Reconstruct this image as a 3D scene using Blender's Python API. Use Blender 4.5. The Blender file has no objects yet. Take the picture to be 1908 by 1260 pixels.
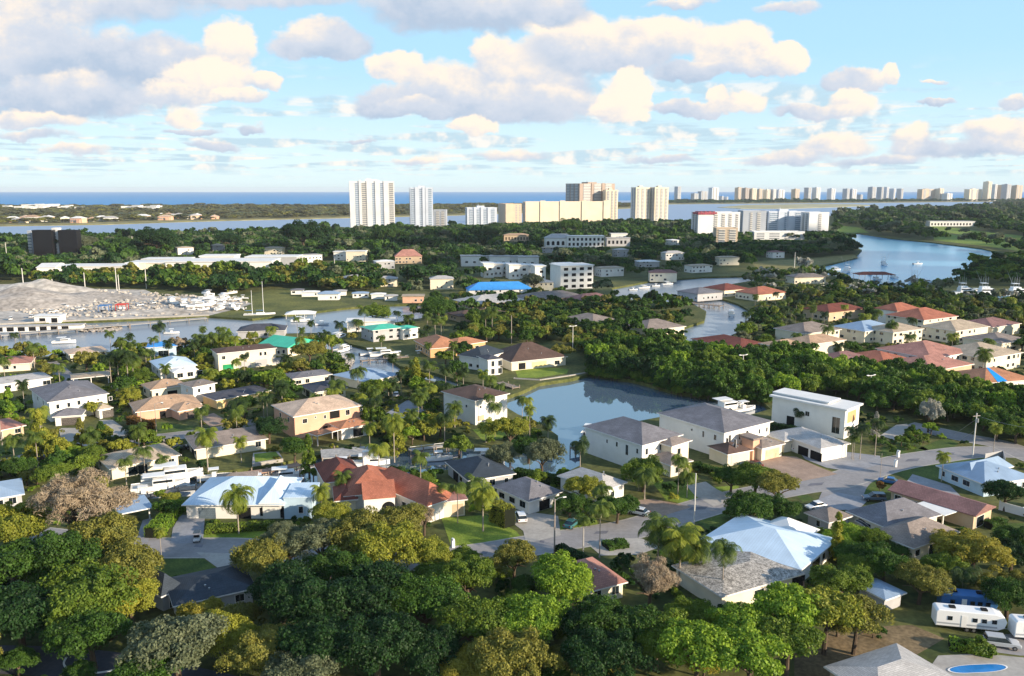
import bpy, math, random
import numpy as np
from mathutils import Vector, Matrix, geometry

random.seed(7)
RNG = np.random.default_rng(7)
S = bpy.context.scene
COL = S.collection
R = math.radians

# ------------------------------------------------------------------ camera
FPX, CAMZ = 1550.0, 68.0                      # focal length in pixels of the 1908 px wide photograph
PITCH = math.atan((630 - 354.0) / FPX)
cam_d = bpy.data.cameras.new('camera')
cam_d.sensor_width = 36.0
cam_d.lens = 36.0 * FPX / 1908.0
cam_d.clip_start = 1.0
cam_d.clip_end = 200000.0
cam = bpy.data.objects.new('camera', cam_d)
cam.location = (0, 0, CAMZ)
cam.rotation_euler = (math.pi / 2 - PITCH, 0, 0)
COL.objects.link(cam)
S.camera = cam

# ------------------------------------------------------------------ light
SUN_AZ, SUN_EL = R(118), R(17)                # azimuth clockwise from +Y
S.view_settings.view_transform = 'Standard'
S.view_settings.look = 'None'
S.view_settings.exposure = 0.76
S.view_settings.gamma = 1.0
S.view_settings.use_curve_mapping = False
sd = Vector((math.sin(SUN_AZ) * math.cos(SUN_EL), math.cos(SUN_AZ) * math.cos(SUN_EL), math.sin(SUN_EL)))
ld = bpy.data.lights.new('sun', 'SUN')
ld.energy = 5.0
ld.angle = R(0.5)
ld.color = (1.0, 0.83, 0.62)
lo = bpy.data.objects.new('sun', ld)
lo.rotation_euler = (-sd).to_track_quat('-Z', 'Y').to_euler()
lo.location = (100, -100, 150)
COL.objects.link(lo)

S.cycles.max_bounces = 5
S.cycles.diffuse_bounces = 3
S.cycles.glossy_bounces = 3
S.cycles.transmission_bounces = 3
S.cycles.transparent_max_bounces = 6
S.cycles.use_adaptive_sampling = True
S.cycles.use_denoising = True


def lin(h):
    if isinstance(h, str):
        h = h.lstrip('#')
        c = [int(h[i:i + 2], 16) / 255 for i in (0, 2, 4)]
        return tuple((x / 12.92 if x <= 0.04045 else ((x + 0.055) / 1.055) ** 2.4) for x in c)
    return tuple(h)


def ray(px, py):
    u = (px - 954) / FPX
    v = (630 - py) / FPX
    return Vector((u, math.cos(PITCH) + v * math.sin(PITCH), -math.sin(PITCH) + v * math.cos(PITCH)))


def G(px, py, z=0.0):                          # point of height z seen at a pixel of the photograph
    d = ray(px, py)
    t = (z - CAMZ) / d.z
    return Vector((d.x * t, d.y * t, z))


def PX(p):                                     # inverse: world point to pixel
    x, y, z = p[0], p[1], p[2] - CAMZ
    fw = y * math.cos(PITCH) - z * math.sin(PITCH)
    up = y * math.sin(PITCH) + z * math.cos(PITCH)
    return 954 + FPX * x / fw, 630 - FPX * up / fw, fw


# ------------------------------------------------------------------ sky
def build_world():
    w = bpy.data.worlds.new('World')
    S.world = w
    w.use_nodes = True
    nt = w.node_tree
    N, L = nt.nodes, nt.links
    N.clear()
    out = N.new('ShaderNodeOutputWorld')
    bg = N.new('ShaderNodeBackground')
    bg.inputs['Strength'].default_value = 0.12
    L.new(bg.outputs[0], out.inputs[0])

    def val(x):
        return x

    def M(op, a, b=None, c=None, clamp=False):
        n = N.new('ShaderNodeMath')
        n.operation = op
        n.use_clamp = clamp
        for i, x in enumerate((a, b, c)):
            if x is None:
                continue
            if hasattr(x, 'is_linked') or hasattr(x, 'links'):
                L.new(x, n.inputs[i])
            else:
                n.inputs[i].default_value = x
        return n.outputs[0]

    def mix(f, a, b):
        n = N.new('ShaderNodeMix')
        n.data_type = 'RGBA'
        for s, x in ((n.inputs[0], f), (n.inputs[6], a), (n.inputs[7], b)):
            if hasattr(x, 'links'):
                L.new(x, s)
            else:
                s.default_value = x if isinstance(x, float) else (*x, 1)
        return n.outputs[2]

    def smooth(x, lo, hi, a=0.0, b=1.0):
        n = N.new('ShaderNodeMapRange')
        n.interpolation_type = 'SMOOTHSTEP'
        L.new(x, n.inputs[0])
        n.inputs[1].default_value = lo
        n.inputs[2].default_value = hi
        n.inputs[3].default_value = a
        n.inputs[4].default_value = b
        return n.outputs[0]

    tc = N.new('ShaderNodeTexCoord')
    sep = N.new('ShaderNodeSeparateXYZ')
    L.new(tc.outputs['Generated'], sep.inputs[0])
    X, Y, Z = sep.outputs
    sky = N.new('ShaderNodeTexSky')
    sky.sky_type = 'NISHITA'
    sky.sun_disc = False
    sky.sun_elevation = SUN_EL
    sky.sun_rotation = SUN_AZ
    sky.altitude = 0
    sky.air_density = 1.0
    sky.dust_density = 0.6
    sky.ozone_density = 1.6
    # the clear sky: brighter and paler towards the sea horizon
    K = 0.68 / 0.12
    zp = M('MAXIMUM', Z, 0.0)
    g1 = smooth(zp, 0.0, 0.16)
    g2 = smooth(zp, 0.12, 0.55)
    def sc(h, k=1.0):
        return tuple(x * K * k for x in lin(h))
    clear = mix(g1, sc('#dcf2f6'), sc('#b0ddf7'))
    clear = mix(g2, clear, sc('#7fb4ea', 0.8))
    base = mix(0.94, sky.outputs[0], clear)

    # tangent coordinates of the direction: a = right, e = up (both over forward)
    yy = M('MAXIMUM', M('ABSOLUTE', Y), 0.05)
    a0 = M('DIVIDE', X, yy)
    e0 = M('DIVIDE', Z, yy)

    def noise(vec, scale, detail, rough=0.55, dim='3D'):
        n = N.new('ShaderNodeTexNoise')
        L.new(vec, n.inputs['Vector'])
        n.inputs['Scale'].default_value = scale
        n.inputs['Detail'].default_value = detail
        n.inputs['Roughness'].default_value = rough
        return n

    def comb(x, y, z=0.0):
        n = N.new('ShaderNodeCombineXYZ')
        for i, v in enumerate((x, y, z)):
            if hasattr(v, 'links'):
                L.new(v, n.inputs[i])
            else:
                n.inputs[i].default_value = v
        return n.outputs[0]

    p = comb(a0, M('MULTIPLY', e0, 1.35), 0.0)
    n1 = noise(p, 9.0, 4.0, 0.6)
    n2 = noise(p, 26.0, 5.0, 0.62)
    sp = N.new('ShaderNodeSeparateColor')
    L.new(n1.outputs['Color'], sp.inputs[0])
    sp2 = N.new('ShaderNodeSeparateColor')
    L.new(n2.outputs['Color'], sp2.inputs[0])
    wa = M('ADD', M('MULTIPLY', M('SUBTRACT', sp.outputs[0], 0.5), 0.045), M('MULTIPLY', M('SUBTRACT', sp2.outputs[0], 0.5), 0.03))
    we = M('ADD', M('MULTIPLY', M('SUBTRACT', sp.outputs[1], 0.5), 0.032), M('MULTIPLY', M('SUBTRACT', sp2.outputs[1], 0.5), 0.025))
    A = M('ADD', a0, wa)
    E = M('ADD', e0, we)
    fine = M('SUBTRACT', sp2.outputs[2], 0.5)

    CREAM, WARM, GREY, SLATE = sc('#fff0df', .97), sc('#f3e2d6'), sc('#d0d7e3', .97), sc('#b0c1d6')

    # low streaks of far cumulus above the sea
    inv = M('DIVIDE', 1.0, M('ADD', M('MAXIMUM', e0, 0.0), 0.035))
    ps = comb(M('MULTIPLY', a0, inv), M('MULTIPLY', inv, 1.1), 3.0)
    nst = noise(ps, 0.62, 5.0, 0.6)
    st = smooth(nst.outputs[0], 0.46, 0.58)
    band = M('MULTIPLY', smooth(e0, 0.008, 0.03), smooth(e0, 0.10, 0.16, 1.0, 0.0))
    st = M('MULTIPLY', st, M('MULTIPLY', band, 0.85))
    ns3 = noise(p, 34.0, 3.0)
    stc = mix(smooth(ns3.outputs[0], 0.42, 0.62), sc('#b9d3e2'), sc('#f7efe6'))
    cur = mix(st, base, stc)

    # each cloud of the photograph: centre, half width, height above and below the centre, light
    blobs = CLOUDS
    for (cx, cy, rx, ru, rd, lit, gx, soft) in blobs:
        d = ray(cx, cy)
        ax, ey = d.x / d.y, d.z / d.y
        k = 1 / (FPX * 0.985)
        dx = M('MULTIPLY', M('SUBTRACT', A, ax), 1 / (rx * .93 * k))
        dy = M('SUBTRACT', E, ey)
        dyy = M('MAXIMUM', M('MULTIPLY', dy, 1 / (ru * k)), M('MULTIPLY', dy, -1 / (rd * k)))
        sgn = M('MULTIPLY', dy, 1 / (max(ru, rd) * k))
        r2 = M('ADD', M('MULTIPLY', dx, dx), M('MULTIPLY', dyy, dyy))
        dd = M('SUBTRACT', M('ADD', 1.0, M('MULTIPLY', fine, 0.9)), r2)
        al = smooth(dd, -0.02, soft * 1.1)
        sh = M('ADD', M('ADD', M('MULTIPLY', dx, gx), M('MULTIPLY', sgn, 0.42)), M('MULTIPLY', fine, 1.1))
        sh = M('ADD', sh, lit - 0.04)
        s1 = smooth(sh, 0.0, 0.55)
        s2 = smooth(sh, 0.45, 1.0)
        c = mix(s1, SLATE, GREY)
        c = mix(s2, c, CREAM)
        cur = mix(al, cur, c)
    # cloud cover behind and overhead
    pb = N.new('ShaderNodeTexNoise')
    L.new(tc.outputs['Generated'], pb.inputs['Vector'])
    pb.inputs['Scale'].default_value = 2.4
    pb.inputs['Detail'].default_value = 5
    cov = M('MULTIPLY', smooth(pb.outputs[0], 0.48, 0.6), M('MAXIMUM', smooth(Y, -0.2, 0.1, 1.0, 0.0), smooth(Z, 0.28, 0.45)))
    cur = mix(M('MULTIPLY', cov, 0.85), cur, sc('#c9d0dc', 0.9))
    L.new(cur, bg.inputs['Color'])
    # directions away from the painted cloud field use the plain sky with loose cloud cover (much cheaper)
    bg2 = N.new('ShaderNodeBackground')
    bg2.inputs['Strength'].default_value = 0.12
    L.new(mix(M('MULTIPLY', cov, 0.85), base, sc('#c9d0dc', 0.9)), bg2.inputs['Color'])
    front = M('MULTIPLY', M('GREATER_THAN', Y, 0.0), M('MULTIPLY', M('LESS_THAN', M('ABSOLUTE', a0), 1.1), M('LESS_THAN', e0, 0.42)))
    ms = N.new('ShaderNodeMixShader')
    L.new(front, ms.inputs[0])
    L.new(bg2.outputs[0], ms.inputs[1])
    L.new(bg.outputs[0], ms.inputs[2])
    L.new(ms.outputs[0], out.inputs[0])
    w.cycles.sampling_method = 'MANUAL'
    w.cycles.sample_map_resolution = 512


# (px, py, half width, up, down, light, left-to-right gradient, softness)
CLOUDS = [
    (420, -8, 420, 30, 22, .55, .0, .8), (890, 10, 230, 60, 58, .36, .1, .5), (130, 10, 300, 60, 40, .5, -.2, .8),
    (40, 90, 210, 90, 110, .50, -.1, .7), (250, 120, 230, 60, 60, .30, .2, .5), (120, 185, 200, 50, 40, .38, .1, .5),
    (60, 222, 130, 18, 14, .75, .1, .6), (430, 85, 60, 55, 50, .85, .2, .35), (385, 150, 105, 52, 34, .80, .2, .35),
    (310, 175, 90, 30, 22, .62, .2, .5), (500, 155, 42, 18, 16, .85, .2, .4), (440, 178, 60, 16, 14, .80, .1, .4),
    (345, 220, 40, 30, 16, .85, .2, .6), (600, 85, 105, 50, 30, .42, -.1, .4), (60, 250, 110, 14, 10, .5, 0, .8),
    (740, 130, 66, 40, 28, .95, .1, .35), (725, 195, 75, 36, 28, .40, .1, .5), (860, 170, 150, 60, 55, .60, .1, .5),
    (1000, 150, 120, 80, 62, .62, -.1, .5), (920, 105, 50, 40, 60, .85, .1, .5), (960, 200, 200, 50, 34, .50, .1, .5),
    (1060, 70, 95, 58, 44, .88, -.2, .4), (1000, 20, 120, 40, 30, .45, 0, .6), (1190, 85, 110, 55, 40, .78, .0, .5),
    (1250, 65, 110, 38, 34, .82, .1, .5), (1370, 90, 80, 50, 45, .85, .1, .4), (1290, 130, 90, 26, 22, .42, .1, .4),
    (1400, 118, 70, 26, 24, .66, .1, .4), (1460, 112, 52, 28, 26, .92, .1, .35), (1120, 90, 170, 50, 50, .6, 0, .5),
    (1130, 200, 45, 40, 30, .8, .1, .4), (1170, 170, 46, 45, 40, 1.05, .1, .3), (1150, 208, 66, 44, 26, 1.0, .1, .3),
    (880, 238, 55, 20, 14, .95, .1, .4), (780, 208, 110, 24, 16, .42, .1, .4),
    (1290, 205, 95, 20, 14, .55, .2, .4), (1340, 180, 30, 20, 26, .95, 0, .4), (1390, 198, 40, 26, 18, .8, .1, .5),
    (1590, 158, 70, 28, 16, .5, .2, .4), (1662, 142, 26, 24, 18, .88, 0, .4), (1590, 200, 46, 30, 20, .9, .1, .4),
    (1530, 212, 110, 16, 12, .62, .2, .5), (1740, 192, 40, 10, 8, .5, .1, .5), (1736, 150, 22, 6, 5, .7, 0, .6),
    (1470, 18, 80, 16, 12, .62, 0, .7), (1890, 198, 40, 16, 12, .6, 0, .6), (1270, 4, 70, 10, 10, .6, 0, .7),
    (1700, 262, 50, 30, 24, .8, 0, .6), (1730, 282, 90, 22, 18, .5, .0, .6), (1860, 250, 80, 34, 30, .72, .1, .5),
    (1850, 280, 100, 24, 18, .45, .1, .6), (1560, 275, 90, 26, 16, .72, .1, .6), (1470, 292, 110, 18, 12, .5, .1, .7),
    (1640, 300, 120, 14, 10, .4, .1, .8), (780, 298, 60, 12, 8, .75, .1, .7), (140, 278, 90, 14, 10, .7, 0, .8),
    (400, 270, 60, 12, 7, .35, .1, .7), (466, 240, 28, 14, 6, .4, .2, .5), (1230, 300, 90, 10, 8, .55, 0, .8),
    (950, 290, 90, 16, 10, .6, 0, .8), (680, 260, 34, 6, 4, .4, 0, .6), (360, 245, 70, 10, 6, .35, 0, .6),
]
build_world()

# ------------------------------------------------------------------ materials
MATS = {}


def mat(name, col, rough=0.8, var=0.12, scale=0.6, kind='plain', spec=0.3, metal=0.0, bump=0.0, scale2=None, col2=None, v2=0.28):
    if name in MATS:
        return MATS[name]
    m = bpy.data.materials.new(name)
    m.use_nodes = True
    nt = m.node_tree
    N, L = nt.nodes, nt.links
    b = N['Principled BSDF']
    b.inputs['Roughness'].default_value = rough
    b.inputs['Specular IOR Level'].default_value = spec
    b.inputs['Metallic'].default_value = metal
    c = lin(col)

    def mixn(f, a, bb, bt='MIX'):
        n = N.new('ShaderNodeMix')
        n.data_type = 'RGBA'
        n.blend_type = bt
        for s, x in ((n.inputs[0], f), (n.inputs[6], a), (n.inputs[7], bb)):
            if hasattr(x, 'links'):
                L.new(x, s)
            else:
                s.default_value = x if isinstance(x, float) else (*x, 1)
        return n.outputs[2]

    tc = N.new('ShaderNodeTexCoord')
    if kind in ('tile', 'shingle', 'metal_roof', 'paver'):
        vec = tc.outputs['UV']
    elif kind in ('ground',):
        g = N.new('ShaderNodeNewGeometry')
        vec = g.outputs['Position']
    else:
        vec = tc.outputs['Object']
    nz = N.new('ShaderNodeTexNoise')
    L.new(vec, nz.inputs['Vector'])
    nz.inputs['Scale'].default_value = scale
    nz.inputs['Detail'].default_value = 6
    nz.inputs['Roughness'].default_value = 0.65
    dark = tuple(x * (1 - 2 * var) for x in c)
    lite = tuple(min(1, x * (1 + 2 * var)) for x in c)
    if col2:
        lite = lin(col2)
        dark = c
    mr = N.new('ShaderNodeMapRange')
    L.new(nz.outputs[0], mr.inputs[0])
    mr.inputs[1].default_value = 0.32
    mr.inputs[2].default_value = 0.68
    colr = mixn(mr.outputs[0], dark, lite)
    if scale2:
        n2 = N.new('ShaderNodeTexNoise')
        L.new(vec, n2.inputs['Vector'])
        n2.inputs['Scale'].default_value = scale2
        n2.inputs['Detail'].default_value = 3
        m2 = N.new('ShaderNodeMapRange')
        L.new(n2.outputs[0], m2.inputs[0])
        m2.inputs[1].default_value = 0.35
        m2.inputs[2].default_value = 0.65
        m2.inputs[3].default_value = 1 - v2
        m2.inputs[4].default_value = 1 + v2 * .85
        vm = N.new('ShaderNodeVectorMath')
        vm.operation = 'SCALE'
        L.new(colr, vm.inputs[0])
        L.new(m2.outputs[0], vm.inputs['Scale'])
        colr = vm.outputs[0]
    if kind in ('tile', 'shingle', 'paver', 'metal_roof'):
        br = N.new('ShaderNodeTexBrick')
        L.new(vec, br.inputs['Vector'])
        bw, bh = {'tile': (0.33, 0.42), 'shingle': (0.9, 0.28), 'paver': (0.6, 0.3), 'metal_roof': (0.5, 40.0)}[kind]
        br.inputs['Scale'].default_value = 1.0
        br.inputs['Brick Width'].default_value = bw
        br.inputs['Row Height'].default_value = bh
        br.inputs['Mortar Size'].default_value = 0.03 if kind != 'metal_roof' else 0.035
        br.inputs['Color1'].default_value = (0.82, 0.82, 0.82, 1)
        br.inputs['Color2'].default_value = (1.12, 1.12, 1.12, 1)
        br.inputs['Mortar'].default_value = (0.55, 0.55, 0.55, 1)
        colr = mixn(0.8 if kind != 'metal_roof' else 0.3, colr, br.outputs['Color'], 'MULTIPLY')
    L.new(colr, b.inputs['Base Color'])
    if bump:
        bp = N.new('ShaderNodeBump')
        bp.inputs['Strength'].default_value = 0.6
        bp.inputs['Distance'].default_value = bump
        L.new(nz.outputs[0], bp.inputs['Height'])
        L.new(bp.outputs[0], b.inputs['Normal'])
    MATS[name] = m
    return m


def leaf_mat(name, col, col2=None, var=0.35, trans=0.35):
    if name in MATS:
        return MATS[name]
    m = bpy.data.materials.new(name)
    m.use_nodes = True
    nt = m.node_tree
    N, L = nt.nodes, nt.links
    b = N['Principled BSDF']
    b.inputs['Roughness'].default_value = 0.55
    b.inputs['Specular IOR Level'].default_value = 0.25
    g = N.new('ShaderNodeNewGeometry')
    oi = N.new('ShaderNodeObjectInfo')
    nz = N.new('ShaderNodeTexNoise')
    L.new(g.outputs['Position'], nz.inputs['Vector'])
    nz.inputs['Scale'].default_value = 0.45
    nz.inputs['Detail'].default_value = 3
    c = lin(col)
    c2 = lin(col2) if col2 else tuple(x * 1.6 for x in c)
    ad = N.new('ShaderNodeMath')
    ad.operation = 'MULTIPLY_ADD'
    L.new(nz.outputs[0], ad.inputs[0])
    ad.inputs[1].default_value = 1.5
    ad.inputs[2].default_value = -0.55
    ad2 = N.new('ShaderNodeMath')
    ad2.operation = 'MULTIPLY_ADD'
    L.new(g.outputs['Random Per Island'], ad2.inputs[0])
    ad2.inputs[1].default_value = 0.5
    L.new(ad.outputs[0], ad2.inputs[2])
    ad3 = N.new('ShaderNodeMath')
    ad3.operation = 'MULTIPLY_ADD'
    ad3.use_clamp = True
    L.new(oi.outputs['Random'], ad3.inputs[0])
    ad3.inputs[1].default_value = 0.3
    L.new(ad2.outputs[0], ad3.inputs[2])
    mx = N.new('ShaderNodeMix')
    mx.data_type = 'RGBA'
    L.new(ad3.outputs[0], mx.inputs[0])
    mx.inputs[6].default_value = (*c, 1)
    mx.inputs[7].default_value = (*c2, 1)
    L.new(mx.outputs[2], b.inputs['Base Color'])
    tr = N.new('ShaderNodeBsdfTranslucent')
    L.new(mx.outputs[2], tr.inputs[0])
    ms = N.new('ShaderNodeMixShader')
    ms.inputs[0].default_value = trans
    L.new(b.outputs[0], ms.inputs[1])
    L.new(tr.outputs[0], ms.inputs[2])
    L.new(ms.outputs[0], N['Material Output'].inputs[0])
    MATS[name] = m
    return m


def water_mat(name, col, rough, wave, scale, spec=0.5, stretch=1.0):
    m = bpy.data.materials.new(name)
    m.use_nodes = True
    nt = m.node_tree
    N, L = nt.nodes, nt.links
    b = N['Principled BSDF']
    b.inputs['Roughness'].default_value = rough
    b.inputs['Specular IOR Level'].default_value = spec
    b.inputs['IOR'].default_value = 1.33 if 'canal' not in name else 4.2
    b.inputs['Base Color'].default_value = (*lin(col), 1)
    g = N.new('ShaderNodeNewGeometry')
    mp = N.new('ShaderNodeMapping')
    mp.inputs['Scale'].default_value = (1, stretch, 1)
    L.new(g.outputs['Position'], mp.inputs[0])
    nz = N.new('ShaderNodeTexNoise')
    L.new(mp.outputs[0], nz.inputs['Vector'])
    nz.inputs['Scale'].default_value = scale
    nz.inputs['Detail'].default_value = 4
    bp = N.new('ShaderNodeBump')
    bp.inputs['Strength'].default_value = 1.0
    bp.inputs['Distance'].default_value = wave
    L.new(nz.outputs[0], bp.inputs['Height'])
    L.new(bp.outputs[0], b.inputs['Normal'])
    MATS[name] = m
    return m


# ------------------------------------------------------------------ mesh helpers
def mesh_np(name, V, F, mats, midx=None, smooth=False):
    me = bpy.data.meshes.new(name)
    V = np.asarray(V, dtype=np.float32)
    F = np.asarray(F, dtype=np.int32)
    k = F.shape[1]
    me.vertices.add(len(V))
    me.vertices.foreach_set('co', V.ravel())
    me.loops.add(F.size)
    me.loops.foreach_set('vertex_index', F.ravel())
    me.polygons.add(len(F))
    me.polygons.foreach_set('loop_start', np.arange(0, F.size, k, dtype=np.int32))
    me.polygons.foreach_set('loop_total', np.full(len(F), k, dtype=np.int32))
    if smooth:
        me.polygons.foreach_set('use_smooth', np.ones(len(F), dtype=bool))
    me.update(calc_edges=True)
    for m in (mats if isinstance(mats, (list, tuple)) else [mats]):
        me.materials.append(m)
    return me


class MB:                                       # collects shapes into one mesh
    def __init__(s, T=None):
        s.v, s.f, s.T = [], [], T

    def add(s, vs, fs):
        o = len(s.v)
        s.v += [tuple(v) for v in vs]
        s.f += [tuple(i + o for i in f) for f in fs]

    def box(s, x0, y0, z0, x1, y1, z1):
        s.add([(x0, y0, z0), (x1, y0, z0), (x1, y1, z0), (x0, y1, z0), (x0, y0, z1), (x1, y0, z1), (x1, y1, z1), (x0, y1, z1)],
              [(0, 3, 2, 1), (4, 5, 6, 7), (0, 1, 5, 4), (1, 2, 6, 5), (2, 3, 7, 6), (3, 0, 4, 7)])

    def tube(s, p, q, r0, r1=None, n=6):
        r1 = r0 if r1 is None else r1
        p, q = Vector(p), Vector(q)
        d = (q - p)
        a = d.orthogonal().normalized()
        b = d.cross(a).normalized()
        vs = []
        for c, r in ((p, r0), (q, r1)):
            for i in range(n):
                t = 2 * math.pi * i / n
                vs.append(c + a * r * math.cos(t) + b * r * math.sin(t))
        fs = [(i, (i + 1) % n, n + (i + 1) % n, n + i) for i in range(n)]
        fs += [tuple(range(n - 1, -1, -1)), tuple(range(n, 2 * n))]
        s.add(vs, fs)

    def path(s, pts, rs, n=6):
        for i in range(len(pts) - 1):
            s.tube(pts[i], pts[i + 1], rs[i], rs[i + 1], n)

    def prism(s, pts, z0, z1):                  # pts counter-clockwise
        n = len(pts)
        s.add([(p[0], p[1], z0) for p in pts] + [(p[0], p[1], z1) for p in pts],
              [tuple(range(n - 1, -1, -1)), tuple(range(n, 2 * n))] + [(i, (i + 1) % n, n + (i + 1) % n, n + i) for i in range(n)])

    def extrude_x(s, prof, x0, x1):             # prof: (y, z) outline extruded along x
        n = len(prof)
        s.add([(x0, p[0], p[1]) for p in prof] + [(x1, p[0], p[1]) for p in prof],
              [tuple(range(n)), tuple(range(2 * n - 1, n - 1, -1))] + [(i, n + i, n + (i + 1) % n, (i + 1) % n) for i in range(n)])

    def build(s, name, m, parent=None, uv=False, smooth=False, bevel=0):
        me = bpy.data.meshes.new(name)
        v = s.v if s.T is None else [tuple(s.T @ Vector(p)) for p in s.v]
        me.from_pydata(v, [], s.f)
        me.materials.append(m)
        me.update()
        if uv:
            slope_uv(me)
        if smooth:
            me.polygons.foreach_set('use_smooth', [True] * len(me.polygons))
        o = bpy.data.objects.new(name, me)
        COL.objects.link(o)
        if parent:
            o.parent = parent
        if bevel:
            md = o.modifiers.new('bevel', 'BEVEL')
            md.width = bevel
            md.segments = 2
            md.limit_method = 'ANGLE'
        return o


def slope_uv(me):                               # u along the eave, v up the slope, in metres
    uv = me.uv_layers.new(name='UVMap')
    z = Vector((0, 0, 1))
    for p in me.polygons:
        n = p.normal
        v = z - n * n.dot(z)
        v = v.normalized() if v.length > 1e-3 else Vector((0, 1, 0))
        u = v.cross(n)
        for li in p.loop_indices:
            c = me.vertices[me.loops[li].vertex_index].co
            uv.data[li].uv = (c.dot(u), c.dot(v))


def tag(o, label=None, cat=None, group=None, kind=None):
    if label:
        o['label'] = label
    if cat:
        o['category'] = cat
    if group:
        o['group'] = group
    if kind:
        o['kind'] = kind
    return o


def empty(name, loc, rz, label, cat, group=None):
    o = bpy.data.objects.new(name, None)
    o.empty_display_size = 0.5
    o.location = loc
    o.rotation_euler = (0, 0, rz)
    COL.objects.link(o)
    return tag(o, label, cat, group)


def dup(root, loc, rz, label, group=None, scale=None):
    r = root.copy()
    COL.objects.link(r)
    r.location = loc
    r.rotation_euler = (0, 0, rz)
    if scale is not None:
        r.scale = scale
    r['label'] = label
    if group:
        r['group'] = group
    elif 'group' in r:
        del r['group']
    for ch in list(root.children):
        c = ch.copy()
        COL.objects.link(c)
        c.parent = r
        for g in ch.children:
            d = g.copy()
            COL.objects.link(d)
            d.parent = c
    return r


def inside(x, y, poly):
    c = False
    n = len(poly)
    j = n - 1
    for i in range(n):
        xi, yi = poly[i][0], poly[i][1]
        xj, yj = poly[j][0], poly[j][1]
        if (yi > y) != (yj > y) and x < (xj - xi) * (y - yi) / (yj - yi) + xi:
            c = not c
        j = i
    return c


BLOCK = []        # world polygons where nothing is scattered: (bbox, poly)
CLEAR = []        # pixel rectangles of a building and its distance: scattered trees in front stay out


def block(poly):
    xs = [p[0] for p in poly]
    ys = [p[1] for p in poly]
    BLOCK.append(((min(xs), min(ys), max(xs), max(ys)), poly))


def blocked(x, y):
    for bb, p in BLOCK:
        if bb[0] <= x <= bb[2] and bb[1] <= y <= bb[3] and inside(x, y, p):
            return True
    return False


def hides(x, y, r, h):
    cx, top, fw = PX((x, y, h))
    _, bot, _ = PX((x, y, h * 0.3))
    rp = r * FPX / fw
    for (x0, y0, x1, y1, dist) in CLEAR:
        if y < dist and cx + rp > x0 and cx - rp < x1 and top < y1 and bot > y0:
            return True
    return False


def W(pts, z=0.0):
    return [G(a, b, z) for a, b in pts]


# ------------------------------------------------------------------ ground, water, roads
m_ground = mat('ground_soil', '#33421e', 0.95, 0.3, 0.05, 'ground', col2='#6a6a3a', scale2=0.7)
m_water = water_mat('canal_water', '#566a7c', 0.03, 0.006, 0.5, 0.5)
m_marina = water_mat('marina_water', '#7f8b98', 0.22, 0.03, 0.6, 0.6)
m_lagoon = water_mat('lagoon_water', '#8ea3bb', 0.5, 0.25, 0.25, 0.5)
m_sea = water_mat('sea_water', '#4a90c4', 0.7, 0.4, 0.05, 0.2)
m_river = water_mat('river_water', '#6ea6c6', 0.2, 0.06, 0.5, 0.6)

MAIN = [(-900, -160), (900, -160), (3400, 900)]
main_far = [(2500, 369), (2000, 371), (1862, 376), (1850, 387), (1750, 391), (1650, 396), (1550, 402), (1420, 405), (1300, 409),
            (1245, 412), (1180, 413), (1130, 415), (930, 419), (860, 423), (740, 429), (640, 431), (560, 432), (450, 437), (300, 441),
            (150, 446), (60, 448), (0, 449), (-300, 451)]
MAIN = [Vector((x, y, 0)) for x, y in MAIN] + W(main_far) + [Vector((-2200, 900, 0))]
WATERS = {
    'marina': [(-200, 668), (-200, 622), (0, 606), (120, 600), (390, 589), (470, 594), (560, 584), (640, 574), (720, 568), (790, 566), (790, 592),
               (740, 600), (690, 606), (640, 612), (625, 622), (650, 640), (700, 652), (745, 682), (800, 692), (860, 710), (945, 722), (935, 734),
               (860, 724), (790, 706), (700, 700), (640, 690), (615, 660), (590, 620), (520, 622), (430, 640), (330, 648), (250, 652), (90, 664), (40, 664)],
    'pond': [(946, 738), (975, 728), (1005, 714), (1060, 706), (1100, 697), (1180, 708), (1260, 730), (1340, 742), (1420, 748), (1436, 762),
             (1380, 778), (1240, 775), (1110, 800), (1080, 838), (1084, 866), (1050, 882), (985, 888), (905, 880), (860, 872), (760, 884), (700, 893), (610, 900),
             (580, 908), (470, 914), (400, 922), (330, 926), (232, 932), (236, 912), (300, 893), (400, 880), (490, 868), (560, 856), (600, 846),
             (700, 846), (760, 833), (850, 826), (905, 832), (960, 836), (1030, 834), (1040, 812), (1010, 790), (965, 772), (942, 758)],
    'basin': [(1140, 537), (1210, 524), (1310, 516), (1400, 514), (1420, 520), (1335, 534), (1330, 552), (1375, 566), (1400, 580), (1398, 600), (1372, 626),
              (1330, 640), (1272, 640), (1268, 612), (1312, 598), (1316, 580), (1290, 566), (1200, 560), (1150, 556)],
    'river': [(1556, 438), (1600, 435), (1660, 444), (1740, 452), (1830, 463), (1876, 474), (1850, 486), (1812, 500), (1785, 520), (1740, 534),
              (1650, 540), (1600, 520), (1540, 512), (1500, 506), (1540, 494), (1590, 482), (1606, 466), (1580, 452)],
    'yacht_basin': [(1768, 552), (1790, 538), (1908, 540), (2100, 544), (2100, 562), (1908, 560), (1800, 560)],
}


def seg_walls(mb, pts):
    n = len(pts)
    for i in range(n):
        a, b = pts[i], pts[(i + 1) % n]
        mb.add([(a[0], a[1], 0), (b[0], b[1], 0), (b[0], b[1], -3), (a[0], a[1], -3)], [(0, 1, 2, 3)])


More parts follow.
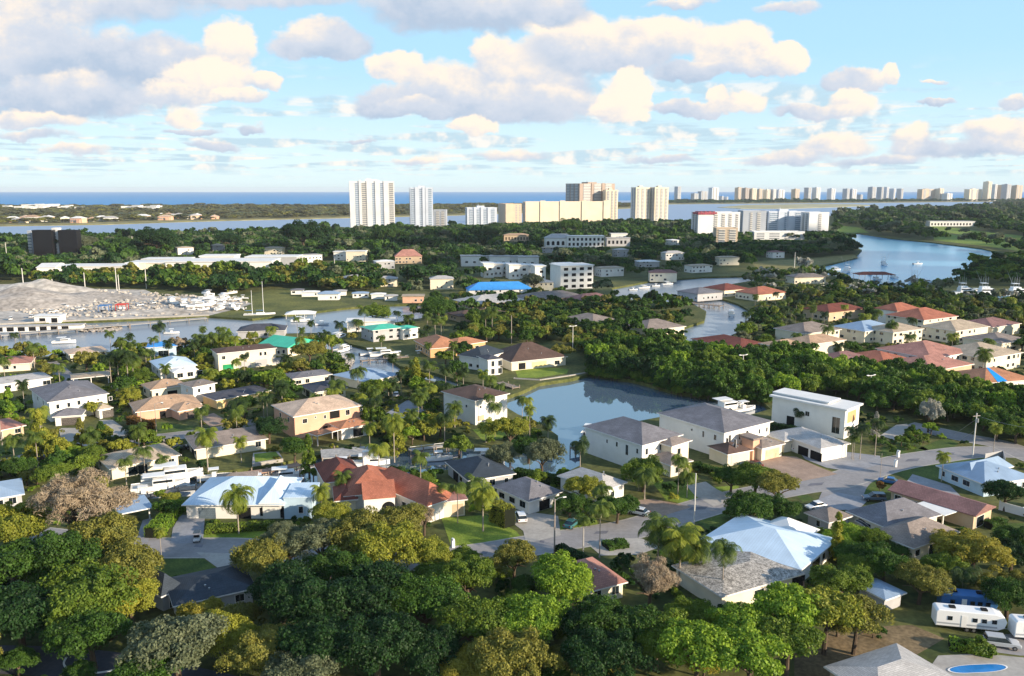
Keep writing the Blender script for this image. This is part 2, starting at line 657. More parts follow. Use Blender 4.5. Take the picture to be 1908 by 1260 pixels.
def land(name, outer, holes, m):
    vs, es = [], []
    for pl in [outer] + holes:
        o = len(vs)
        vs += [Vector((p[0], p[1])) for p in pl]
        es += [(o + i, o + (i + 1) % len(pl)) for i in range(len(pl))]
    vo, _, fo, *_ = geometry.delaunay_2d_cdt(vs, es, [], 0, 1e-4)
    keep = []
    for f in fo:
        cx = sum(vo[i].x for i in f) / len(f)
        cy = sum(vo[i].y for i in f) / len(f)
        if inside(cx, cy, outer) and not any(inside(cx, cy, h) for h in holes):
            keep.append(tuple(f))
    mb = MB()
    mb.add([(v.x, v.y, 0) for v in vo], keep)
    for pl in [outer] + holes:
        seg_walls(mb, pl)
    o = mb.build(name, m)
    o['kind'] = 'structure'
    return o


HOLES = [W(v) for v in WATERS.values()]
land('ground', MAIN, HOLES, m_ground)
for h in HOLES:
    block(h)


def flat(name, poly, z, m, kind='structure', uv=False):
    """a flat sheet given by ground pixels"""
    pts = [p if isinstance(p, Vector) else G(*p) for p in poly]
    tri = geometry.tessellate_polygon([[Vector((p.x, p.y, 0)) for p in pts]])
    mb = MB()
    fs = []
    for t in tri:
        a, b, c = (pts[i] for i in t)
        s = (b.x - a.x) * (c.y - a.y) - (b.y - a.y) * (c.x - a.x)
        fs.append(t if s > 0 else (t[0], t[2], t[1]))
    mb.add([(p.x, p.y, z) for p in pts], fs)
    o = mb.build(name, m, uv=uv)
    o['kind'] = kind
    return o


def smooth_line(pts, k=6):
    out = []
    P = [pts[0]] + pts + [pts[-1]]
    for i in range(1, len(P) - 2):
        for j in range(k):
            t = j / k
            p0, p1, p2, p3 = P[i - 1], P[i], P[i + 1], P[i + 2]
            out.append(0.5 * ((2 * p1) + (p2 - p0) * t + (2 * p0 - 5 * p1 + 4 * p2 - p3) * t * t + (3 * p1 - p0 - 3 * p2 + p3) * t ** 3))
    out.append(P[-2])
    return out


def strip(name, line, width, z, m, blk=True, close_ends=False):
    pts = smooth_line([p if isinstance(p, Vector) else G(*p) for p in line])
    l, r = [], []
    for i, p in enumerate(pts):
        d = (pts[min(i + 1, len(pts) - 1)] - pts[max(i - 1, 0)])
        n = Vector((-d.y, d.x, 0)).normalized() * width / 2
        l.append(p + n)
        r.append(p - n)
    mb = MB()
    k = len(pts)
    mb.add([(p.x, p.y, z) for p in l] + [(p.x, p.y, z) for p in r], [(i, k + i, k + i + 1, i + 1) for i in range(k - 1)])
    o = mb.build(name, m)
    o['kind'] = 'structure'
    if blk:
        for i in range(k - 1):
            block([l[i], l[i + 1], r[i + 1], r[i]])
    return o


# water sheets
def sheet(name, pts, z, m):
    mb = MB()
    mb.add([(p[0], p[1], z) for p in pts], [tuple(range(len(pts)))])
    o = mb.build(name, m)
    o['kind'] = 'structure'
    return o


# inner canals, lagoon, river and ocean each lie in their own stretch of one water level
sheet('canal_water', [(-1200, -160), (1200, -160), (1200, 318), (-1200, 318)], -1.2, m_water)
sheet('canal_water', [(-1200, 318), (1200, 318), (1200, 535), (235, 535), (235, 800), (-1200, 800)], -1.2, m_marina)
sheet('river_water', [(235, 535), (1400, 535), (1400, 1340), (235, 1340)], -1.2, m_river)
YS = 3650.0
sheet('lagoon_water', [(-9000, 1340), (9000, 1340), (9000, YS), (-9000, YS)], -1.2, m_lagoon)
sheet('lagoon_water', [(-9000, 800), (235, 800), (235, 1340), (-9000, 1340)], -1.2, m_lagoon)
sheet('lagoon_water', [(600, YS), (9000, YS), (9000, 5600), (600, 5600)], -1.2, m_lagoon)
sheet('sea', [(-29000, YS), (600, YS), (600, 5600), (29000, 5600), (29000, 28000), (-29000, 28000)], -1.2, m_sea)

m_isl = mat('island_ground', '#6b6840', 0.95, 0.2, 0.01, 'ground', col2='#9a9160', scale2=0.05)
land('barrier_island', W([(-900, 427), (-400, 425), (0, 421), (200, 418), (330, 413.5), (420, 411), (640, 406), (850, 401), (1000, 396), (1120, 391), (1245, 384),
                          (1245, 378), (1060, 379.5), (850, 381), (640, 382.2), (300, 383), (0, 384), (-900, 385)][::-1]), [], m_isl)
land('skyline_shore', W([(1190, 381), (1300, 380), (1500, 378.6), (1700, 377), (1850, 375.6), (2300, 374), (2300, 370.5), (1850, 371.5), (1500, 372.5), (1190, 373.5)][::-1]), [], m_isl)
m_sand = mat('sand_bar', '#8d8a63', 0.95, 0.2, 0.01, 'ground', col2='#b9b494')
land('sandbar', W([(1336, 386.4), (1390, 382), (1500, 380.3), (1590, 380.6), (1636, 382.6), (1570, 385.5), (1470, 388.6), (1380, 388.8)]), [], m_sand)

# roads and paving
m_road = mat('asphalt', '#8e8c8d', 0.9, 0.08, 0.12, 'ground', scale2=1.2, v2=.07)
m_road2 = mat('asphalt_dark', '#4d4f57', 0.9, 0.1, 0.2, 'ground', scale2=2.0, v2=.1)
m_conc = mat('concrete', '#a5a19b', 0.85, 0.07, 0.25, 'ground', scale2=1.5, v2=.08)
m_conc2 = mat('concrete_grey', '#909298', 0.85, 0.07, 0.25, 'ground', scale2=1.5, v2=.08)
m_paver = mat('brown_pavers', '#9c8778', 0.85, 0.1, 0.3, 'ground', scale2=3, v2=.12)
m_grass = mat('lawn_grass', '#33491f', 0.95, 0.2, 0.2, 'ground', col2='#586a2c', scale2=2.5)
m_grass2 = mat('lawn_grass_bright', '#567022', 0.95, 0.2, 0.2, 'ground', col2='#88983a', scale2=2.5)
m_dry = mat('dry_grass', '#6d6a3c', 0.95, 0.2, 0.1, 'ground', col2='#8b8150', scale2=1.2)
m_field = mat('olive_field', '#4c5426', 0.95, 0.2, 0.05, 'ground', col2='#74743a', scale2=.8)
m_soil = mat('bare_soil', '#665840', 0.95, 0.2, 0.15, 'ground', col2='#8a775a', scale2=1.5)
m_lot = mat('shell_rock_lot', '#9c968e', 0.95, 0.2, 0.02, 'ground', col2='#c9c2b8', scale2=0.25)

strip('road', [(60, 1000), (200, 1016), (300, 1021), (450, 1022), (620, 1036), (760, 1044), (880, 1034), (980, 1018), (1080, 1002), (1180, 985), (1270, 958), (1370, 930),
               (1480, 908), (1560, 896), (1650, 868), (1735, 852), (1830, 842), (1960, 848), (2100, 850)], 8.5, 0.04, m_road)
strip('road', [(1560, 948), (1570, 920), (1590, 892), (1640, 872)], 8.5, 0.045, m_road)
strip('road', [(1690, 792), (1745, 804), (1800, 816), (1870, 830), (1930, 856), (2050, 900)], 8.0, 0.05, m_road)
strip('road', [(80, 850), (150, 838), (240, 822), (330, 812), (420, 800), (500, 780)], 7.0, 0.04, m_road)
strip('road', [(90, 675), (110, 690), (130, 712)], 6, 0.04, m_road)
strip('road', [(60, 850), (20, 860), (-80, 880)], 7.0, 0.05, m_road)
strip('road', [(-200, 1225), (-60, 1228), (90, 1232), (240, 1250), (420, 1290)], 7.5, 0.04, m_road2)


def pave(poly, m=None, z=0.07, name='driveway'):
    block([G(*p) for p in poly])
    return flat(name, poly, z, m or m_conc)


LAWNS = []


def lawn(poly, m=None, z=0.02):
    LAWNS.append(W(poly))
    return flat('lawn', poly, z, m or m_grass)


def kerbs(line, width, z):
    pts = smooth_line([G(*p) for p in line])
    for s in (-1, 1):
        mb = MB()
        off = []
        for i, p in enumerate(pts):
            d = (pts[min(i + 1, len(pts) - 1)] - pts[max(i - 1, 0)])
            n = Vector((-d.y, d.x, 0)).normalized()
            off.append((p + n * s * width / 2, p + n * s * (width / 2 + .45)))
        for i in range(len(off) - 1):
            a, b, c, d = off[i][0], off[i][1], off[i + 1][1], off[i + 1][0]
            mb.add([(a.x, a.y, z), (b.x, b.y, z), (c.x, c.y, z), (d.x, d.y, z)], [(0, 1, 2, 3) if s < 0 else (3, 2, 1, 0)])
        o = mb.build('kerb', m_conc)
        o['kind'] = 'structure'


kerbs([(60, 1000), (200, 1016), (300, 1021), (450, 1022), (620, 1036), (760, 1044), (880, 1034), (980, 1018), (1080, 1002), (1180, 985), (1270, 958), (1370, 930),
       (1480, 908), (1560, 896), (1650, 868), (1735, 852), (1830, 842), (1960, 848)], 8.5, .052)
kerbs([(80, 850), (150, 838), (240, 822), (330, 812), (420, 800), (500, 780)], 7.0, .052)
kerbs([(1690, 792), (1745, 804), (1800, 816), (1870, 830), (1930, 856), (2050, 900)], 8.0, .058)
rp = random.Random(4)
m_patch = mat('asphalt_patch', '#6f7078', 0.9, 0.1, 0.3, 'ground')
for (x, y, w_, h_) in [(1120, 993, 14, 2.5), (1300, 948, 20, 2), (900, 1031, 9, 3), (1520, 903, 16, 2), (1430, 918, 7, 4), (1700, 858, 14, 2), (560, 1030, 12, 2), (370, 1018, 9, 3), (300, 816, 10, 2), (1010, 1010, 5, 3), (1770, 846, 9, 2), (1235, 966, 5, 3)]:
    flat('road_patch', [(x - w_, y + w_ * .18), (x - w_ * .6, y - h_), (x + w_, y - w_ * .2 - h_ * .3), (x + w_ * .7, y + h_ * .8)], .057, m_patch)

pave([(109, 798), (151, 798), (172, 822), (165, 834), (120, 845)])
pave([(184, 783), (210, 783), (252, 812), (212, 820)])
pave([(336, 960), (382, 960), (378, 1012), (318, 1014), (322, 985)], m_conc2)
pave([(266, 970), (284, 965), (276, 1012), (252, 1010)], m_conc2)
pave([(366, 1030), (430, 1032), (440, 1070), (424, 1072)], m_conc)
pave([(958, 950), (1040, 962), (1045, 998), (980, 1014), (975, 990), (955, 975)], m_conc)
pave([(1278, 905), (1315, 898), (1335, 912), (1372, 930), (1330, 945), (1296, 925)], m_conc)
pave([(1092, 1012), (1140, 1003), (1196, 1004), (1230, 1020), (1190, 1034), (1120, 1036)], m_conc, 0.06)
pave([(1396, 862), (1440, 848), (1484, 852), (1528, 872), (1560, 884), (1470, 902), (1430, 886)], m_paver, 0.08)
pave([(1484, 836), (1540, 838), (1640, 850), (1640, 866), (1590, 880), (1540, 872), (1500, 856)], m_conc2, 0.06)
pave([(1515, 935), (1560, 918), (1620, 930), (1600, 950), (1530, 952)], m_conc2, 0.07)
pave([(1700, 884), (1770, 905), (1790, 925), (1740, 915), (1690, 897)], m_conc2, 0.07)
pave([(720, 770), (760, 745), (790, 765), (780, 790), (700, 795), (690, 775)], m_conc2, 0.06)
pave([(370, 778), (398, 770), (430, 788), (392, 796)], m_paver, 0.07)
pave([(1160, 935), (1215, 930), (1290, 945), (1235, 962), (1170, 958)], m_paver, 0.06)
pave([(1670, 792), (1690, 790), (1700, 806), (1672, 822), (1640, 812)], m_conc, 0.06)
pave([(1748, 1222), (1830, 1218), (1910, 1226), (2000, 1240), (2000, 1300), (1700, 1290)], m_conc, 0.03, 'patio')
pave([(1842, 1214), (1836, 1186), (1900, 1180), (2000, 1196), (2000, 1222), (1900, 1222)], m_road, 0.034)
for pl, mm in [([(215, 800), (300, 786), (362, 795), (352, 806), (262, 818)], m_grass),
               ([(270, 1032), (364, 1030), (424, 1075), (300, 1075), (268, 1060)], m_grass),
               ([(366, 992), (500, 985), (478, 1010), (372, 1008)], m_grass2),
               ([(822, 965), (905, 960), (962, 990), (975, 1006), (900, 1020), (842, 1022)], m_grass2),
               ([(1018, 975), (1110, 965), (1118, 985), (1060, 1000), (1030, 998)], m_grass2),
               ([(1094, 1018), (1140, 1008), (1180, 1015), (1160, 1028), (1110, 1028)], m_grass),
               ([(1216, 900), (1275, 895), (1330, 940), (1300, 945), (1240, 932)], m_grass2),
               ([(1322, 908), (1376, 905), (1378, 928), (1350, 924)], m_grass2),
               ([(1290, 968), (1380, 945), (1420, 975), (1330, 995)], m_grass),
               ([(1556, 856), (1590, 849), (1640, 858), (1636, 868), (1590, 873), (1562, 868)], m_dry),
               ([(1536, 912), (1590, 893), (1650, 888), (1682, 905), (1640, 926), (1580, 930)], m_grass),
               ([(1484, 923), (1505, 922), (1518, 931), (1496, 936)], m_grass),
               ([(1472, 858), (1500, 860), (1566, 884), (1530, 882), (1490, 872)], m_dry),
               ([(1645, 832), (1690, 818), (1730, 838), (1690, 854), (1640, 852)], m_grass),
               ([(1710, 836), (1760, 816), (1786, 826), (1776, 834), (1735, 842)], m_grass),
               ([(1668, 880), (1700, 868), (1765, 862), (1775, 895), (1720, 900), (1690, 896)], m_grass),
               ([(1770, 856), (1870, 848), (1872, 868), (1780, 868)], m_grass),
               ([(960, 690), (1010, 684), (1060, 688), (1056, 696), (1000, 704), (965, 704)], m_grass2),
               ([(1840, 975), (1930, 975), (1960, 1010), (1860, 1010)], m_grass),
               ([(1480, 1205), (1560, 1170), (1700, 1165), (1760, 1190), (1700, 1225), (1600, 1270), (1480, 1280)], m_soil),
               ([(0, 828), (60, 822), (70, 842), (0, 850)], m_grass),
               ([(880, 800), (945, 795), (950, 815), (900, 822)], m_grass2),
               ([(452, 556), (500, 541), (560, 540), (655, 568), (600, 574), (540, 578), (400, 590), (400, 582), (470, 570)], m_field),
               ([(1395, 540), (1460, 530), (1480, 540), (1420, 550)], m_grass), ([(1372, 604), (1450, 592), (1460, 610), (1375, 618)], m_grass2),
               ([(1720, 425), (1830, 445), (1908, 455), (1908, 440), (1800, 428), (1740, 420)], m_grass2),
               ([(1740, 448), (1830, 458), (1900, 468), (1908, 455), (1820, 444), (1740, 432)], m_grass2),
               ([(1560, 420), (1600, 424), (1620, 434), (1560, 434)], m_grass2),
               ([(1400, 488), (1500, 482), (1590, 474), (1600, 480), (1500, 500), (1410, 503)], m_dry)]:
    lawn(pl, mm)
for pl in [[(-300, 540), (60, 528), (150, 538), (270, 540), (300, 552), (420, 552), (470, 566), (440, 576), (390, 588), (120, 600), (0, 606), (-300, 626)]]:
    flat('construction_lot', pl, 0.03, m_lot)
    block([G(*p) for p in pl])
block(W([(400, 590), (452, 556), (500, 541), (560, 540), (655, 568), (640, 574), (560, 584)]))

# ------------------------------------------------------------------ buildings
def M_(n, c, **k):
    return mat(n, c, **k)


WALLS = {
    'white': mat('white_stucco', '#e6e4df', 0.85, 0.03, 0.3), 'cream': mat('cream_stucco', '#e3d9c2', 0.85, 0.04, 0.3),
    'peach': mat('peach_stucco', '#d6aa90', 0.85, 0.05, 0.3), 'tan': mat('tan_stucco', '#c3ad92', 0.85, 0.05, 0.3),
    'yellow': mat('yellow_stucco', '#e6d198', 0.85, 0.05, 0.3), 'orange': mat('orange_stucco', '#d2a678', 0.85, 0.05, 0.3),
    'grey': mat('grey_stucco', '#aeaeb0', 0.85, 0.05, 0.3), 'blue': mat('pale_blue_stucco', '#b7cfdf', 0.85, 0.05, 0.3),
}
ROOFS = {
    'grey': mat('grey_shingles', '#77767c', 0.8, 0.1, 0.35, 'shingle', scale2=0.12, v2=.16), 'taupe': mat('taupe_shingles', '#8a7f78', 0.8, 0.1, 0.35, 'shingle', scale2=0.12, v2=.16),
    'dark': mat('dark_shingles', '#4c4e58', 0.8, 0.1, 0.35, 'shingle', scale2=0.12, v2=.16), 'slate': mat('slate_blue_shingles', '#39434e', 0.8, 0.1, 0.35, 'shingle', scale2=0.12, v2=.16),
    'tan': mat('tan_tiles', '#b89a80', 0.8, 0.1, 0.35, 'tile', scale2=0.12, v2=.16), 'beige': mat('beige_tiles', '#b5a590', 0.8, 0.1, 0.35, 'tile', scale2=0.12, v2=.16),
    'brown': mat('brown_tiles', '#5f4c44', 0.8, 0.1, 0.35, 'tile', scale2=0.12, v2=.16), 'redbrown': mat('red_brown_tiles', '#7a4438', 0.8, 0.1, 0.35, 'tile', scale2=0.12, v2=.16),
    'red': mat('red_clay_tiles', '#a96a54', 0.8, 0.1, 0.35, 'tile', scale2=0.12, v2=.16), 'pink': mat('pink_tiles', '#b07f72', 0.8, 0.1, 0.35, 'tile', scale2=0.12, v2=.16),
    'orange': mat('orange_tiles', '#b98262', 0.8, 0.1, 0.35, 'tile', scale2=0.12, v2=.16), 'blue': mat('pale_blue_metal_roof', '#c4d8e9', 0.45, 0.03, 0.15, 'metal_roof', scale2=0.35, v2=.06),
    'blue2': mat('bright_blue_tarp_roof', '#3f8fd6', 0.5, 0.06, 0.3, 'metal_roof'), 'bluegrey': mat('blue_grey_metal_roof', '#8fa5bd', 0.5, 0.04, 0.15, 'metal_roof', scale2=0.35, v2=.06),
    'teal': mat('teal_metal_roof', '#46b89b', 0.45, 0.05, 0.3, 'metal_roof'), 'white': mat('white_membrane_roof', '#dcdcda', 0.7, 0.04, 0.2),
    'gravel': mat('gravel_roof', '#9d9993', 0.95, 0.3, 1.2, scale2=4, v2=.5), 'lightgrey': mat('light_grey_roof', '#b4b2b0', 0.8, 0.06, 0.3, 'shingle'),
    'cream': mat('cream_tiles', '#cdb49e', 0.8, 0.1, 0.35, 'tile', scale2=0.12, v2=.16), 'mauve': mat('mauve_tiles', '#8e6a66', 0.8, 0.1, 0.35, 'tile', scale2=0.12, v2=.16),
}
m_trim = mat('white_trim', '#e8e7e4', 0.6, 0.02)
m_glass = mat('window_glass', '#1c252c', 0.08, 0.1, 0.8, spec=0.8)
m_dark = mat('dark_opening', '#17181b', 0.9, 0.1)
m_garage = mat('garage_door_panels', '#cfcac0', 0.6, 0.03)
m_garage_d = mat('dark_garage_door', '#55504d', 0.6, 0.05)
m_wood = mat('weathered_wood', '#8b7f74', 0.9, 0.15, 1.5)
m_screen = mat('screen_mesh', '#2a3138', 0.7, 0.1)
m_metal = mat('galvanised_metal', '#a9abad', 0.4, 0.05, metal=0.6)

ANG = R(40)


def roof_mesh(mb, w, d, o, h, rise, kind, th=0.22):
    x0, x1, y0, y1 = -o, w + o, -o, d + o
    W_, D_ = x1 - x0, y1 - y0
    zb = h - th
    if kind == 'flat':
        mb.box(x0, y0, h - th, x1, y1, h + rise)
        return
    e = [(x0, y0), (x1, y0), (x1, y1), (x0, y1)]
    if kind == 'shed':
        zs = [h, h, h + rise, h + rise]
        mb.add([(*e[i], zs[i] - th) for i in range(4)] + [(*e[i], zs[i]) for i in range(4)],
               [(0, 3, 2, 1), (4, 5, 6, 7), (0, 1, 5, 4), (1, 2, 6, 5), (2, 3, 7, 6), (3, 0, 4, 7)])
        return
    if kind == 'gable' or kind == 'gable_y':
        if (kind == 'gable' and W_ >= D_) or (kind == 'gable_y' and W_ < D_):
            r = [(x0, (y0 + y1) / 2), (x1, (y0 + y1) / 2)]
            along = 'x'
        else:
            r = [((x0 + x1) / 2, y0), ((x0 + x1) / 2, y1)]
            along = 'y'
    else:
        m = min(W_, D_) / 2
        if W_ >= D_:
            r = [(x0 + m, (y0 + y1) / 2), (x1 - m + 0.01, (y0 + y1) / 2)]
            along = 'x'
        else:
            r = [((x0 + x1) / 2, y0 + m), ((x0 + x1) / 2, y1 - m + 0.01)]
            along = 'y'
    vs = [(*p, zb) for p in e] + [(*p, h) for p in e] + [(*p, h + rise) for p in r]
    fs = [(0, 3, 2, 1), (0, 1, 5, 4), (1, 2, 6, 5), (2, 3, 7, 6), (3, 0, 4, 7)]
    if along == 'x':
        fs += [(4, 5, 9, 8), (6, 7, 8, 9), (7, 4, 8), (5, 6, 9)]
    else:
        fs += [(4, 5, 8), (5, 6, 9, 8), (6, 7, 9), (7, 4, 8, 9)]
    mb.add(vs, fs)


def window(parent, T, side, u, z, w, h, dims, kind='window', glass=None):
    """u runs along the wall; F front, L left, R right wall of a wing"""
    Wd, D, o = dims
    # local frame on the wall: x along, y outward
    if side == 'F':
        F = Matrix.Translation((u, 0, 0))
    elif side == 'L':
        F = Matrix.Translation((0, D - u, 0)) @ Matrix.Rotation(-math.pi / 2, 4, 'Z')
    elif side == 'R':
        F = Matrix.Translation((Wd, u, 0)) @ Matrix.Rotation(math.pi / 2, 4, 'Z')
    else:
        F = Matrix.Translation((Wd - u, D, 0)) @ Matrix.Rotation(math.pi, 4, 'Z')
    X = T @ F
    if kind == 'window':
        a = MB(X)
        t = 0.09
        a.box(-w / 2 - t, -0.07, z - t, w / 2 + t, 0.0, z)
        a.box(-w / 2 - t, -0.07, z + h, w / 2 + t, 0.0, z + h + t)
        a.box(-w / 2 - t, -0.07, z, -w / 2, 0.0, z + h)
        a.box(w / 2, -0.07, z, w / 2 + t, 0.0, z + h)
        f = a.build('window', m_trim, parent)
        b = MB(X)
        n = 2 if w > 1.0 else 1
        pw = w / n
        for i in range(n):
            b.box(-w / 2 + i * pw + (0.03 if i else 0), -0.035, z, -w / 2 + (i + 1) * pw - (0.03 if i < n - 1 else 0), -0.005, z + h)
        b.build('pane', glass or m_glass, f)
    elif kind == 'garage':
        a = MB(X)
        n = 5
        for i in range(n):
            a.box(-w / 2, -0.05 - 0.012 * (i % 2), z + i * h / n, w / 2, -0.002, z + (i + 1) * h / n - 0.03)
        a.build('garage_door', glass or m_garage, parent)
    elif kind == 'door':
        a = MB(X)
        a.box(-w / 2, -0.06, z, w / 2, -0.002, z + h)
        f = a.build('door', glass or m_garage_d, parent)
        b = MB(X)
        b.box(w / 2 - 0.15, -0.13, z + 1, w / 2 - 0.1, -0.06, z + 1.05)
        b.build('handle', m_metal, f)
    elif kind == 'open':
        a = MB(X)
        a.box(-w / 2, -0.04, z, w / 2, -0.002, z + h)
        a.build('opening', glass or m_dark, parent)
    elif kind == 'arch':
        a = MB(X)
        r = w / 2
        pts = [(-r, z), (r, z)] + [(r * math.cos(t), z + h - r + r * math.sin(t)) for t in [math.pi * i / 12 for i in range(13)]]
        vs = [(p[0], -0.05, p[1]) for p in pts]
        vs2 = [(p[0], -0.002, p[1]) for p in pts]
        n_ = len(pts)
        a.add(vs + vs2, [tuple(range(n_))] + [(i, i + n_, (i + 1) % n_ + n_, (i + 1) % n_) for i in range(n_)])
        a.build('archway', glass or m_dark, parent)


def quad_frame(A, B, Lp, h):
    """world corner, unit axes and sizes from three eave pixels"""
    a, b, l = G(*A, h), G(*B, h), G(*Lp, h)
    u, v = b - a, l - a
    au = math.atan2(u.y, u.x)
    av = math.atan2(v.y, v.x) - math.pi / 2
    while av - au > math.pi:
        av -= 2 * math.pi
    while au - av > math.pi:
        av += 2 * math.pi
    ang = (au * u.length + av * v.length) / (u.length + v.length)
    return Vector((a.x, a.y, 0)), ang, u.length, v.length


HOUSES = []


def house(name, label, wings, cat='house', group=None, seed=0, clear=True):
    """wings: dicts with A,B,L eave pixels (nearest corner, right end of the front, far end of the left wall)
    or A plus W,D metres and ang degrees; h eave height, rise, roof kind, colours"""
    rnd = random.Random(seed or len(HOUSES) + 1)
    root = None
    pxs = []
    for k, wg in enumerate(wings):
        h = wg.get('h', 3.2)
        o = wg.get('o', 0.6)
        if 'L' in wg and 'B' in wg:
            p, ang, Wd, D = quad_frame(wg['A'], wg['B'], wg['L'], h)
            Wd = wg.get('W', Wd)
            D = wg.get('D', D)
            if 'ang' in wg:
                ang = R(wg['ang'])
        elif 'B' in wg:
            a, b = G(*wg['A'], h), G(*wg['B'], h)
            p, ang, Wd, D = Vector((a.x, a.y, 0)), math.atan2(b.y - a.y, b.x - a.x), (b - a).length, wg['D']
        else:
            a = G(*wg['A'], h)
            p, ang, Wd, D = Vector((a.x, a.y, 0)), R(wg.get('ang', 40)), wg['W'], wg['D']
        if root is None:
            root = empty(name, p, ang, label, cat, group)
            inv = (Matrix.Translation(p) @ Matrix.Rotation(ang, 4, 'Z')).inverted()
        T = inv @ Matrix.Translation(p) @ Matrix.Rotation(ang, 4, 'Z') @ Matrix.Translation((o, o, 0))
        Wd, D = max(Wd - 2 * o, 1.0), max(D - 2 * o, 1.0)
        rise = wg.get('rise', 0.36 * min(Wd, D) / 2 + 0.2)
        kind = wg.get('roof', 'hip')
        wm = WALLS[wg.get('wall', 'white')]
        rm = ROOFS[wg.get('rc', 'grey')]
        z0 = wg.get('z0', -0.3)
        if wg.get('open'):                      # carport or porch on posts
            a = MB(T)
            nx = max(2, int(Wd / 4) + 1)
            for i in range(nx):
                for y in (0.15, D - 0.15):
                    x = 0.15 + (Wd - 0.3) * i / (nx - 1)
                    a.box(x - 0.12, y - 0.12, z0, x + 0.12, y + 0.12, h - 0.2)
            a.build('posts', wm, root)
        else:
            a = MB(T)
            if kind == 'flat' and wg.get('parapet', 1):
                a.box(0, 0, z0, Wd, D, h - 0.02)
            else:
                a.box(0, 0, z0, Wd, D, h - 0.1)
                if kind in ('gable', 'gable_y'):
                    if (kind == 'gable') == (Wd >= D):
                        for x in (0, Wd - 0.2):
                            a.extrude_x([(0, h - 0.1), (D, h - 0.1), (D / 2, h - 0.1 + rise * D / (D + 2 * o) - 0.12)], x, x + 0.2)
                    else:
                        for y in (0, D - 0.2):
                            z1 = h - 0.1
                            zt = z1 + rise * Wd / (Wd + 2 * o) - 0.12
                            a.add([(0, y, z1), (Wd, y, z1), (Wd / 2, y, zt), (0, y + 0.2, z1), (Wd, y + 0.2, z1), (Wd / 2, y + 0.2, zt)],
                                  [(0, 1, 2), (5, 4, 3), (0, 3, 4, 1), (1, 4, 5, 2), (2, 5, 3, 0)])
            a.build('wall', wm, root)
        b = MB(T)
        if kind == 'flat':
            b.box(-o, -o, h - 0.02, Wd + o, D + o, h + wg.get('rise', 0.35))
            rf = b.build('roof', rm, root, uv=True)
        else:
            roof_mesh(b, Wd, D, o, h, rise, kind)
            rf = b.build('roof', rm, root, uv=True)
            if wg.get('fascia', 1) and p.y < 420:
                e = MB(T)
                t_ = 0.03
                for (xa, ya, xb, yb) in ((-o - t_, -o - t_, Wd + o + t_, -o), (-o - t_, D + o, Wd + o + t_, D + o + t_), (-o - t_, -o, -o, D + o), (Wd + o, -o, Wd + o + t_, D + o)):
                    if kind == 'hip':
                        e.box(xa, ya, h - 0.25, xb, yb, h - 0.03)
                if kind == 'hip':
                    e.build('fascia', m_trim, rf)
        # vents on the near slope
        if p.y < 330 and kind == 'hip' and not wg.get('open') and Wd > 7:
            for q in range(wg.get('vents', 2)):
                t = MB(T)
                y = D * rnd.uniform(0.12, 0.3)
                zz = h + rise * (y + o) / (min(Wd, D) / 2 + o)
                x = Wd * rnd.uniform(0.4, 0.6)
                t.tube((x, y, zz - 0.3), (x, y, zz + 0.3), 0.13, n=8)
                t.tube((x, y, zz + 0.3), (x, y, zz + 0.4), 0.2, 0.05, n=8)
                t.build('vent', m_metal, rf)
        dims = (Wd, D, o)
        wins = wg.get('win')
        if wins is None and not wg.get('open'):
            wins = []
            fl = 2 if h > 5 else 1
            for s, ln in (('F', Wd), ('L', D)):
                n = max(1, int(ln / 3.0))
                for f in range(fl):
                    for i in range(n):
                        if rnd.random() < (0.25 if p.y < 330 else 0.5):
                            continue
                        wins.append((s, ln * (i + 0.5) / n + rnd.uniform(-.3, .3), 1.0 + 3.0 * f, rnd.choice([0.9, 1.4, 1.4, 1.9]), rnd.choice([1.2, 1.2, 1.4])))
            if fl == 1 and p.y < 420:
                sl_ = rnd.choice(['F', 'L'])
                ln = Wd if sl_ == 'F' else D
                u_, w_ = ln * rnd.uniform(.35, .65), min(rnd.uniform(2.6, 4.5), ln * .4)
                wins = [x for x in wins if x[0] != sl_ or abs(x[1] - u_) > w_ / 2 + 1.2]
                wins.append((sl_, u_, .05, w_, 2.2, rnd.choice(['window', 'window', 'open'])))
        for x in wins or []:
            window(root, T, *x[:5], dims, *(x[5:]))
        for bx in wg.get('boxes', []):          # (part name, material, x0,y0,z0,x1,y1,z1)
            t = MB(T)
            t.box(*bx[2:])
            t.build(bx[0], bx[1], root)
        # bookkeeping
        Rm = Matrix.Rotation(ang, 4, 'Z')
        cs = [p + Rm @ Vector(c) for c in ((0, 0, 0), (Wd + 2 * o, 0, 0), (Wd + 2 * o, D + 2 * o, 0), (0, D + 2 * o, 0))]
        block(cs)
        for c in cs:
            for z in (1.2 if h < 5 else 2.5, h + rise * 0.5):
                q = PX((c.x, c.y, z))
                pxs.append((q[0], q[1]))
        dist = min(c.y for c in cs)
    if clear:
        xs, ys = [q[0] for q in pxs], [q[1] for q in pxs]
        CLEAR.append((min(xs) + 4, min(ys), max(xs) - 4, max(ys), dist + 15))
    HOUSES.append(root)
    return root


G_ = m_garage
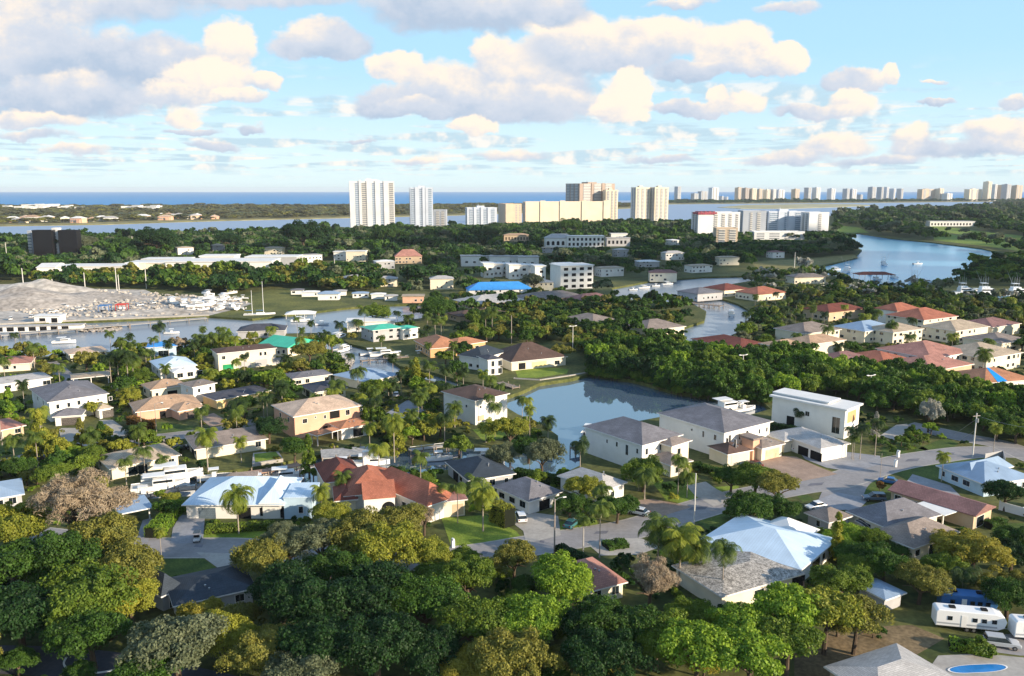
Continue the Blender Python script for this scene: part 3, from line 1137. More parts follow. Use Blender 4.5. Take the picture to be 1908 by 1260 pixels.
# --- near and middle houses, from the left of the photograph
house('house', 'two-storey white house with a hipped grey roof and two garage wings at the left street', [
    dict(A=(88, 750), B=(204, 733), L=(52, 724), h=6.2, rise=2.6, rc='grey',
         win=[('F', 2.2, 3.7, .8, 1.3), ('F', 5.2, 3.7, .8, 1.3), ('F', 8, 3.9, .8, 1.3), ('F', 10.6, 4.2, .5, .6), ('F', 13.4, 4.2, .5, .6), ('F', 17, 3.8, .8, 1.1), ('L', 8, 3.8, .9, 1.2), ('L', 15, 3.8, .9, 1.2)]),
    dict(A=(97, 777), B=(153, 773), D=7, h=3, rise=1.6, rc='grey', win=[('F', 4.2, 0, 5.2, 2.3, 'garage', m_garage_d)]),
    dict(A=(182, 764), B=(211, 759), D=7, h=3, rise=1.2, rc='beige', win=[('F', 2.4, 0, 3.2, 2.3, 'garage', m_garage_d)])])
house('house', 'tan-roofed bungalow with a peach garage behind the red hedge', [
    dict(A=(252, 768), B=(376, 752), D=13, h=3.1, rise=2.6, rc='tan', wall='peach', win=[('F', 7, 0, 1.6, 2.2, 'open'), ('F', 11, .5, 2.6, 1.8), ('L', 5, 1, 1.4, 1.2)]),
    dict(A=(331, 767), B=(384, 757), D=9, h=3, rise=1.5, rc='tan', wall='peach', win=[('F', 4.2, 0, 3.4, 2.3, 'garage', m_garage_d)])])
house('house', 'small tan-roofed house just behind the peach garage bungalow', [
    dict(A=(280, 727), B=(350, 717), D=11, h=3.6, rise=1.9, rc='tan', wall='cream')])
house('house', 'narrow white two-storey house with a low grey roof, right of the small tan-roofed house', [
    dict(A=(358, 722), B=(405, 713), D=9, h=5.6, rise=1.0, rc='taupe', wall='white', win=[('F', 2, 3.4, .8, 1.2), ('F', 6, 3.4, .8, 1.2), ('L', 4, 3.2, .8, 1.2)])])
house('house', 'white house with a pale blue hipped roof and porch, left of the boxy cream villa', [
    dict(A=(296, 688), B=(368, 680), D=18, h=3.8, rise=2.4, rc='blue', wall='white'),
    dict(A=(322, 694), B=(370, 688), D=7, h=3.2, rise=.7, rc='white', wall='white', win=[('F', 2, .8, 2, 1.6), ('F', 5.6, .8, 2, 1.6), ('F', 9, .8, 2, 1.6)])])
house('villa', 'boxy cream two-storey villa with a flat brown roof and three large ground-floor openings', [
    dict(A=(404, 659), B=(516, 648), D=11, h=7, rise=1.2, rc='brown', wall='cream', o=.5,
         win=[('F', 2, 4.4, 1.2, 1.3), ('F', 9, 4.4, 1, 1.4), ('F', 11, 4.4, 1, 1.4), ('F', 16, 4.4, .9, 1.4), ('F', 17.8, 4.4, .9, 1.4), ('F', 23, 4.4, .9, 1.4), ('F', 25, 4.4, .9, 1.4),
              ('F', 9.6, .3, 5.0, 2.4, 'open', WALLS['grey']), ('F', 16, .3, 4.8, 2.6, 'open', WALLS['grey']), ('F', 23, .5, 4.8, 2.4, 'open', WALLS['grey']), ('F', 3.5, .3, 4, 2.0, 'open', mat('green_awning', '#1f8a58'))])], cat='villa')
house('house', 'long low white house with a nearly flat light grey roof at the left photo edge', [
    dict(A=(-40, 722), B=(98, 703), D=13, h=3, rise=1.0, rc='lightgrey', wall='white', win=[('F', 8, 1, 2, 1.2), ('F', 13, 0, 2, 2.2, 'open'), ('F', 20, .6, 2.4, 1.4)])])
house('carport', 'long open carport with a beige roof on posts beside the four tall palms', [
    dict(A=(132, 706), B=(206, 699), D=9, h=3, rise=.7, rc='beige', open=True)], cat='carport')
house('house', 'salmon-roofed low house at the left canal bank behind a leafy tree', [
    dict(A=(-60, 684), B=(58, 676), D=15, h=3, rise=1.8, rc='pink', wall='cream')])
house('house', 'small pink-roofed shelter house at the left picture edge in front of the conical tree', [
    dict(A=(-50, 812), B=(49, 792), D=12, h=2.9, rise=1.7, rc='pink', wall='tan')])
house('house', 'low house with a pale beige roof at the canal bank behind palms', [
    dict(A=(128, 661), B=(202, 653), D=13, h=3, rise=1.3, rc='cream', wall='cream')])
house('house', 'long beige gabled house across the street from the white house with two garages', [
    dict(A=(204, 874), B=(338, 847), D=13, h=3, rise=2.0, rc='beige', wall='cream', roof='hip')])
house('house', 'low grey-beige hipped house between the feathery palm and the peach villa', [
    dict(A=(362, 838), B=(500, 817), D=14, h=3, rise=2.0, rc='taupe', wall='cream')])
house('house', 'dark flat-roofed cream house left of the round dark tree', [
    dict(A=(402, 746), B=(506, 727), D=11, h=3.1, rise=.8, rc='dark', wall='yellow', win=[('F', 3, 0, 1.2, 2.1, 'open', WALLS['orange']), ('F', 8, .3, 1.4, 1.9, 'open', WALLS['orange'])])])
house('villa', 'peach two-storey villa with a cream hipped roof and a tiled porch above its dock', [
    dict(A=(546, 777), B=(677, 756), L=(501, 755), h=6.6, rise=2.4, rc='cream', wall='peach',
         win=[('F', 3, 4.1, 1.3, 1.2), ('F', 6.2, 5, .4, .5), ('F', 9, 4.4, .6, 1), ('F', 12, 4.0, 3.0, 2.2, 'open'), ('F', 16, 4.3, 1.2, 1.5), ('F', 20.4, 4.9, .5, .6), ('F', 9, .4, 1.4, 1.8, 'open'), ('L', 5, 4, 1, 1.3), ('L', 11, 4, 1, 1.3)]),
    dict(A=(634, 800), B=(695, 789), D=8, h=3.3, rise=1.1, rc='orange', wall='white', win=[('F', 5, .2, 3, 2.3, 'open'), ('F', 9.4, .3, .9, 2.2, 'open', WALLS['tan']), ('L', 3, 0, 4, 2.4, 'open')]),
    dict(A=(590, 812), B=(636, 800), D=4, h=3.2, rise=.6, rc='orange', wall='grey', open=True)], cat='villa')
house('house', 'small cream bungalow with a dark grey hipped roof behind the peach villa', [
    dict(A=(585, 731), B=(648, 722), D=13, h=3.2, rise=1.7, rc='dark', wall='cream')])
house('house', 'plain blue-grey metal roof house with a sunlit cream end wall by the narrow canal', [
    dict(A=(680, 712), B=(744, 696), L=(624, 697), h=3.2, rise=2.0, rc='bluegrey', wall='cream', vents=0, win=[('F', 6, 1.1, .8, .8)])])
house('house', 'low grey-roofed house right of the boxy cream villa', [
    dict(A=(545, 706), B=(620, 697), D=10, h=3.2, rise=1.1, rc='grey', wall='cream')])
house('house', 'cream house under a teal-green gabled metal roof, left of the narrow canal', [
    dict(A=(536, 648), B=(594, 635), D=17, h=4.2, rise=2.6, rc='teal', wall='cream', roof='gable_y')])
house('house', 'wide teal-green roofed grey house with a balcony, right of the tall lone palm', [
    dict(A=(694, 616), B=(752, 610), D=14, h=5.5, rise=1.4, rc='teal', wall='grey'),
    dict(A=(750, 614), B=(782, 610), D=9, h=5, rise=1.0, rc='teal', wall='white')])
house('house', 'house with terracotta orange hipped roof and orange walls, above the dark brown-roofed one', [
    dict(A=(800, 650), B=(860, 643), L=(782, 633), h=4, rise=3.2, rc='orange', wall='orange'),
    dict(A=(850, 645), B=(908, 636), D=13, h=3.6, rise=2.0, rc='orange', wall='orange')])
house('house', 'waterfront house with a steep dark brown roof and two-storey white bay, on the lawn point', [
    dict(A=(952, 675), B=(1058, 664), D=21, h=3.6, rise=5.0, rc='brown', wall='cream', win=[('F', 4.5, .2, 3, 2.5, 'open'), ('F', 12, .6, 6.5, 2.0, 'open', WALLS['yellow']), ('F', 20, .6, 2.2, 1.6), ('L', 4, .4, 3, 2.3)]),
    dict(A=(908, 671), B=(936, 668), D=9, h=6.2, rise=.9, rc='dark', wall='white', win=[('F', 2, 3.4, 1.2, 2), ('F', 5, 3.4, 1.6, 2), ('F', 2, .5, 1.4, 2), ('F', 5, .5, 1.6, 2)]),
    dict(A=(898, 668), B=(945, 655), D=12, h=5.0, rise=3.0, rc='slate', wall='white')])
house('house', 'windowless white cube house with a low brown tiled roof at the corner of the pond', [
    dict(A=(885, 747), B=(947, 732), L=(825, 728), h=7.6, rise=2.0, rc='brown', wall='white', win=[('F', 2, 1, 2.6, 1.6, 'window', WALLS['tan']), ('F', 2, 4.8, .7, .7), ('L', 6, 5, .7, .8), ('L', 11, 4.6, .7, .8)])])
house('mansion', 'white two-storey mansion with hipped grey roof and four narrow side windows beside the pond', [
    dict(A=(1197, 830), B=(1278, 811), L=(1081, 795), h=7.2, rise=3.0, rc='grey', vents=0,
         win=[('L', 8, 4.6, .5, .9), ('L', 11.5, 4.5, .6, 1.2), ('L', 15, 3.2, .9, 2.6), ('L', 18.5, 4.5, .6, 1.2), ('F', 1.6, 4.3, .8, 1.5), ('F', 6.5, 4.5, .7, 1.4)]),
    dict(A=(1252, 832), B=(1290, 820), D=6, h=6.4, rise=1.0, rc='taupe', wall='cream', win=[('F', 3, 3.5, 1.2, 1.5)]),
    dict(A=(1250, 868), B=(1292, 858), D=9, h=3.2, rise=1.5, rc='taupe', wall='cream', win=[('F', 2.2, .8, 1.4, 1.4), ('L', 4, .8, 1, 1.2)])], cat='mansion')
house('mansion', 'middle white mansion with a long grey roof and brown-tiled garages facing brown pavers', [
    dict(A=(1350, 807), B=(1456, 789), L=(1211, 772), h=7.2, rise=2.8, rc='grey', vents=0,
         win=[('L', 12, 4.9, .5, .6), ('L', 16, 4.2, .6, 1.6), ('L', 20, 4.4, .8, 1.4), ('L', 24, 4.2, .6, 1.6), ('L', 26.5, 3.6, .6, 2.6), ('L', 23, .8, .7, 1.2), ('F', 2.2, 4.2, .8, 1.8), ('F', 6, 4.2, .5, 1.6), ('F', 9, 4.2, .9, 1.8), ('F', 14, 4.4, .6, 1.2), ('F', 17, 4.4, .6, 1.2)]),
    dict(A=(1356, 847), B=(1404, 838), D=8, h=3.4, rise=1.6, rc='brown', wall='cream', win=[('F', 4, 0, 5.6, 2.5, 'garage')]),
    dict(A=(1420, 836), B=(1464, 826), D=8, h=3.6, rise=1.3, rc='taupe', wall='cream', win=[('F', 4, 0, 5, 2.6, 'garage', mat('tan_garage_door', '#d8b89a'))]),
    dict(A=(1404, 822), B=(1422, 818), D=5, h=5.4, rise=.5, rc='taupe', wall='peach', roof='flat', win=[('F', 1.6, .2, 1.2, 3.6, 'open', WALLS['tan'])])], cat='mansion')
house('mansion', 'tall modern white mansion with flat roofs and an orange end panel behind royal palms', [
    dict(A=(1578, 767), B=(1620, 757), L=(1428, 741), h=8.2, rise=.5, roof='flat', rc='white', o=.7,
         win=[('L', 19.5, 1.2, 2.2, 4.6), ('L', 11, 4.5, 1.2, 1.3), ('L', 6, .4, 2.4, 3.0, 'open'), ('F', 4.2, 4.2, 5.4, 3.2, 'open', WALLS['orange'])]),
    dict(A=(1545, 752), B=(1575, 745), L=(1436, 733), W=7, h=9.0, rise=.35, roof='flat', rc='white', o=.5, win=[]),
    dict(A=(1530, 836), B=(1572, 822), L=(1452, 802), h=3.8, rise=1.6, rc='lightgrey', wall='white', win=[('F', 4, .3, 5, 2.2, 'open', WALLS['white']), ('L', 10, 0, 3.5, 2.3, 'open'), ('L', 14.4, 0, 3.8, 2.3, 'open')]),
    dict(A=(1462, 822), B=(1500, 815), D=8, h=3.4, rise=1.0, rc='lightgrey', wall='cream', win=[('F', 3, .8, 1, 1.2), ('F', 6, .6, 1.6, 1.5)])], cat='mansion')
house('house', 'pale blue hipped roof house with light blue walls beside the round lawn', [
    dict(A=(1812, 888), B=(1900, 872), L=(1768, 878), h=3.2, rise=2.2, rc='bluegrey', wall='blue'),
    dict(A=(1835, 903), B=(1930, 890), D=14, h=3.2, rise=2.4, rc='bluegrey', wall='blue')])
house('house', 'long low red-brown roofed house with a white patio cover beside the white boundary wall', [
    dict(A=(1818, 962), B=(1864, 946), L=(1650, 914), h=3.2, rise=1.5, rc='mauve', wall='tan', roof='gable'),
    dict(A=(1760, 962), B=(1816, 944), D=7, h=2.9, rise=.15, roof='flat', rc='white', open=True)])
house('house', 'large grey-shingled hipped house with a screened pool bay, below the red-brown-roofed one', [
    dict(A=(1703, 1022), B=(1788, 990), L=(1622, 990), h=3.2, rise=2.4, rc='taupe', wall='cream', vents=1),
    dict(A=(1655, 985), B=(1745, 955), L=(1584, 950), h=3.2, rise=2.8, rc='grey', wall='cream', vents=1)])
house('house', 'small grey hipped outbuilding left of the large grey-shingled house', [
    dict(A=(1545, 974), B=(1582, 958), L=(1505, 953), h=3, rise=1.4, rc='taupe', wall='grey', vents=0)])
house('house', 'house with a broad light blue metal roof with black vents, beside the gravel-roofed one', [
    dict(A=(1493, 1062), B=(1545, 1000), L=(1313, 1000), h=3.4, rise=2.3, rc='blue', wall='white', vents=0),
    dict(A=(1480, 1010), B=(1538, 990), L=(1400, 987), h=3.4, rise=2.2, rc='white', wall='white', vents=0)])
house('house', 'house with a speckled gravel roof behind the tall single palm trunk', [
    dict(A=(1345, 1112), B=(1500, 1068), D=13, h=3.2, rise=.9, rc='gravel', wall='cream', vents=0, win=[('F', 17, .3, 3, 2.2, 'open'), ('F', 8, .8, 2, 1.4)])])
house('house', 'small pink-tiled hip roof poking out between the bare brown tree and bright green crowns', [
    dict(A=(1092, 1104), B=(1170, 1084), D=11, h=3, rise=2.2, rc='pink', wall='cream')])
house('house', 'white house with a whitish low hipped roof below the first white mansion', [
    dict(A=(1126, 915), B=(1162, 896), L=(1044, 884), h=3.4, rise=2.0, rc='lightgrey', wall='white', win=[('F', 3, .9, 1.2, 1.3), ('L', 16, .9, 1, 1.2)])])
house('house', 'charcoal hipped roof house in front of the weeping trees', [
    dict(A=(872, 896), B=(962, 882), D=15, h=3.2, rise=2.4, rc='slate', wall='grey')])
house('house', 'low house with a light grey shingled roof just in front of the charcoal-roofed one', [
    dict(A=(985, 935), B=(1060, 921), L=(905, 910), h=3.2, rise=2.4, rc='grey', wall='white')])
red = house('villa', 'Mediterranean villa with red clay tiles, white chimney and a dark arch in its entrance wall', [
    dict(A=(795, 944), B=(845, 922), L=(690, 892), h=4, rise=3.2, rc='red', wall='white', vents=0, win=[('L', 13, .4, 1.4, 2), ('L', 16.5, .4, 1.6, 2.2, 'open')]),
    dict(A=(640, 925), B=(745, 915), D=15, h=4, rise=3.6, rc='red', wall='white', roof='hip', vents=0, win=[]),
    dict(A=(676, 930), B=(738, 925), D=9, h=5.0, rise=2.2, rc='red', wall='white', roof='gable_y', o=.25, win=[('F', 5.0, 0, 2.8, 3.9, 'arch')]),
    dict(A=(622, 934), B=(668, 930), D=9, h=3.4, rise=1.6, rc='redbrown', wall='cream', roof='hip', win=[]),
    dict(A=(604, 900), B=(680, 890), D=14, h=4, rise=2.6, rc='redbrown', wall='cream', roof='hip', win=[], vents=0, boxes=[('chimney', m_trim, 9.5, 5, 3, 11, 6.2, 8.2)]),
    dict(A=(814, 936), B=(872, 930), D=8, h=3.8, rise=1.4, rc='mauve', wall='cream', win=[('F', 4, .3, 2.4, 2.4, 'open', WALLS['tan'])], vents=0)], cat='villa')
white37 = house('house', 'wide low white house with a blue-white metal roof and garage behind the date palm', [
    dict(A=(338, 941), B=(530, 938), D=17, ang=0, h=3.3, rise=3.3, rc='blue', wall='white', o=.7, vents=0, L=(345, 905),
         win=[('F', 4.3, 0, 3.6, 2.4, 'garage', mat('slatted_grey_door', '#5d6b76')), ('F', 12, 0, 3, 2.5, 'open'), ('F', 16.6, .6, 2.4, 1.8, 'open'), ('F', 20.5, .2, 1.7, 2.3, 'arch'), ('F', 24.5, .9, 1.2, 1.4)]),
    dict(A=(482, 938), B=(530, 937), D=12, h=3.7, rise=2.8, rc='blue', wall='white', vents=0, ang=0, W=8, win=[]),
    dict(A=(527, 929), B=(582, 928), D=9, h=4.6, rise=.2, roof='flat', rc='blue', wall='blue', o=.1, win=[('F', 3.5, 1.3, .9, 1.4)])])
house('house', 'small brown flat-topped roof directly behind the wide low white house with blue-white roof', [
    dict(A=(398, 902), B=(478, 896), D=7, h=3, rise=1.2, rc='taupe', wall='tan')])
house('house', 'slate blue roof cut by the left photo edge above the bare pinkish tree', [
    dict(A=(-60, 938), B=(46, 920), D=12, h=3, rise=1.6, rc='bluegrey', wall='grey')])
house('shade_roof', 'pale grey-blue patio roof left of the clipped bright hedge', [
    dict(A=(222, 958), B=(286, 945), D=9, h=2.8, rise=.3, rc='bluegrey', wall='white', open=True)], cat='patio roof')
house('house', 'dark slate-roofed house at the bottom of the lawn, half hidden by treetops', [
    dict(A=(300, 1112), B=(345, 1092), L=(258, 1090), h=3, rise=2.6, rc='slate', wall='grey', vents=0),
    dict(A=(322, 1130), B=(478, 1095), D=11, h=3, rise=1.6, rc='slate', wall='grey', vents=2)])
house('house', 'beige low-roofed house beside the kidney-shaped pool at the bottom edge of the photo', [
    dict(A=(1640, 1312), B=(1780, 1262), D=9.5, h=3.2, rise=1.3, rc='lightgrey', wall='tan', vents=0)], clear=False)
house('shed', 'small pale blue shed roof in the trees left of the white caravan', [
    dict(A=(1650, 1118), B=(1690, 1104), D=6, h=2.6, rise=.7, rc='bluegrey', wall='grey', vents=0, win=[])], cat='shed')

# --- right-hand middle distance
def small(label, A, Wm, Dm, h, rise, rc, wall='cream', ang=40, name='house', cat='house', roof='hip', group=None, **k):
    return house(name, label, [dict(A=A, W=Wm, D=Dm, h=h, rise=rise, rc=rc, wall=wall, ang=ang, roof=roof, **k)], cat=cat, group=group)


house('house', 'long cream house with a taupe roof and sunlit end wall beside the inner basin', [
    dict(A=(1205, 616), B=(1284, 609), L=(1150, 606), h=4.6, rise=3.2, rc='taupe', wall='cream', win=[('F', 18, 1.5, 1.4, 1.4), ('L', 5, 1, 1.5, 1.6), ('L', 10, 1, 1.5, 1.6)])])
small('dull taupe roofed low house left of the long cream house with sunlit end wall', (1105, 602), 18, 22, 4, 2.8, 'taupe', 'grey')
small('wide mushroom-grey hip roof behind the dark trees, below the bright blue roof', (880, 568), 38, 26, 3.6, 3.5, 'lightgrey', 'tan', 30)
small('long brown-grey roof right of the wide mushroom-grey one', (985, 560), 42, 22, 3.6, 3.2, 'taupe', 'tan', 30)
small('dark reddish roof peeking out left of the white reeds by the inner basin', (1080, 560), 26, 16, 3.6, 2.8, 'mauve', 'tan', 30)
small('brown roof low in the trees above the terracotta orange house', (855, 590), 30, 15, 3.2, 2, 'brown', 'tan', 30)
small('house with a dark red hipped roof at the basin end of the mangrove belt', (1380, 652), 20, 30, 4, 2.6, 'redbrown', 'cream', 30)
small('tall cream house with a small gable, right of the dark red hipped roof', (1455, 648), 16, 12, 6.4, 1.8, 'tan', 'yellow', 30)
small('tall cream house with narrow windows, two to the right of the dark red hipped roof', (1510, 642), 22, 14, 6.4, 2.2, 'tan', 'cream', 30)
small('beige-roofed villa with a rounded hip, behind the tall cream houses', (1500, 622), 24, 18, 6, 3.2, 'taupe', 'cream', 30)
small('villa with pale blue-white roof panels among palms', (1612, 618), 24, 18, 5.6, 3, 'bluegrey', 'cream', 30)
small('cream villa half hidden by a slim palm, right of the pale blue-white roof', (1665, 620), 22, 16, 6, 2.4, 'beige', 'cream', 30)
small('red-roofed house with a grey side wall, behind the rounded beige hip', (1545, 582), 30, 18, 5, 2.8, 'redbrown', 'tan', 30)
small('white two-storey house under a small red pyramid roof', (1672, 580), 20, 14, 7, 3, 'red', 'white', 30)
small('cream villa with a broad red hipped roof right of the small red pyramid', (1722, 597), 28, 22, 5.4, 4, 'red', 'cream', 30)
small('beige stucco villa with a plain grey-beige roof right of the broad red hip', (1782, 617), 26, 18, 6, 3, 'beige', 'cream', 30)
small('villa with a mauve roof at the right photo edge above the pink roofs', (1850, 610), 24, 18, 5, 2.6, 'mauve', 'cream', 30)
small('red hip roof beside the grey dock house at the inner basin', (1350, 541), 22, 20, 4.6, 3, 'redbrown', 'cream', 30)
small('red double roof right of the red hip by the grey dock house', (1412, 549), 26, 20, 4.4, 3.4, 'red', 'cream', 30)
small('grey-roofed dock house with a long deck at the inner basin', (1300, 548), 22, 20, 4.6, 2.6, 'grey', 'grey', 30)
small('dark mauve hip roof at the left end of the pink roof group', (1570, 682), 22, 18, 4.4, 3, 'mauve', 'tan', 30)
small('deep red tiled roof right of the dark mauve hip', (1650, 682), 20, 22, 4.6, 3, 'red', 'tan', 30)
small('pink villa roof with a raised pyramid top', (1735, 668), 26, 24, 6.2, 3.8, 'pink', 'white', 30)
small('long pale terracotta roof in front of the raised pink pyramid', (1735, 692), 26, 20, 4.6, 3, 'pink', 'tan', 30)
small('grey-beige roof behind the slim palm at the end of the pink roof group', (1840, 668), 24, 22, 6, 3.4, 'beige', 'cream', 30)
house('house', 'white-walled house whose terracotta roof carries a bright blue tarpaulin', [
    dict(A=(1835, 714), B=(1897, 700), L=(1792, 693), h=4.6, rise=3, rc='orange', wall='white', vents=0)])
small('beige roofs between bushes under the right end of the pink group', (1868, 640), 20, 18, 4.6, 2.6, 'taupe', 'cream', 30)
small('house with a bright blue wavy metal roof and white walls', (872, 541), 42, 16, 5.6, 4.2, 'blue2', 'white', 10)
small('small white house right of the bright blue wavy roof, behind the round grey tree', (985, 527), 18, 12, 6, 1.6, 'lightgrey', 'cream', 10)

apt = house('apartment_house', 'white three-storey apartment house with stacked balconies beside the boat basin', [
    dict(A=(1044, 497), W=26, D=20, h=16, rise=.5, roof='flat', rc='white', wall='white', ang=20,
         win=[('F', x, z, 3.2, 2.0, 'open') for x in (4, 10, 16, 22) for z in (1, 5, 9, 13)]),
    dict(A=(1038, 493), W=16, D=12, h=13, rise=.5, roof='flat', rc='white', wall='white', ang=20, win=[])], cat='apartments')
house('apartment_row', 'row of stepped white townhouses behind the bright blue wavy roof', [
    dict(A=(900 + 16 * i, 492 + i * 0.8), W=9.5, D=16, h=11 - (i % 3) * .9, rise=.5, roof='flat', rc='white', wall='white', ang=12,
         win=[('F', 3, 2, 1.4, 1.6), ('F', 6.5, 2, 1.4, 1.6), ('F', 5, 6, 2.6, 1.8, 'open')]) for i in range(7)], cat='townhouses')
house('apartment_row', 'low grey-white row of flat-roofed blocks higher up behind the stepped townhouses', [
    dict(A=(858 + 27 * i, 478 + i * .4), W=19, D=14, h=9 - (i % 2), rise=.5, roof='flat', rc='lightgrey', wall='white', ang=6,
         win=[('F', 5, 3, 2.4, 1.6), ('F', 12, 3, 2.4, 1.6)]) for i in range(5)], cat='townhouses')
house('clubhouse', 'long white arcaded building with a gabled left wing in front of the warm long block', [
    dict(A=(1016, 444), W=36, D=18, h=11, rise=5, roof='hip', rc='lightgrey', wall='white', ang=4, win=[('F', 6 * i + 3, 2.5, 3.4, 5, 'arch') for i in range(6)]),
    dict(A=(1056, 441), W=46, D=16, h=13, rise=.8, roof='flat', rc='white', wall='white', ang=4, win=[('F', 5 * i + 3, 2, 2.6, 3.4, 'open') for i in range(9)] + [('F', 5 * i + 3, 8, 2.6, 3.2, 'open') for i in range(9)]),
    dict(A=(1130, 444), W=30, D=12, h=10, rise=.6, roof='flat', rc='lightgrey', wall='grey', ang=4, win=[('F', 5 * i + 3, 3, 2.6, 4, 'open') for i in range(5)])], cat='clubhouse')
house('house', 'small white flat-roofed house right of the long arcaded building', [
    dict(A=(1138, 436), W=24, D=14, h=9, rise=.6, roof='flat', rc='white', wall='white', ang=4)])
house('house', 'tan low block below the tan condominium end, left of the arcaded building', [
    dict(A=(938, 438), W=34, D=16, h=9, rise=2, roof='hip', rc='tan', wall='tan', ang=0, win=[('F', 4 * i + 3, 2.5, 1.6, 3.6, 'open') for i in range(8)])])
house('house', 'low white terrace with ragged parapets in the woods left of the centre', [
    dict(A=(620, 470), W=20, D=12, h=8, rise=.6, roof='flat', rc='white', wall='white', ang=0), dict(A=(643, 469), W=20, D=12, h=9.5, rise=.6, roof='flat', rc='white', wall='cream', ang=0)])
house('house', 'dull pink steep-roofed house in the woods above the wide mushroom-grey roof', [
    dict(A=(735, 478), W=26, D=16, h=7, rise=6, roof='hip', rc='pink', wall='tan', ang=10)])
# warehouses
house('warehouse', 'long white warehouse with a bright gabled end, nearest the rock yard', [
    dict(A=(66, 499), W=14, D=34, h=8.6, rise=2.2, roof='gable_y', rc='white', wall='white', ang=14, win=[('F', 7, 0, 4, 4, 'open')]),
    dict(A=(86, 498), W=62, D=26, h=8.4, rise=.6, roof='flat', rc='white', wall='white', ang=4, win=[('F', 20, 0, 4, 4, 'open'), ('F', 44, 0, 4, 4, 'open')])], cat='warehouse')
house('warehouse', 'white warehouse with a stepped roofline in the middle of the industrial row', [
    dict(A=(232, 491), W=36, D=26, h=9, rise=.6, roof='flat', rc='white', wall='cream', ang=4, win=[('F', 8, 0, 4, 4, 'open')]),
    dict(A=(262, 484), W=40, D=20, h=9, rise=.6, roof='flat', rc='white', wall='white', ang=4, win=[])], cat='warehouse')
house('warehouse', 'large white warehouse with a sunlit front at the right end of the industrial row', [
    dict(A=(306, 489), W=84, D=34, h=11.5, rise=.6, roof='flat', rc='white', wall='white', ang=3, win=[('F', 10 + 16 * i, 0, 4, 4, 'open') for i in range(5)]),
    dict(A=(370, 479), W=30, D=20, h=12, rise=1.0, roof='flat', rc='white', wall='white', ang=3, win=[]),
    dict(A=(455, 480), W=46, D=26, h=9.5, rise=.6, roof='flat', rc='white', wall='grey', ang=2, win=[])], cat='warehouse')
house('sales_office', 'low white building with dark shop openings at the edge of the rock yard', [
    dict(A=(60, 590), W=14, D=8, h=3.4, rise=.3, roof='flat', rc='white', wall='white', ang=4, win=[('F', 4, 0, 3, 2.4, 'open'), ('F', 10, 0, 3, 2.4, 'open')])], cat='building')
house('covered_slips', 'long white roofed row of dark boat slips along the left marina quay', [
    dict(A=(-60, 611), W=52, D=5, h=2.4, rise=.3, roof='flat', rc='lightgrey', wall='white', ang=9, win=[('F', 5 * i + 3, 0, 3.2, 2.0, 'open') for i in range(9)])], cat='boat slips')
house('shop', 'small pinkish flat building at the marina edge right of the green field', [
    dict(A=(748, 553), W=14, D=10, h=4, rise=.4, roof='flat', rc='beige', wall='peach', ang=4)])
house('house', 'little white house with a bluish roof among palms right of the green field', [
    dict(A=(590, 548), W=14, D=9, h=4, rise=1.4, rc='bluegrey', wall='white', ang=4)])
house('house', 'white house with a pale wall beside the tall lone palm at the marina', [
    dict(A=(644, 601), W=24, D=12, h=5, rise=.4, roof='flat', rc='white', wall='white', ang=8)])
house('house', 'slate-roofed low shed on the marina bank left of the teal gable', [
    dict(A=(440, 618), W=22, D=14, h=3.4, rise=2.4, rc='dark', wall='grey', ang=10)])
house('house', 'white domed tent roof on the bank behind the two-masted yacht', [
    dict(A=(530, 586), W=16, D=9, h=2.6, rise=1.4, rc='white', wall='white', ang=8, open=True)])
house('house', 'small bright blue-roofed building behind the four tall palms at the canal', [
    dict(A=(272, 648), W=12, D=10, h=4, rise=1.4, rc='blue2', wall='blue', ang=20)])
house('house', 'small white house with a grey roof on the river bank left of the boathouse', [
    dict(A=(1480, 517), W=26, D=14, h=5, rise=2.2, rc='taupe', wall='cream', ang=10)])
house('boathouse', 'red-roofed boathouse on the river bank amid docked boats', [
    dict(A=(1600, 512), W=28, D=12, h=5, rise=1.8, rc='redbrown', wall='white', ang=0, open=True)], cat='boathouse')
house('resort', 'long low white terrace building on the green river bank to the right', [
    dict(A=(1733, 413), W=86, D=20, h=9, rise=.6, roof='flat', rc='white', wall='white', ang=0, win=[('F', 6 * i + 4, 2, 3, 4, 'open') for i in range(13)])], cat='building')

# ------------------------------------------------------------------ towers
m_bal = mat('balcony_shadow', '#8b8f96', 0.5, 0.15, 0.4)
m_bal2 = mat('balcony_glass_blue', '#93a5b8', 0.25, 0.15, 0.4, spec=0.6)
m_slab = mat('balcony_slab', '#d9d6cf', 0.8, 0.04)
TW = {'white': mat('tower_white', '#d8d9da', 0.8, 0.04, 0.05), 'cool': mat('tower_cool_white', '#c4ccd8', 0.8, 0.04, 0.05), 'warm': mat('tower_warm', '#e0d2ba', 0.8, 0.04, 0.05),
      'tan': mat('tower_tan', '#c4b29c', 0.8, 0.05, 0.05), 'brown': mat('tower_brown', '#a39388', 0.8, 0.05, 0.05), 'grey': mat('tower_grey', '#a9b0ba', 0.8, 0.05, 0.05),
      'black': mat('tower_black_glass', '#1c1b1e', 0.35, 0.1, 0.05, spec=0.3)}


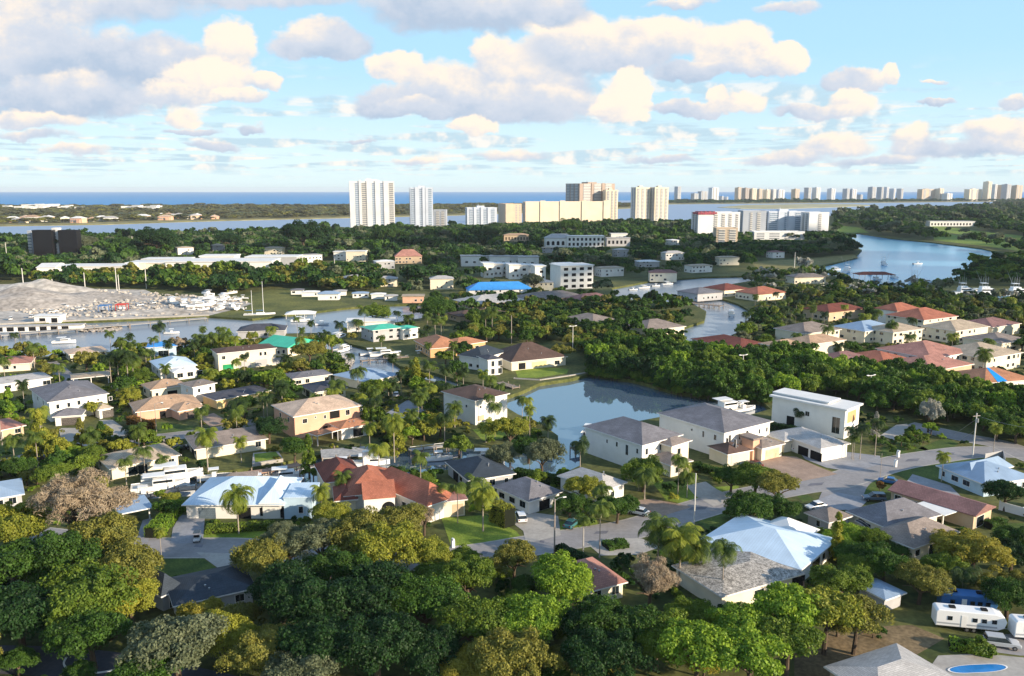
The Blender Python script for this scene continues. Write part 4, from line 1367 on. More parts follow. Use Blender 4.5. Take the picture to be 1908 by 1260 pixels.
def tower(label, x0, x1, yt, yb, ang=0, depth=22, wall='white', bays=(), ribs=(), group=None, name='condominium_tower', cat='tower', rooftop=True, floors=3.1, wins='bay', z0=-0.5, side=True):
    """block between pixels x0..x1 seen from roof yt to ground yb; bays: (u0,u1,material) as fractions of the front"""
    p0 = G(x0, yb)
    dist = p0.y
    p1 = Vector((p0.x, dist, 0))
    xr = (x1 - 954) / FPX * math.hypot(dist, 0)
    _, _, fw0 = PX(p1)
    xr = (x1 - 954) / FPX * fw0
    Wf = xr - p0.x
    c, s = math.cos(R(ang)), math.sin(R(ang))
    # turned blocks: shorten the front so both faces fit in the width
    if ang:
        Wd = max(4, (Wf - depth * abs(s)) / c)
        ox = depth * s if ang > 0 else 0
    else:
        Wd, ox = Wf, 0
    h = 1.0
    for _ in range(40):
        q = PX((p0.x, dist, h))
        h += (q[1] - yt) / FPX * q[2]
    root = empty(name, (p0.x + ox, dist, 0), R(ang), label, cat, group)
    a = MB()
    a.box(0, 0, z0, Wd, depth, h)
    a.build('wall', TW[wall], root)
    par = MB()
    t = 0.3
    for (xa, ya, xb, yb_) in ((-.15, -.15, Wd + .15, t), (-.15, depth - t, Wd + .15, depth + .15), (-.15, t, t, depth - t), (Wd - t, t, Wd + .15, depth - t)):
        par.box(xa, ya, h - .05, xb, yb_, h + 1.1)
    par.build('parapet', TW[wall], root)
    nf = max(2, int(h / floors))
    faces = [('F', Wd, bays)]
    if side:
        faces.append(('L', depth, side if isinstance(side, (list, tuple)) else [(0.2, 0.42, 'g'), (0.58, 0.8, 'g')]))
    for sd_, ln, bb in faces:
        for (u0, u1, kind) in bb:
            T = Matrix.Identity(4) if sd_ == 'F' else Matrix.Translation((0, depth, 0)) @ Matrix.Rotation(-math.pi / 2, 4, 'Z')
            b = MB(T)
            xa, xb = u0 * ln, u1 * ln
            if kind == 'w':                     # punched windows, one column
                for i in range(nf):
                    z = 1 + i * floors
                    if z + 1.8 < h:
                        b.box(xa, -0.12, z, xb, -0.01, z + 1.7)
                b.build('window_column', m_bal, root)
                continue
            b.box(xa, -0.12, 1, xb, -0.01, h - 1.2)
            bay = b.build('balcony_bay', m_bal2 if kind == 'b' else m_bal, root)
            sl = MB(T)
            for i in range(nf + 1):
                z = 1 + i * floors
                if z + 1.0 < h:
                    sl.box(xa, -1.3, z, xb, -0.13, z + 0.3)
                    sl.box(xa, -1.35, z + 0.3, xb, -1.28, z + 1.15)
            sl.build('balconies', m_slab if kind != 'b' else TW['cool'], bay)
    for (u0, u1, hh) in ribs:
        b = MB()
        b.box(u0 * Wd, -1.6, z0, u1 * Wd, -0.01, h + hh)
        b.build('pier', TW[wall], root)
    if rooftop:
        b = MB()
        b.box(Wd * .35, depth * .3, h, Wd * .6, depth * .75, h + 4)
        b.tube((Wd * .4, depth * .5, h + 4), (Wd * .4, depth * .5, h + 6.5), 0.4)
        b.build('roof_room', TW[wall], root)
    CLEAR.append((x0 + 3, yt - 5, x1 - 3, yb - 0.22 * (yb - yt), dist))
    cs = [Matrix.Translation((p0.x + ox, dist, 0)) @ Matrix.Rotation(R(ang), 4, 'Z') @ Vector(v) for v in ((0, 0, 0), (Wd, 0, 0), (Wd, depth, 0), (0, depth, 0))]
    block(cs)
    return root


tower('tallest white condominium tower with ribbed front, at the left of the tower group', 649, 735, 339, 433, 8, 30, 'white',
      bays=[(0.12, .2, 'b'), (.27, .37, 'g'), (.5, .56, 'b'), (.68, .75, 'b'), (.88, .98, 'g')], ribs=[(0, .1, 0), (.21, .26, 3), (.38, .49, 5), (.57, .67, 3), (.76, .86, 1)], side=[(.2, .4, 'b'), (.6, .8, 'b')])
tower('slim pale blue-white tower right of the tallest one', 761, 807, 351, 433, 8, 26, 'cool',
      bays=[(.05, .2, 'b'), (.42, .52, 'b'), (.8, .95, 'b')], ribs=[(.22, .4, 2), (.54, .66, 4), (.68, .78, 1)])
tower('low grey wing attached behind the slim pale tower', 808, 832, 392, 427, 0, 20, 'grey', bays=[(.2, .45, 'g'), (.6, .85, 'g')], rooftop=False)
tower('short cool white apartment block with vertical fins', 866, 926, 388, 425, 10, 26, 'cool', bays=[(.08, .2, 'b'), (.32, .42, 'b'), (.55, .65, 'b'), (.8, .92, 'b')], ribs=[(.22, .3, 2), (.45, .53, 3), (.68, .78, 1)])
tower('tan block with a dark brown end wall left of the long warm one', 928, 972, 381, 423, 25, 34, 'tan', bays=[(.6, .72, 'w'), (.84, .94, 'w')], rooftop=False, side=[])
lb = tower('long warm cream block with five taller piers, brightly sunlit', 974, 1140, 377, 421, 12, 24, 'warm',
           bays=[], ribs=[(0.0, .03, 1), (.17, .23, 3), (.40, .46, 3), (.66, .71, 3), (.92, .99, 3)], rooftop=False, side=[(.1, .4, 'g'), (.6, .9, 'g')])
tower('broad brown tower with white upper corner behind the long warm block', 1056, 1149, 343, 418, 30, 50, 'brown', bays=[(.1, .3, 'g'), (.4, .6, 'g'), (.72, .9, 'g')], ribs=[(.32, .38, 2), (.62, .7, 2)], side=[(.1, .3, 'g'), (.4, .6, 'g'), (.7, .9, 'g')])
tower('narrow beige tower at the right end of the long warm block', 1124, 1151, 355, 418, 12, 20, 'warm', bays=[(.1, .3, 'g'), (.45, .6, 'g'), (.75, .9, 'g')], side=[])
tower('left half of the cream twin tower standing alone right of the warm block', 1177, 1211, 350, 412, 20, 24, 'warm', bays=[(.08, .26, 'g'), (.4, .58, 'g'), (.74, .92, 'g')], name='condominium_tower')
tower('right half of the cream twin tower standing alone right of the warm block', 1212, 1246, 350, 412, 20, 24, 'warm', bays=[(.08, .26, 'g'), (.4, .58, 'g'), (.74, .92, 'g')])
tower('white hotel block with a pinkish red roof edge at the left of the riverside group', 1294, 1381, 397, 442, 10, 26, 'white', bays=[(.38, .46, 'g'), (.56, .64, 'g'), (.73, .8, 'g'), (.9, .96, 'g')], ribs=[], rooftop=False)
tower('grey-beige middle block of the riverside group, next to the pink-edged hotel', 1381, 1427, 394, 437, 4, 24, 'grey', bays=[(.3, .4, 'g'), (.6, .75, 'g')], rooftop=False)
tower('cool white block with a recessed glass front in the riverside group', 1427, 1500, 395, 435, 8, 24, 'cool', bays=[(.02, .24, 'b'), (.45, .5, 'b'), (.75, .95, 'b')], ribs=[(.26, .42, 1), (.55, .7, 1)])
tower('white end block with one dark window slot at the right of the riverside group', 1500, 1546, 397, 437, 12, 24, 'white', bays=[(.46, .62, 'g')], rooftop=False)
tower('low white podium building in front of the riverside group', 1404, 1500, 433, 447, 2, 20, 'white', bays=[(.05, .2, 'w'), (.3, .5, 'w'), (.6, .8, 'w')], rooftop=False, name='podium_building', cat='building', side=[])
tower('low beige stair building below the pink-edged hotel', 1334, 1374, 426, 453, 0, 18, 'tan', bays=[(.1, .4, 'g'), (.6, .9, 'g')], rooftop=False, name='stair_building', cat='building', side=[])
pe = MB()
r_ = [o for o in bpy.data.objects if 'pinkish red roof edge' in o.get('label', '')][0]
hh_ = max(v.co.z for v in r_.children[0].data.vertices)
ww_ = max(v.co.x for v in r_.children[0].data.vertices)
for i in range(9):
    pe.box(-.6 + i * ww_ / 9, -.9, hh_ - 1.2, -.6 + (i + .8) * ww_ / 9, 20, hh_ + 2.2 + (i % 2) * 1.2)
pe.build('red_roof_edge', mat('faded_red_roof_edge', '#a4505c', 0.8, 0.2, 0.2), r_)

# black glass office pair
for lb_, x0, x1 in (('left cube of the black glass office pair', 64, 100), ('right cube of the black glass office pair', 112, 146)):
    tower(lb_ + ' in the woods at the left', x0, x1, 431, 480, 0, 9, 'black', bays=[], rooftop=False, name='office_block', cat='office', side=[])
tower('white stair core between the two black glass office cubes', 101, 111, 427, 479, 0, 8, 'white', bays=[(.3, .7, 'w')], rooftop=False, name='stair_tower', cat='office', side=[])
tower('dark side wing left of the black glass office pair', 55, 63, 432, 478, 0, 8, 'grey', bays=[(.1, .9, 'g')], rooftop=False, name='office_block', cat='office', side=[])

# far skyline on the right: left pixel, right pixel, top, colour
SK = [(1258, 1269, 347, 'grey', 'solitary grey slab'), (1289, 1302, 360, 'grey', 'low grey block'), (1302, 1320, 356, 'grey', 'stepped grey block'), (1322, 1340, 349, 'cool', 'taller grey-blue slab'),
      (1341, 1348, 365, 'cool', 'tiny white block'), (1350, 1357, 366, 'cool', 'second tiny white block'), (1371, 1384, 349, 'tan', 'tan slab with a flat top'), (1384, 1397, 350, 'brown', 'brown slab'),
      (1397, 1410, 351, 'warm', 'cream slab'), (1410, 1424, 352, 'tan', 'pinkish slab'), (1424, 1436, 353, 'warm', 'pale cream block'), (1436, 1446, 352, 'white', 'white block'),
      (1446, 1463, 353, 'cool', 'white block with blue side'), (1477, 1490, 352, 'tan', 'lone orange-tan tower'), (1501, 1512, 349, 'grey', 'grey tower of a pair'), (1516, 1529, 349, 'white', 'white tower of a pair'),
      (1544, 1557, 351, 'cool', 'bluish small tower'), (1573, 1583, 351, 'grey', 'grey tower left of a wide one'), (1583, 1597, 352, 'cool', 'wide pale blue tower'), (1599, 1608, 362, 'grey', 'low grey block with cranes'),
      (1620, 1633, 348, 'grey', 'dark-topped grey tower'), (1637, 1646, 348, 'grey', 'slim grey tower'), (1647, 1656, 348, 'cool', 'slim blue tower'), (1660, 1668, 351, 'cool', 'small blue tower'), (1674, 1683, 351, 'grey', 'small grey tower'),
      (1713, 1746, 352, 'tan', 'wide tan resort block'), (1746, 1759, 351, 'warm', 'cream resort wing'), (1760, 1776, 360, 'white', 'low white resort wing'), (1801, 1834, 352, 'warm', 'wide cream hotel'),
      (1835, 1847, 338, 'warm', 'tallest cream tower of the skyline'), (1848, 1857, 343, 'white', 'white tower next to the tallest'), (1860, 1868, 344, 'tan', 'tan tower near the photo edge'), (1870, 1884, 343, 'grey', 'grey twin tower near the photo edge'),
      (1888, 1906, 345, 'tan', 'last broad tan tower at the photo edge')]
for (x0, x1, yt, c, lab) in SK:
    tower(lab + ' on the far shore skyline', x0, x1, yt + 1.0, 374.4 + (0.6 if (x0 % 3) else 0), 20, 40, c, bays=[(.12, .3, 'g'), (.55, .75, 'g')] if x1 - x0 > 9 else [(.3, .7, 'g')], rooftop=(x1 - x0 > 11),
          group='towers of the far shore skyline', side=[], floors=4)
# houses on the barrier island
rnd = random.Random(5)
hueW = ['white', 'cream', 'white', 'tan', 'peach']
for i in range(60):
    if i < 16:
        x, y = rnd.uniform(0, 210), rnd.uniform(411, 417)
    elif i < 26:
        x, y = rnd.uniform(230, 400), rnd.uniform(404, 410.5)
    elif i < 52:
        x, y = rnd.uniform(5, 145), rnd.uniform(388, 393)
    else:
        x, y = rnd.uniform(225, 290), rnd.uniform(391, 393)
    big = y < 395
    ww = rnd.uniform(20, 38) if big else rnd.uniform(14, 30)
    hh = rnd.uniform(9, 17) if big else rnd.uniform(5, 10)
    wc = 'white' if big else ('peach' if 290 < x and rnd.random() < .5 else rnd.choice(hueW))
    p = G(x, y)
    a0 = rnd.uniform(-10, 30)
    rt = empty('island_house', p, R(a0), 'pale %s on the barrier island' % ('beachfront block with a flat roof near the sea' if big else 'house with a low roof along the lagoon shore'), 'house',
               'beachfront blocks on the island' if big else 'houses on the island shore')
    a = MB()
    a.box(0, 0, -1, ww, 18, hh)
    a.box(ww * .6, -3, -1, ww * .9, 0, hh * .7)
    a.build('wall', WALLS[wc], rt)
    b = MB()
    roof_mesh(b, ww, 18, .8, hh, 0.8 if big else 4, 'flat' if big else 'hip')
    b.build('roof', ROOFS['white' if big else rnd.choice(['cream', 'tan', 'lightgrey', 'white'])], rt, uv=True)
    c = MB()
    for k in range(int(ww / 5)):
        c.box(1.5 + 5 * k, -.2, 2, 4.5 + 5 * k, -.02, hh - 3)
    c.build('windows', m_bal, rt)

# pale houses half hidden in the far wood
rnd = random.Random(17)
for i, (x, y) in enumerate([(330, 462), (395, 458), (560, 476), (700, 488), (1150, 466), (1190, 488), (1240, 472), (1290, 496), (1340, 480), (1250, 448), (700, 520), (640, 518), (1120, 500), (490, 462), (1210, 508), (1010, 462), (1440, 470), (800, 520)]):
    small('pale house half hidden among the trees of the far wood', (x, y), rnd.uniform(12, 22), rnd.uniform(10, 14), rnd.uniform(5, 7.5), rnd.uniform(.6, 2.2), rnd.choice(['white', 'lightgrey', 'beige', 'mauve']), rnd.choice(['white', 'cream', 'grey']),
          rnd.uniform(-5, 35), group='pale houses in the far wood')
# low sheds and boat covers right of the olive field
for i, (x, y, w_, c_) in enumerate([(560, 545, 12, 'white'), (620, 543, 9, 'lightgrey'), (655, 547, 11, 'bluegrey'), (690, 549, 10, 'white'), (715, 552, 9, 'lightgrey'), (540, 541, 9, 'grey')]):
    small('low pale shed in the row behind the olive field', (x, y), w_, 7, 3, .8, c_, 'white', 8, name='shed', cat='shed', group='sheds behind the olive field')

# ------------------------------------------------------------------ vegetation
def unit(v):
    return v / np.maximum(np.linalg.norm(v, axis=1, keepdims=True), 1e-9)


def leaf_quads(P, Nn, size, rng, aspect=0.6, jit=0.7):
    """one small pointed quad per point, facing roughly along Nn"""
    n = len(P)
    nn = unit(Nn + rng.normal(0, jit, (n, 3)))
    t = unit(np.cross(nn, rng.normal(0, 1, (n, 3))))
    b = np.cross(nn, t)
    s = (size * rng.uniform(0.6, 1.3, n))[:, None]
    V = np.stack([P - t * s, P - b * s * aspect + nn * s * 0.15, P + t * s, P + b * s * aspect + nn * s * 0.15], 1).reshape(-1, 3)
    F = np.arange(4 * n).reshape(n, 4)
    return V, F


def crown_points(rng, puffs, per, shape='round'):
    """points and outward directions over many puffs in a crown of unit radius centred at the origin"""
    Ps, Ns = [], []
    nl = 6
    lob = unit(rng.normal(0, 1, (nl, 3)) * np.array([1, 1, .55]))
    lob[:, 2] = np.abs(lob[:, 2]) - .12
    lc = lob * rng.uniform(.28, .55, (nl, 1)) * np.array([1, 1, .8])
    lr = rng.uniform(.42, .62, nl)
    for i in range(puffs):
        d = rng.normal(0, 1, 3)
        d /= np.linalg.norm(d)
        if shape == 'round':
            if d[2] < -0.35:
                d[2] *= -0.6
            q = i % nl
            c = lc[q] + d * lr[q] * rng.uniform(0.55, 1.0) * np.array([1, 1, 0.8])
            if c[2] < -.3:
                c[2] *= .6
            r = rng.uniform(0.09, 0.23) * (1.0 if puffs > 100 else 1.2)
            d = unit((c + np.array([0, 0, .15]))[None])[0]
        elif shape == 'flat':
            a = rng.uniform(0, 2 * math.pi)
            q = math.sqrt(rng.uniform(0, 1)) * 0.85
            c = np.array([math.cos(a) * q, math.sin(a) * q, 0.28 * (1 - q * q) + rng.normal(0, 0.07)])
            r = rng.uniform(0.16, 0.28)
        elif shape == 'column':
            t = rng.uniform(0, 1)
            a = rng.uniform(0, 2 * math.pi)
            q = 0.36 * (1 - t) ** 0.7
            c = np.array([math.cos(a) * q, math.sin(a) * q, -0.95 + 2.2 * t])
            r = rng.uniform(0.13, 0.24) * (1.15 - 0.6 * t)
        else:                                    # cone
            t = rng.uniform(0, 1) ** 1.4
            a = rng.uniform(0, 2 * math.pi)
            q = 0.72 * (1 - t)
            c = np.array([math.cos(a) * q, math.sin(a) * q, -0.8 + 1.9 * t])
            r = rng.uniform(0.14, 0.26) * (1.2 - 0.7 * t)
        m = per
        e = unit(rng.normal(0, 1, (m, 3)))
        e[:, 2] = np.where(e[:, 2] < -0.3, -e[:, 2], e[:, 2])
        rr = r * rng.uniform(0.72, 1.12, (m, 1))
        Ps.append(c + e * rr * np.array([1, 1, 0.8]))
        dn = e * 0.75 + d * 0.35 if shape == 'round' else e
        Ns.append(dn)
    return np.concatenate(Ps), np.concatenate(Ns)


def np_object(name, V, F, m, parent=None, smooth=False):
    me = mesh_np(name, V, F, m, smooth=smooth)
    o = bpy.data.objects.new(name, me)
    COL.objects.link(o)
    o.parent = parent
    return o


m_bark = mat('bark', '#5a4d40', 0.95, 0.2, 2.0)
m_bark_pale = mat('pale_bark', '#a79c8c', 0.95, 0.2, 2.0)
m_palmbark = mat('palm_trunk', '#a0968a', 0.9, 0.15, 3.0)
LEAF = {
    'dark': leaf_mat('leaves_dark', '#233c18', '#52742a'), 'deep': leaf_mat('leaves_deep_shaded', '#182e1a', '#335426'),  # deep: dark green with the bottom-centre hollow's shade put into the leaf colour
    'mid': leaf_mat('leaves_mid', '#34541c', '#7c9032'), 'olive': leaf_mat('leaves_olive', '#4c5424', '#929042'),
    'yellow': leaf_mat('leaves_yellow_green', '#5e6e24', '#a8a840'), 'bright': leaf_mat('leaves_bright', '#406c1e', '#92ac36'),
    'grey': leaf_mat('leaves_grey_green', '#46523a', '#7c8464'), 'bare': leaf_mat('twigs_pinkish', '#7d6c5a', '#a99a82', trans=0.1),
    'gold': leaf_mat('leaves_golden', '#6a6a24', '#b2a844'), 'rust': leaf_mat('leaves_rust', '#5c4522', '#94703a'),
    'silver': leaf_mat('leaves_silver', '#7d7f72', '#aeada2', trans=0.1), 'mangrove': leaf_mat('leaves_mangrove', '#1c3a18', '#5a7c28'),
    'scrub': leaf_mat('leaves_scrub', '#45482c', '#74724a'),
    'palm': leaf_mat('palm_fronds', '#2f4a1e', '#6e8034'), 'palm_yellow': leaf_mat('palm_fronds_yellow', '#4e6822', '#949c3a'), 'palm_dark': leaf_mat('palm_fronds_dark', '#1e3218', '#44592c'),
}
PROTO = {}


def tree_proto(key, shape, puffs, per, size, hz, seed, trunk=True, limbs=5, twig=False):
    """unit tree: crown radius 1, crown centre at height hz; parts crown and trunk"""
    rng = np.random.default_rng(seed)
    P, Nn = crown_points(rng, puffs, per, shape)
    if twig:
        V, F = leaf_quads(P, Nn, size, rng, 0.13, 1.2)
    else:
        V, F = leaf_quads(P, Nn, size, rng)
    V = V + np.array([0, 0, hz])
    cr = mesh_np('crown', V, F, LEAF['mid'])
    mb = MB()
    r0 = 0.06
    x, y = rng.normal(0, .05, 2)
    zt = hz - 0.15
    mb.path([(0, 0, -0.05), (x * .6, y * .6, zt * .5), (x, y, zt)], [r0 * 1.3, r0, r0 * .75], 7)
    for i in range(limbs):
        a = 2 * math.pi * (i + rng.uniform(0, .6)) / max(limbs, 1)
        z0 = zt * rng.uniform(.55, .95)
        q = rng.uniform(.4, .75)
        top = (math.cos(a) * q, math.sin(a) * q, hz + rng.uniform(-.1, .35))
        mid = (math.cos(a) * q * .5, math.sin(a) * q * .5, (z0 + top[2]) / 2 + .05)
        mb.path([(x * .8, y * .8, z0), mid, top], [r0 * .55, r0 * .4, r0 * .15], 5)
    me = bpy.data.meshes.new('trunk')
    me.from_pydata(mb.v, [], mb.f)
    me.materials.append(m_bark)
    PROTO[key] = dict(crown=cr, trunk=me, hz=hz)


for i in range(5):
    tree_proto(f'hi{i}', 'round', 190, 180, 0.029, 0.8, 40 + i)
for i in range(3):
    tree_proto(f'mid{i}', 'round', 40, 120, 0.07, 0.78, 50 + i)
for i in range(3):
    tree_proto(f'mang{i}', 'round', 46, 130, 0.062, 0.5, 55 + i, limbs=2)
for i in range(2):
    tree_proto(f'low{i}', 'round', 16, 34, 0.19, 0.9, 60 + i, limbs=3)
for i in range(2):
    tree_proto(f'flat{i}', 'flat', 60, 200, 0.045, 1.25, 70 + i, limbs=8)
tree_proto('column0', 'column', 60, 110, 0.06, 1.05, 80, limbs=0)
tree_proto('column1', 'column', 50, 90, 0.07, 1.05, 81, limbs=0)
tree_proto('cone0', 'cone', 70, 150, 0.05, 0.95, 82, limbs=0)
for i in range(2):
    tree_proto(f'twig{i}', 'round', 110, 260, 0.05, 1.0, 90 + i, limbs=12, twig=True)
    tree_proto(f'bush{i}', 'round', 26, 90, 0.09, 0.45, 95 + i, limbs=0)

NKIND = {}
PENDING = []      # scattered broadleaf trees, individual or massed, decided at the end
NTREE = [0]


def put_tree(key, x, y, r, label, group=None, leaf='mid', rz=None, sz=1.0, name='tree', cat='tree', z=0.0, bark=None, part=True):
    p = PROTO[key]
    rnd = random.Random(int(x * 13 + y * 7))
    o = empty(name, (x, y, z), rnd.uniform(0, 6.28) if rz is None else rz, label, cat, group)
    o.scale = (r, r, r * sz)
    for nm in ('crown', 'trunk'):
        if nm == 'trunk' and not part:
            continue
        c = bpy.data.objects.new(nm if key[:4] != 'bush' else ('foliage' if nm == 'crown' else 'stem'), p[nm])
        COL.objects.link(c)
        c.parent = o
        if nm == 'crown':
            c.material_slots[0].link = 'OBJECT'
            c.material_slots[0].material = LEAF[leaf]
        elif bark:
            c.material_slots[0].link = 'OBJECT'
            c.material_slots[0].material = bark
    return o


ADJ = {'dark': 'dark green', 'deep': 'deep green', 'mid': 'mid green', 'olive': 'olive green', 'yellow': 'yellow-green', 'bright': 'bright green', 'grey': 'grey-green',
       'bare': 'bare pinkish brown', 'gold': 'golden green', 'rust': 'rusty orange', 'silver': 'silvery white', 'mangrove': 'glossy green'}


def tree(px, py, w, leaf, where, key=None, sz=1.0, lift=0.0):
    """a single tree by crown centre and crown width in photo pixels"""
    if key is None:
        key = random.choice(['hi0', 'hi1', 'hi2', 'hi3', 'hi4'] if w > 60 else ['mid0', 'mid1', 'mid2'])
    hz = PROTO[key]['hz']
    zc = 6.0
    for _ in range(8):
        p = G(px, py, zc)
        r = w / 2 * PX(p)[2] / FPX
        zc = r * sz * hz + lift
    label = '%s tree %s' % (ADJ[leaf], where)
    if key.startswith('twig'):
        leafk = leaf
        label = '%s twiggy tree %s' % (ADJ[leaf], where)
    elif key.startswith('flat'):
        label = '%s flat-topped tree %s' % (ADJ[leaf], where)
    elif key.startswith('column'):
        label = 'tall narrow %s tree %s' % (ADJ[leaf], where)
    elif key.startswith('cone'):
        label = 'conical %s tree %s' % (ADJ[leaf], where)
    block([p + Vector((math.cos(a) * r * .8, math.sin(a) * r * .8, 0)) for a in [i * math.pi / 4 for i in range(8)]])
    NTREE[0] += 1
    if len(label.split()) > 16:
        print('LONG', label)
    return put_tree(key, p.x, p.y, r, label, None, leaf, sz=sz)


# ---- palms
def palm_proto(key, nf, length, droop, width, seed, nl=16, skirt=False):
    rng = np.random.default_rng(seed)
    V, F = [], []

    def quad(a, b, c, d):
        o = len(V)
        V.extend([a, b, c, d])
        F.append((o, o + 1, o + 2, o + 3))
    for i in range(nf):
        az = 2 * math.pi * i / nf + rng.normal(0, .15)
        el = rng.uniform(-0.25, 1.25) if not skirt else rng.uniform(-0.7, 1.3)
        ln = length * rng.uniform(.8, 1.1)
        dr = np.array([math.cos(az), math.sin(az), 0])
        pts = []
        pos = np.zeros(3)
        e = el
        stp = ln / nl
        for k in range(nl + 1):
            pts.append(pos.copy())
            pos = pos + (dr * math.cos(e) + np.array([0, 0, 1]) * math.sin(e)) * stp
            e -= droop * (0.4 + 1.1 * k / nl) / nl * 2
        side = np.array([-math.sin(az), math.cos(az), 0])
        for k in range(nl):
            t = (k + .5) / nl
            wd = width * math.sin(math.pi * min(1, t * 0.9 + .12)) ** .7
            a, b = pts[k], pts[k + 1]
            quad(a - side * .03, b - side * .03, b + side * .03, a + side * .03)
            for s in (-1, 1):
                for h in (0, .5):
                    r0 = a + (b - a) * h
                    r1 = a + (b - a) * (h + .34)
                    tip = side * s * wd + (b - a) * 1.4 + np.array([0, 0, -wd * rng.uniform(.45, .95)])
                    quad(r0, r1, r1 + tip * 1.0, r0 + tip * .97)
    me = mesh_np('fronds', np.array(V), np.array(F), LEAF['palm'])
    tr = MB()
    n = 8
    pts = [(0.5 * math.sin(j / n * 1.5) * 0.03, 0, j / n) for j in range(n + 1)]
    tr.path(pts, [0.15 if j == 0 else 0.115 - 0.03 * j / n for j in range(n + 1)], 8)
    tm = bpy.data.meshes.new('trunk')
    tm.from_pydata(tr.v, [], tr.f)
    tm.materials.append(m_palmbark)
    PROTO[key] = dict(fronds=me, trunk=tm)


palm_proto('palm0', 24, 3.7, 1.5, .8, 1)
palm_proto('palm1', 20, 3.4, 1.7, .75, 2)
palm_proto('palm2', 34, 3.0, 1.3, .65, 3, skirt=True)
palm_proto('date', 50, 4.0, 1.6, .5, 4, skirt=True)


def put_palm(x, y, h, size, label, group=None, key='palm0', leaf='palm', lean=0.0):
    """h: height of the crown's heart; size: frond scale"""
    rnd = random.Random(int(x * 11 + y * 5))
    o = empty('palm_tree', (x, y, 0), rnd.uniform(0, 6.28), label, 'palm', group)
    p = PROTO[key]
    t = bpy.data.objects.new('trunk', p['trunk'])
    t.scale = (size, size, h)
    f = bpy.data.objects.new('fronds', p['fronds'])
    f.location = (0, 0, h)
    f.scale = (size,) * 3
    for c in (t, f):
        COL.objects.link(c)
        c.parent = o
    o.rotation_euler = (lean, 0, rnd.uniform(0, 6.28))
    f.material_slots[0].link = 'OBJECT'
    f.material_slots[0].material = LEAF[leaf]
    return o


def palm(px, ytop, ybase, where, key='palm0', leaf='palm', size=1.0, adj='palm with a pale trunk', group=None):
    b = G(px, ybase)
    h = 3.0
    for _ in range(30):
        q = PX((b.x, b.y, h + 1.0 * size))
        h += (q[1] - ytop) / FPX * q[2]
    put_palm(b.x, b.y, h, size, ('%s %s' % (adj, where)), group, key, leaf)
    return b, h


# --- foreground trees: crown centre, crown width, foliage, where
T = tree
T(140, 948, 195, 'bare', 'under the slate blue roof at the left', 'twig0')
T(38, 985, 150, 'yellow', 'at the left photo edge beside the bare pinkish one')
T(175, 1015, 170, 'olive', 'directly below the bare pinkish one')
T(72, 1060, 190, 'dark', 'two crowns in from the left photo edge')
T(228, 1065, 160, 'olive', 'whose crown touches the driveway palm with the stubby top')
T(150, 1120, 200, 'mid', 'left of the dark slate roof, low in its clump', 'hi2')
T(245, 1120, 120, 'yellow', 'against the left end of the dark slate roof')
T(35, 1145, 190, 'deep', 'above the dark road at the left photo edge')
T(170, 1185, 170, 'dark', 'over the curved white kerb')
T(372, 1142, 84, 'gold', 'with golden-brown foliage under the dark slate roof')
T(442, 1156, 104, 'olive', 'right of the golden-brown one under the dark slate roof')
T(330, 1205, 200, 'grey', 'with a broad dull crown at the bottom left')
T(415, 1185, 130, 'yellow', 'directly below the golden-brown one')
T(490, 1215, 150, 'olive', 'at the bottom right of the broad dull crown')
T(560, 1262, 160, 'grey', 'cut by the bottom edge below the shaded hollow')
T(280, 1255, 150, 'dark', 'cut by the bottom edge beside the curved white kerb')
T(524, 1106, 150, 'deep', 'right of the dark slate roof')
T(590, 1125, 190, 'deep', 'in the shaded hollow at the bottom centre, upper left', 'hi1')
T(690, 1120, 180, 'deep', 'in the shaded hollow at the bottom centre, upper middle')
T(600, 1205, 190, 'deep', 'in the shaded hollow at the bottom centre, lower left')
T(700, 1200, 190, 'deep', 'in the shaded hollow at the bottom centre, lower right')
T(790, 1130, 170, 'dark', 'at the right rim of the shaded hollow')
T(800, 1215, 150, 'deep', 'low at the right rim of the shaded hollow')
T(870, 1085, 130, 'mid', 'just below the white pickup')
T(885, 1170, 170, 'mid', 'between the shaded hollow and the bright crowns')
T(985, 1160, 170, 'bright', 'below the bright spreading crown beside the pickup')
T(1040, 1085, 150, 'bright', 'spreading beside the clipped dark hedge and white pickup')
T(945, 1240, 170, 'olive', 'at the bottom edge left of the little olive dome')
T(868, 1250, 120, 'gold', 'at the bottom edge, leftmost of the olive domes')
T(1030, 1235, 90, 'olive', 'shaped as a little dome at the bottom edge')
T(490, 1040, 130, 'olive', 'next to the concrete apron above the dark slate roof')
T(540, 1015, 110, 'grey', 'with pale bare limbs right of the hedge-framed lawn', 'twig1')
T(615, 960, 90, 'yellow', 'squeezed between the wide blue-white roof and the red villa')
T(600, 1015, 130, 'grey', 'with tangled pale limbs, second right of the hedge-framed lawn')
T(665, 1000, 150, 'olive', 'below the arch of the red villa')
T(720, 1030, 150, 'yellow', 'with the sunniest crown below the red villa')
T(745, 975, 120, 'olive', 'right under the entrance wall of the red villa')
T(790, 965, 70, 'bare', 'brownish and loose beside the front lawn', 'twig0')
T(795, 1035, 110, 'yellow', 'at the road bend where the front lawn starts')
T(640, 1060, 130, 'dark', 'between the pale limbs and the shaded hollow')
T(1150, 1165, 170, 'dark', 'below the small pink-tiled hip roof')
T(1085, 1190, 130, 'deep', 'in the shadow left of the round-topped pines')
T(1120, 1240, 170, 'deep', 'at the bottom edge in the deepest shadow right of centre')
T(1210, 1085, 115, 'bare', 'between the pink-tiled hip and the gravel roof', 'twig1', sz=1.1)
T(1225, 1190, 160, 'mid', 'left of the round-topped pines')
T(1288, 1152, 110, 'mid', 'under the foot of the tall single palm')
T(1300, 1210, 150, 'bright', 'like a round-topped pine, above the small yellow one', 'flat0')
T(1312, 1235, 75, 'gold', 'small and glowing yellow at the bottom edge')
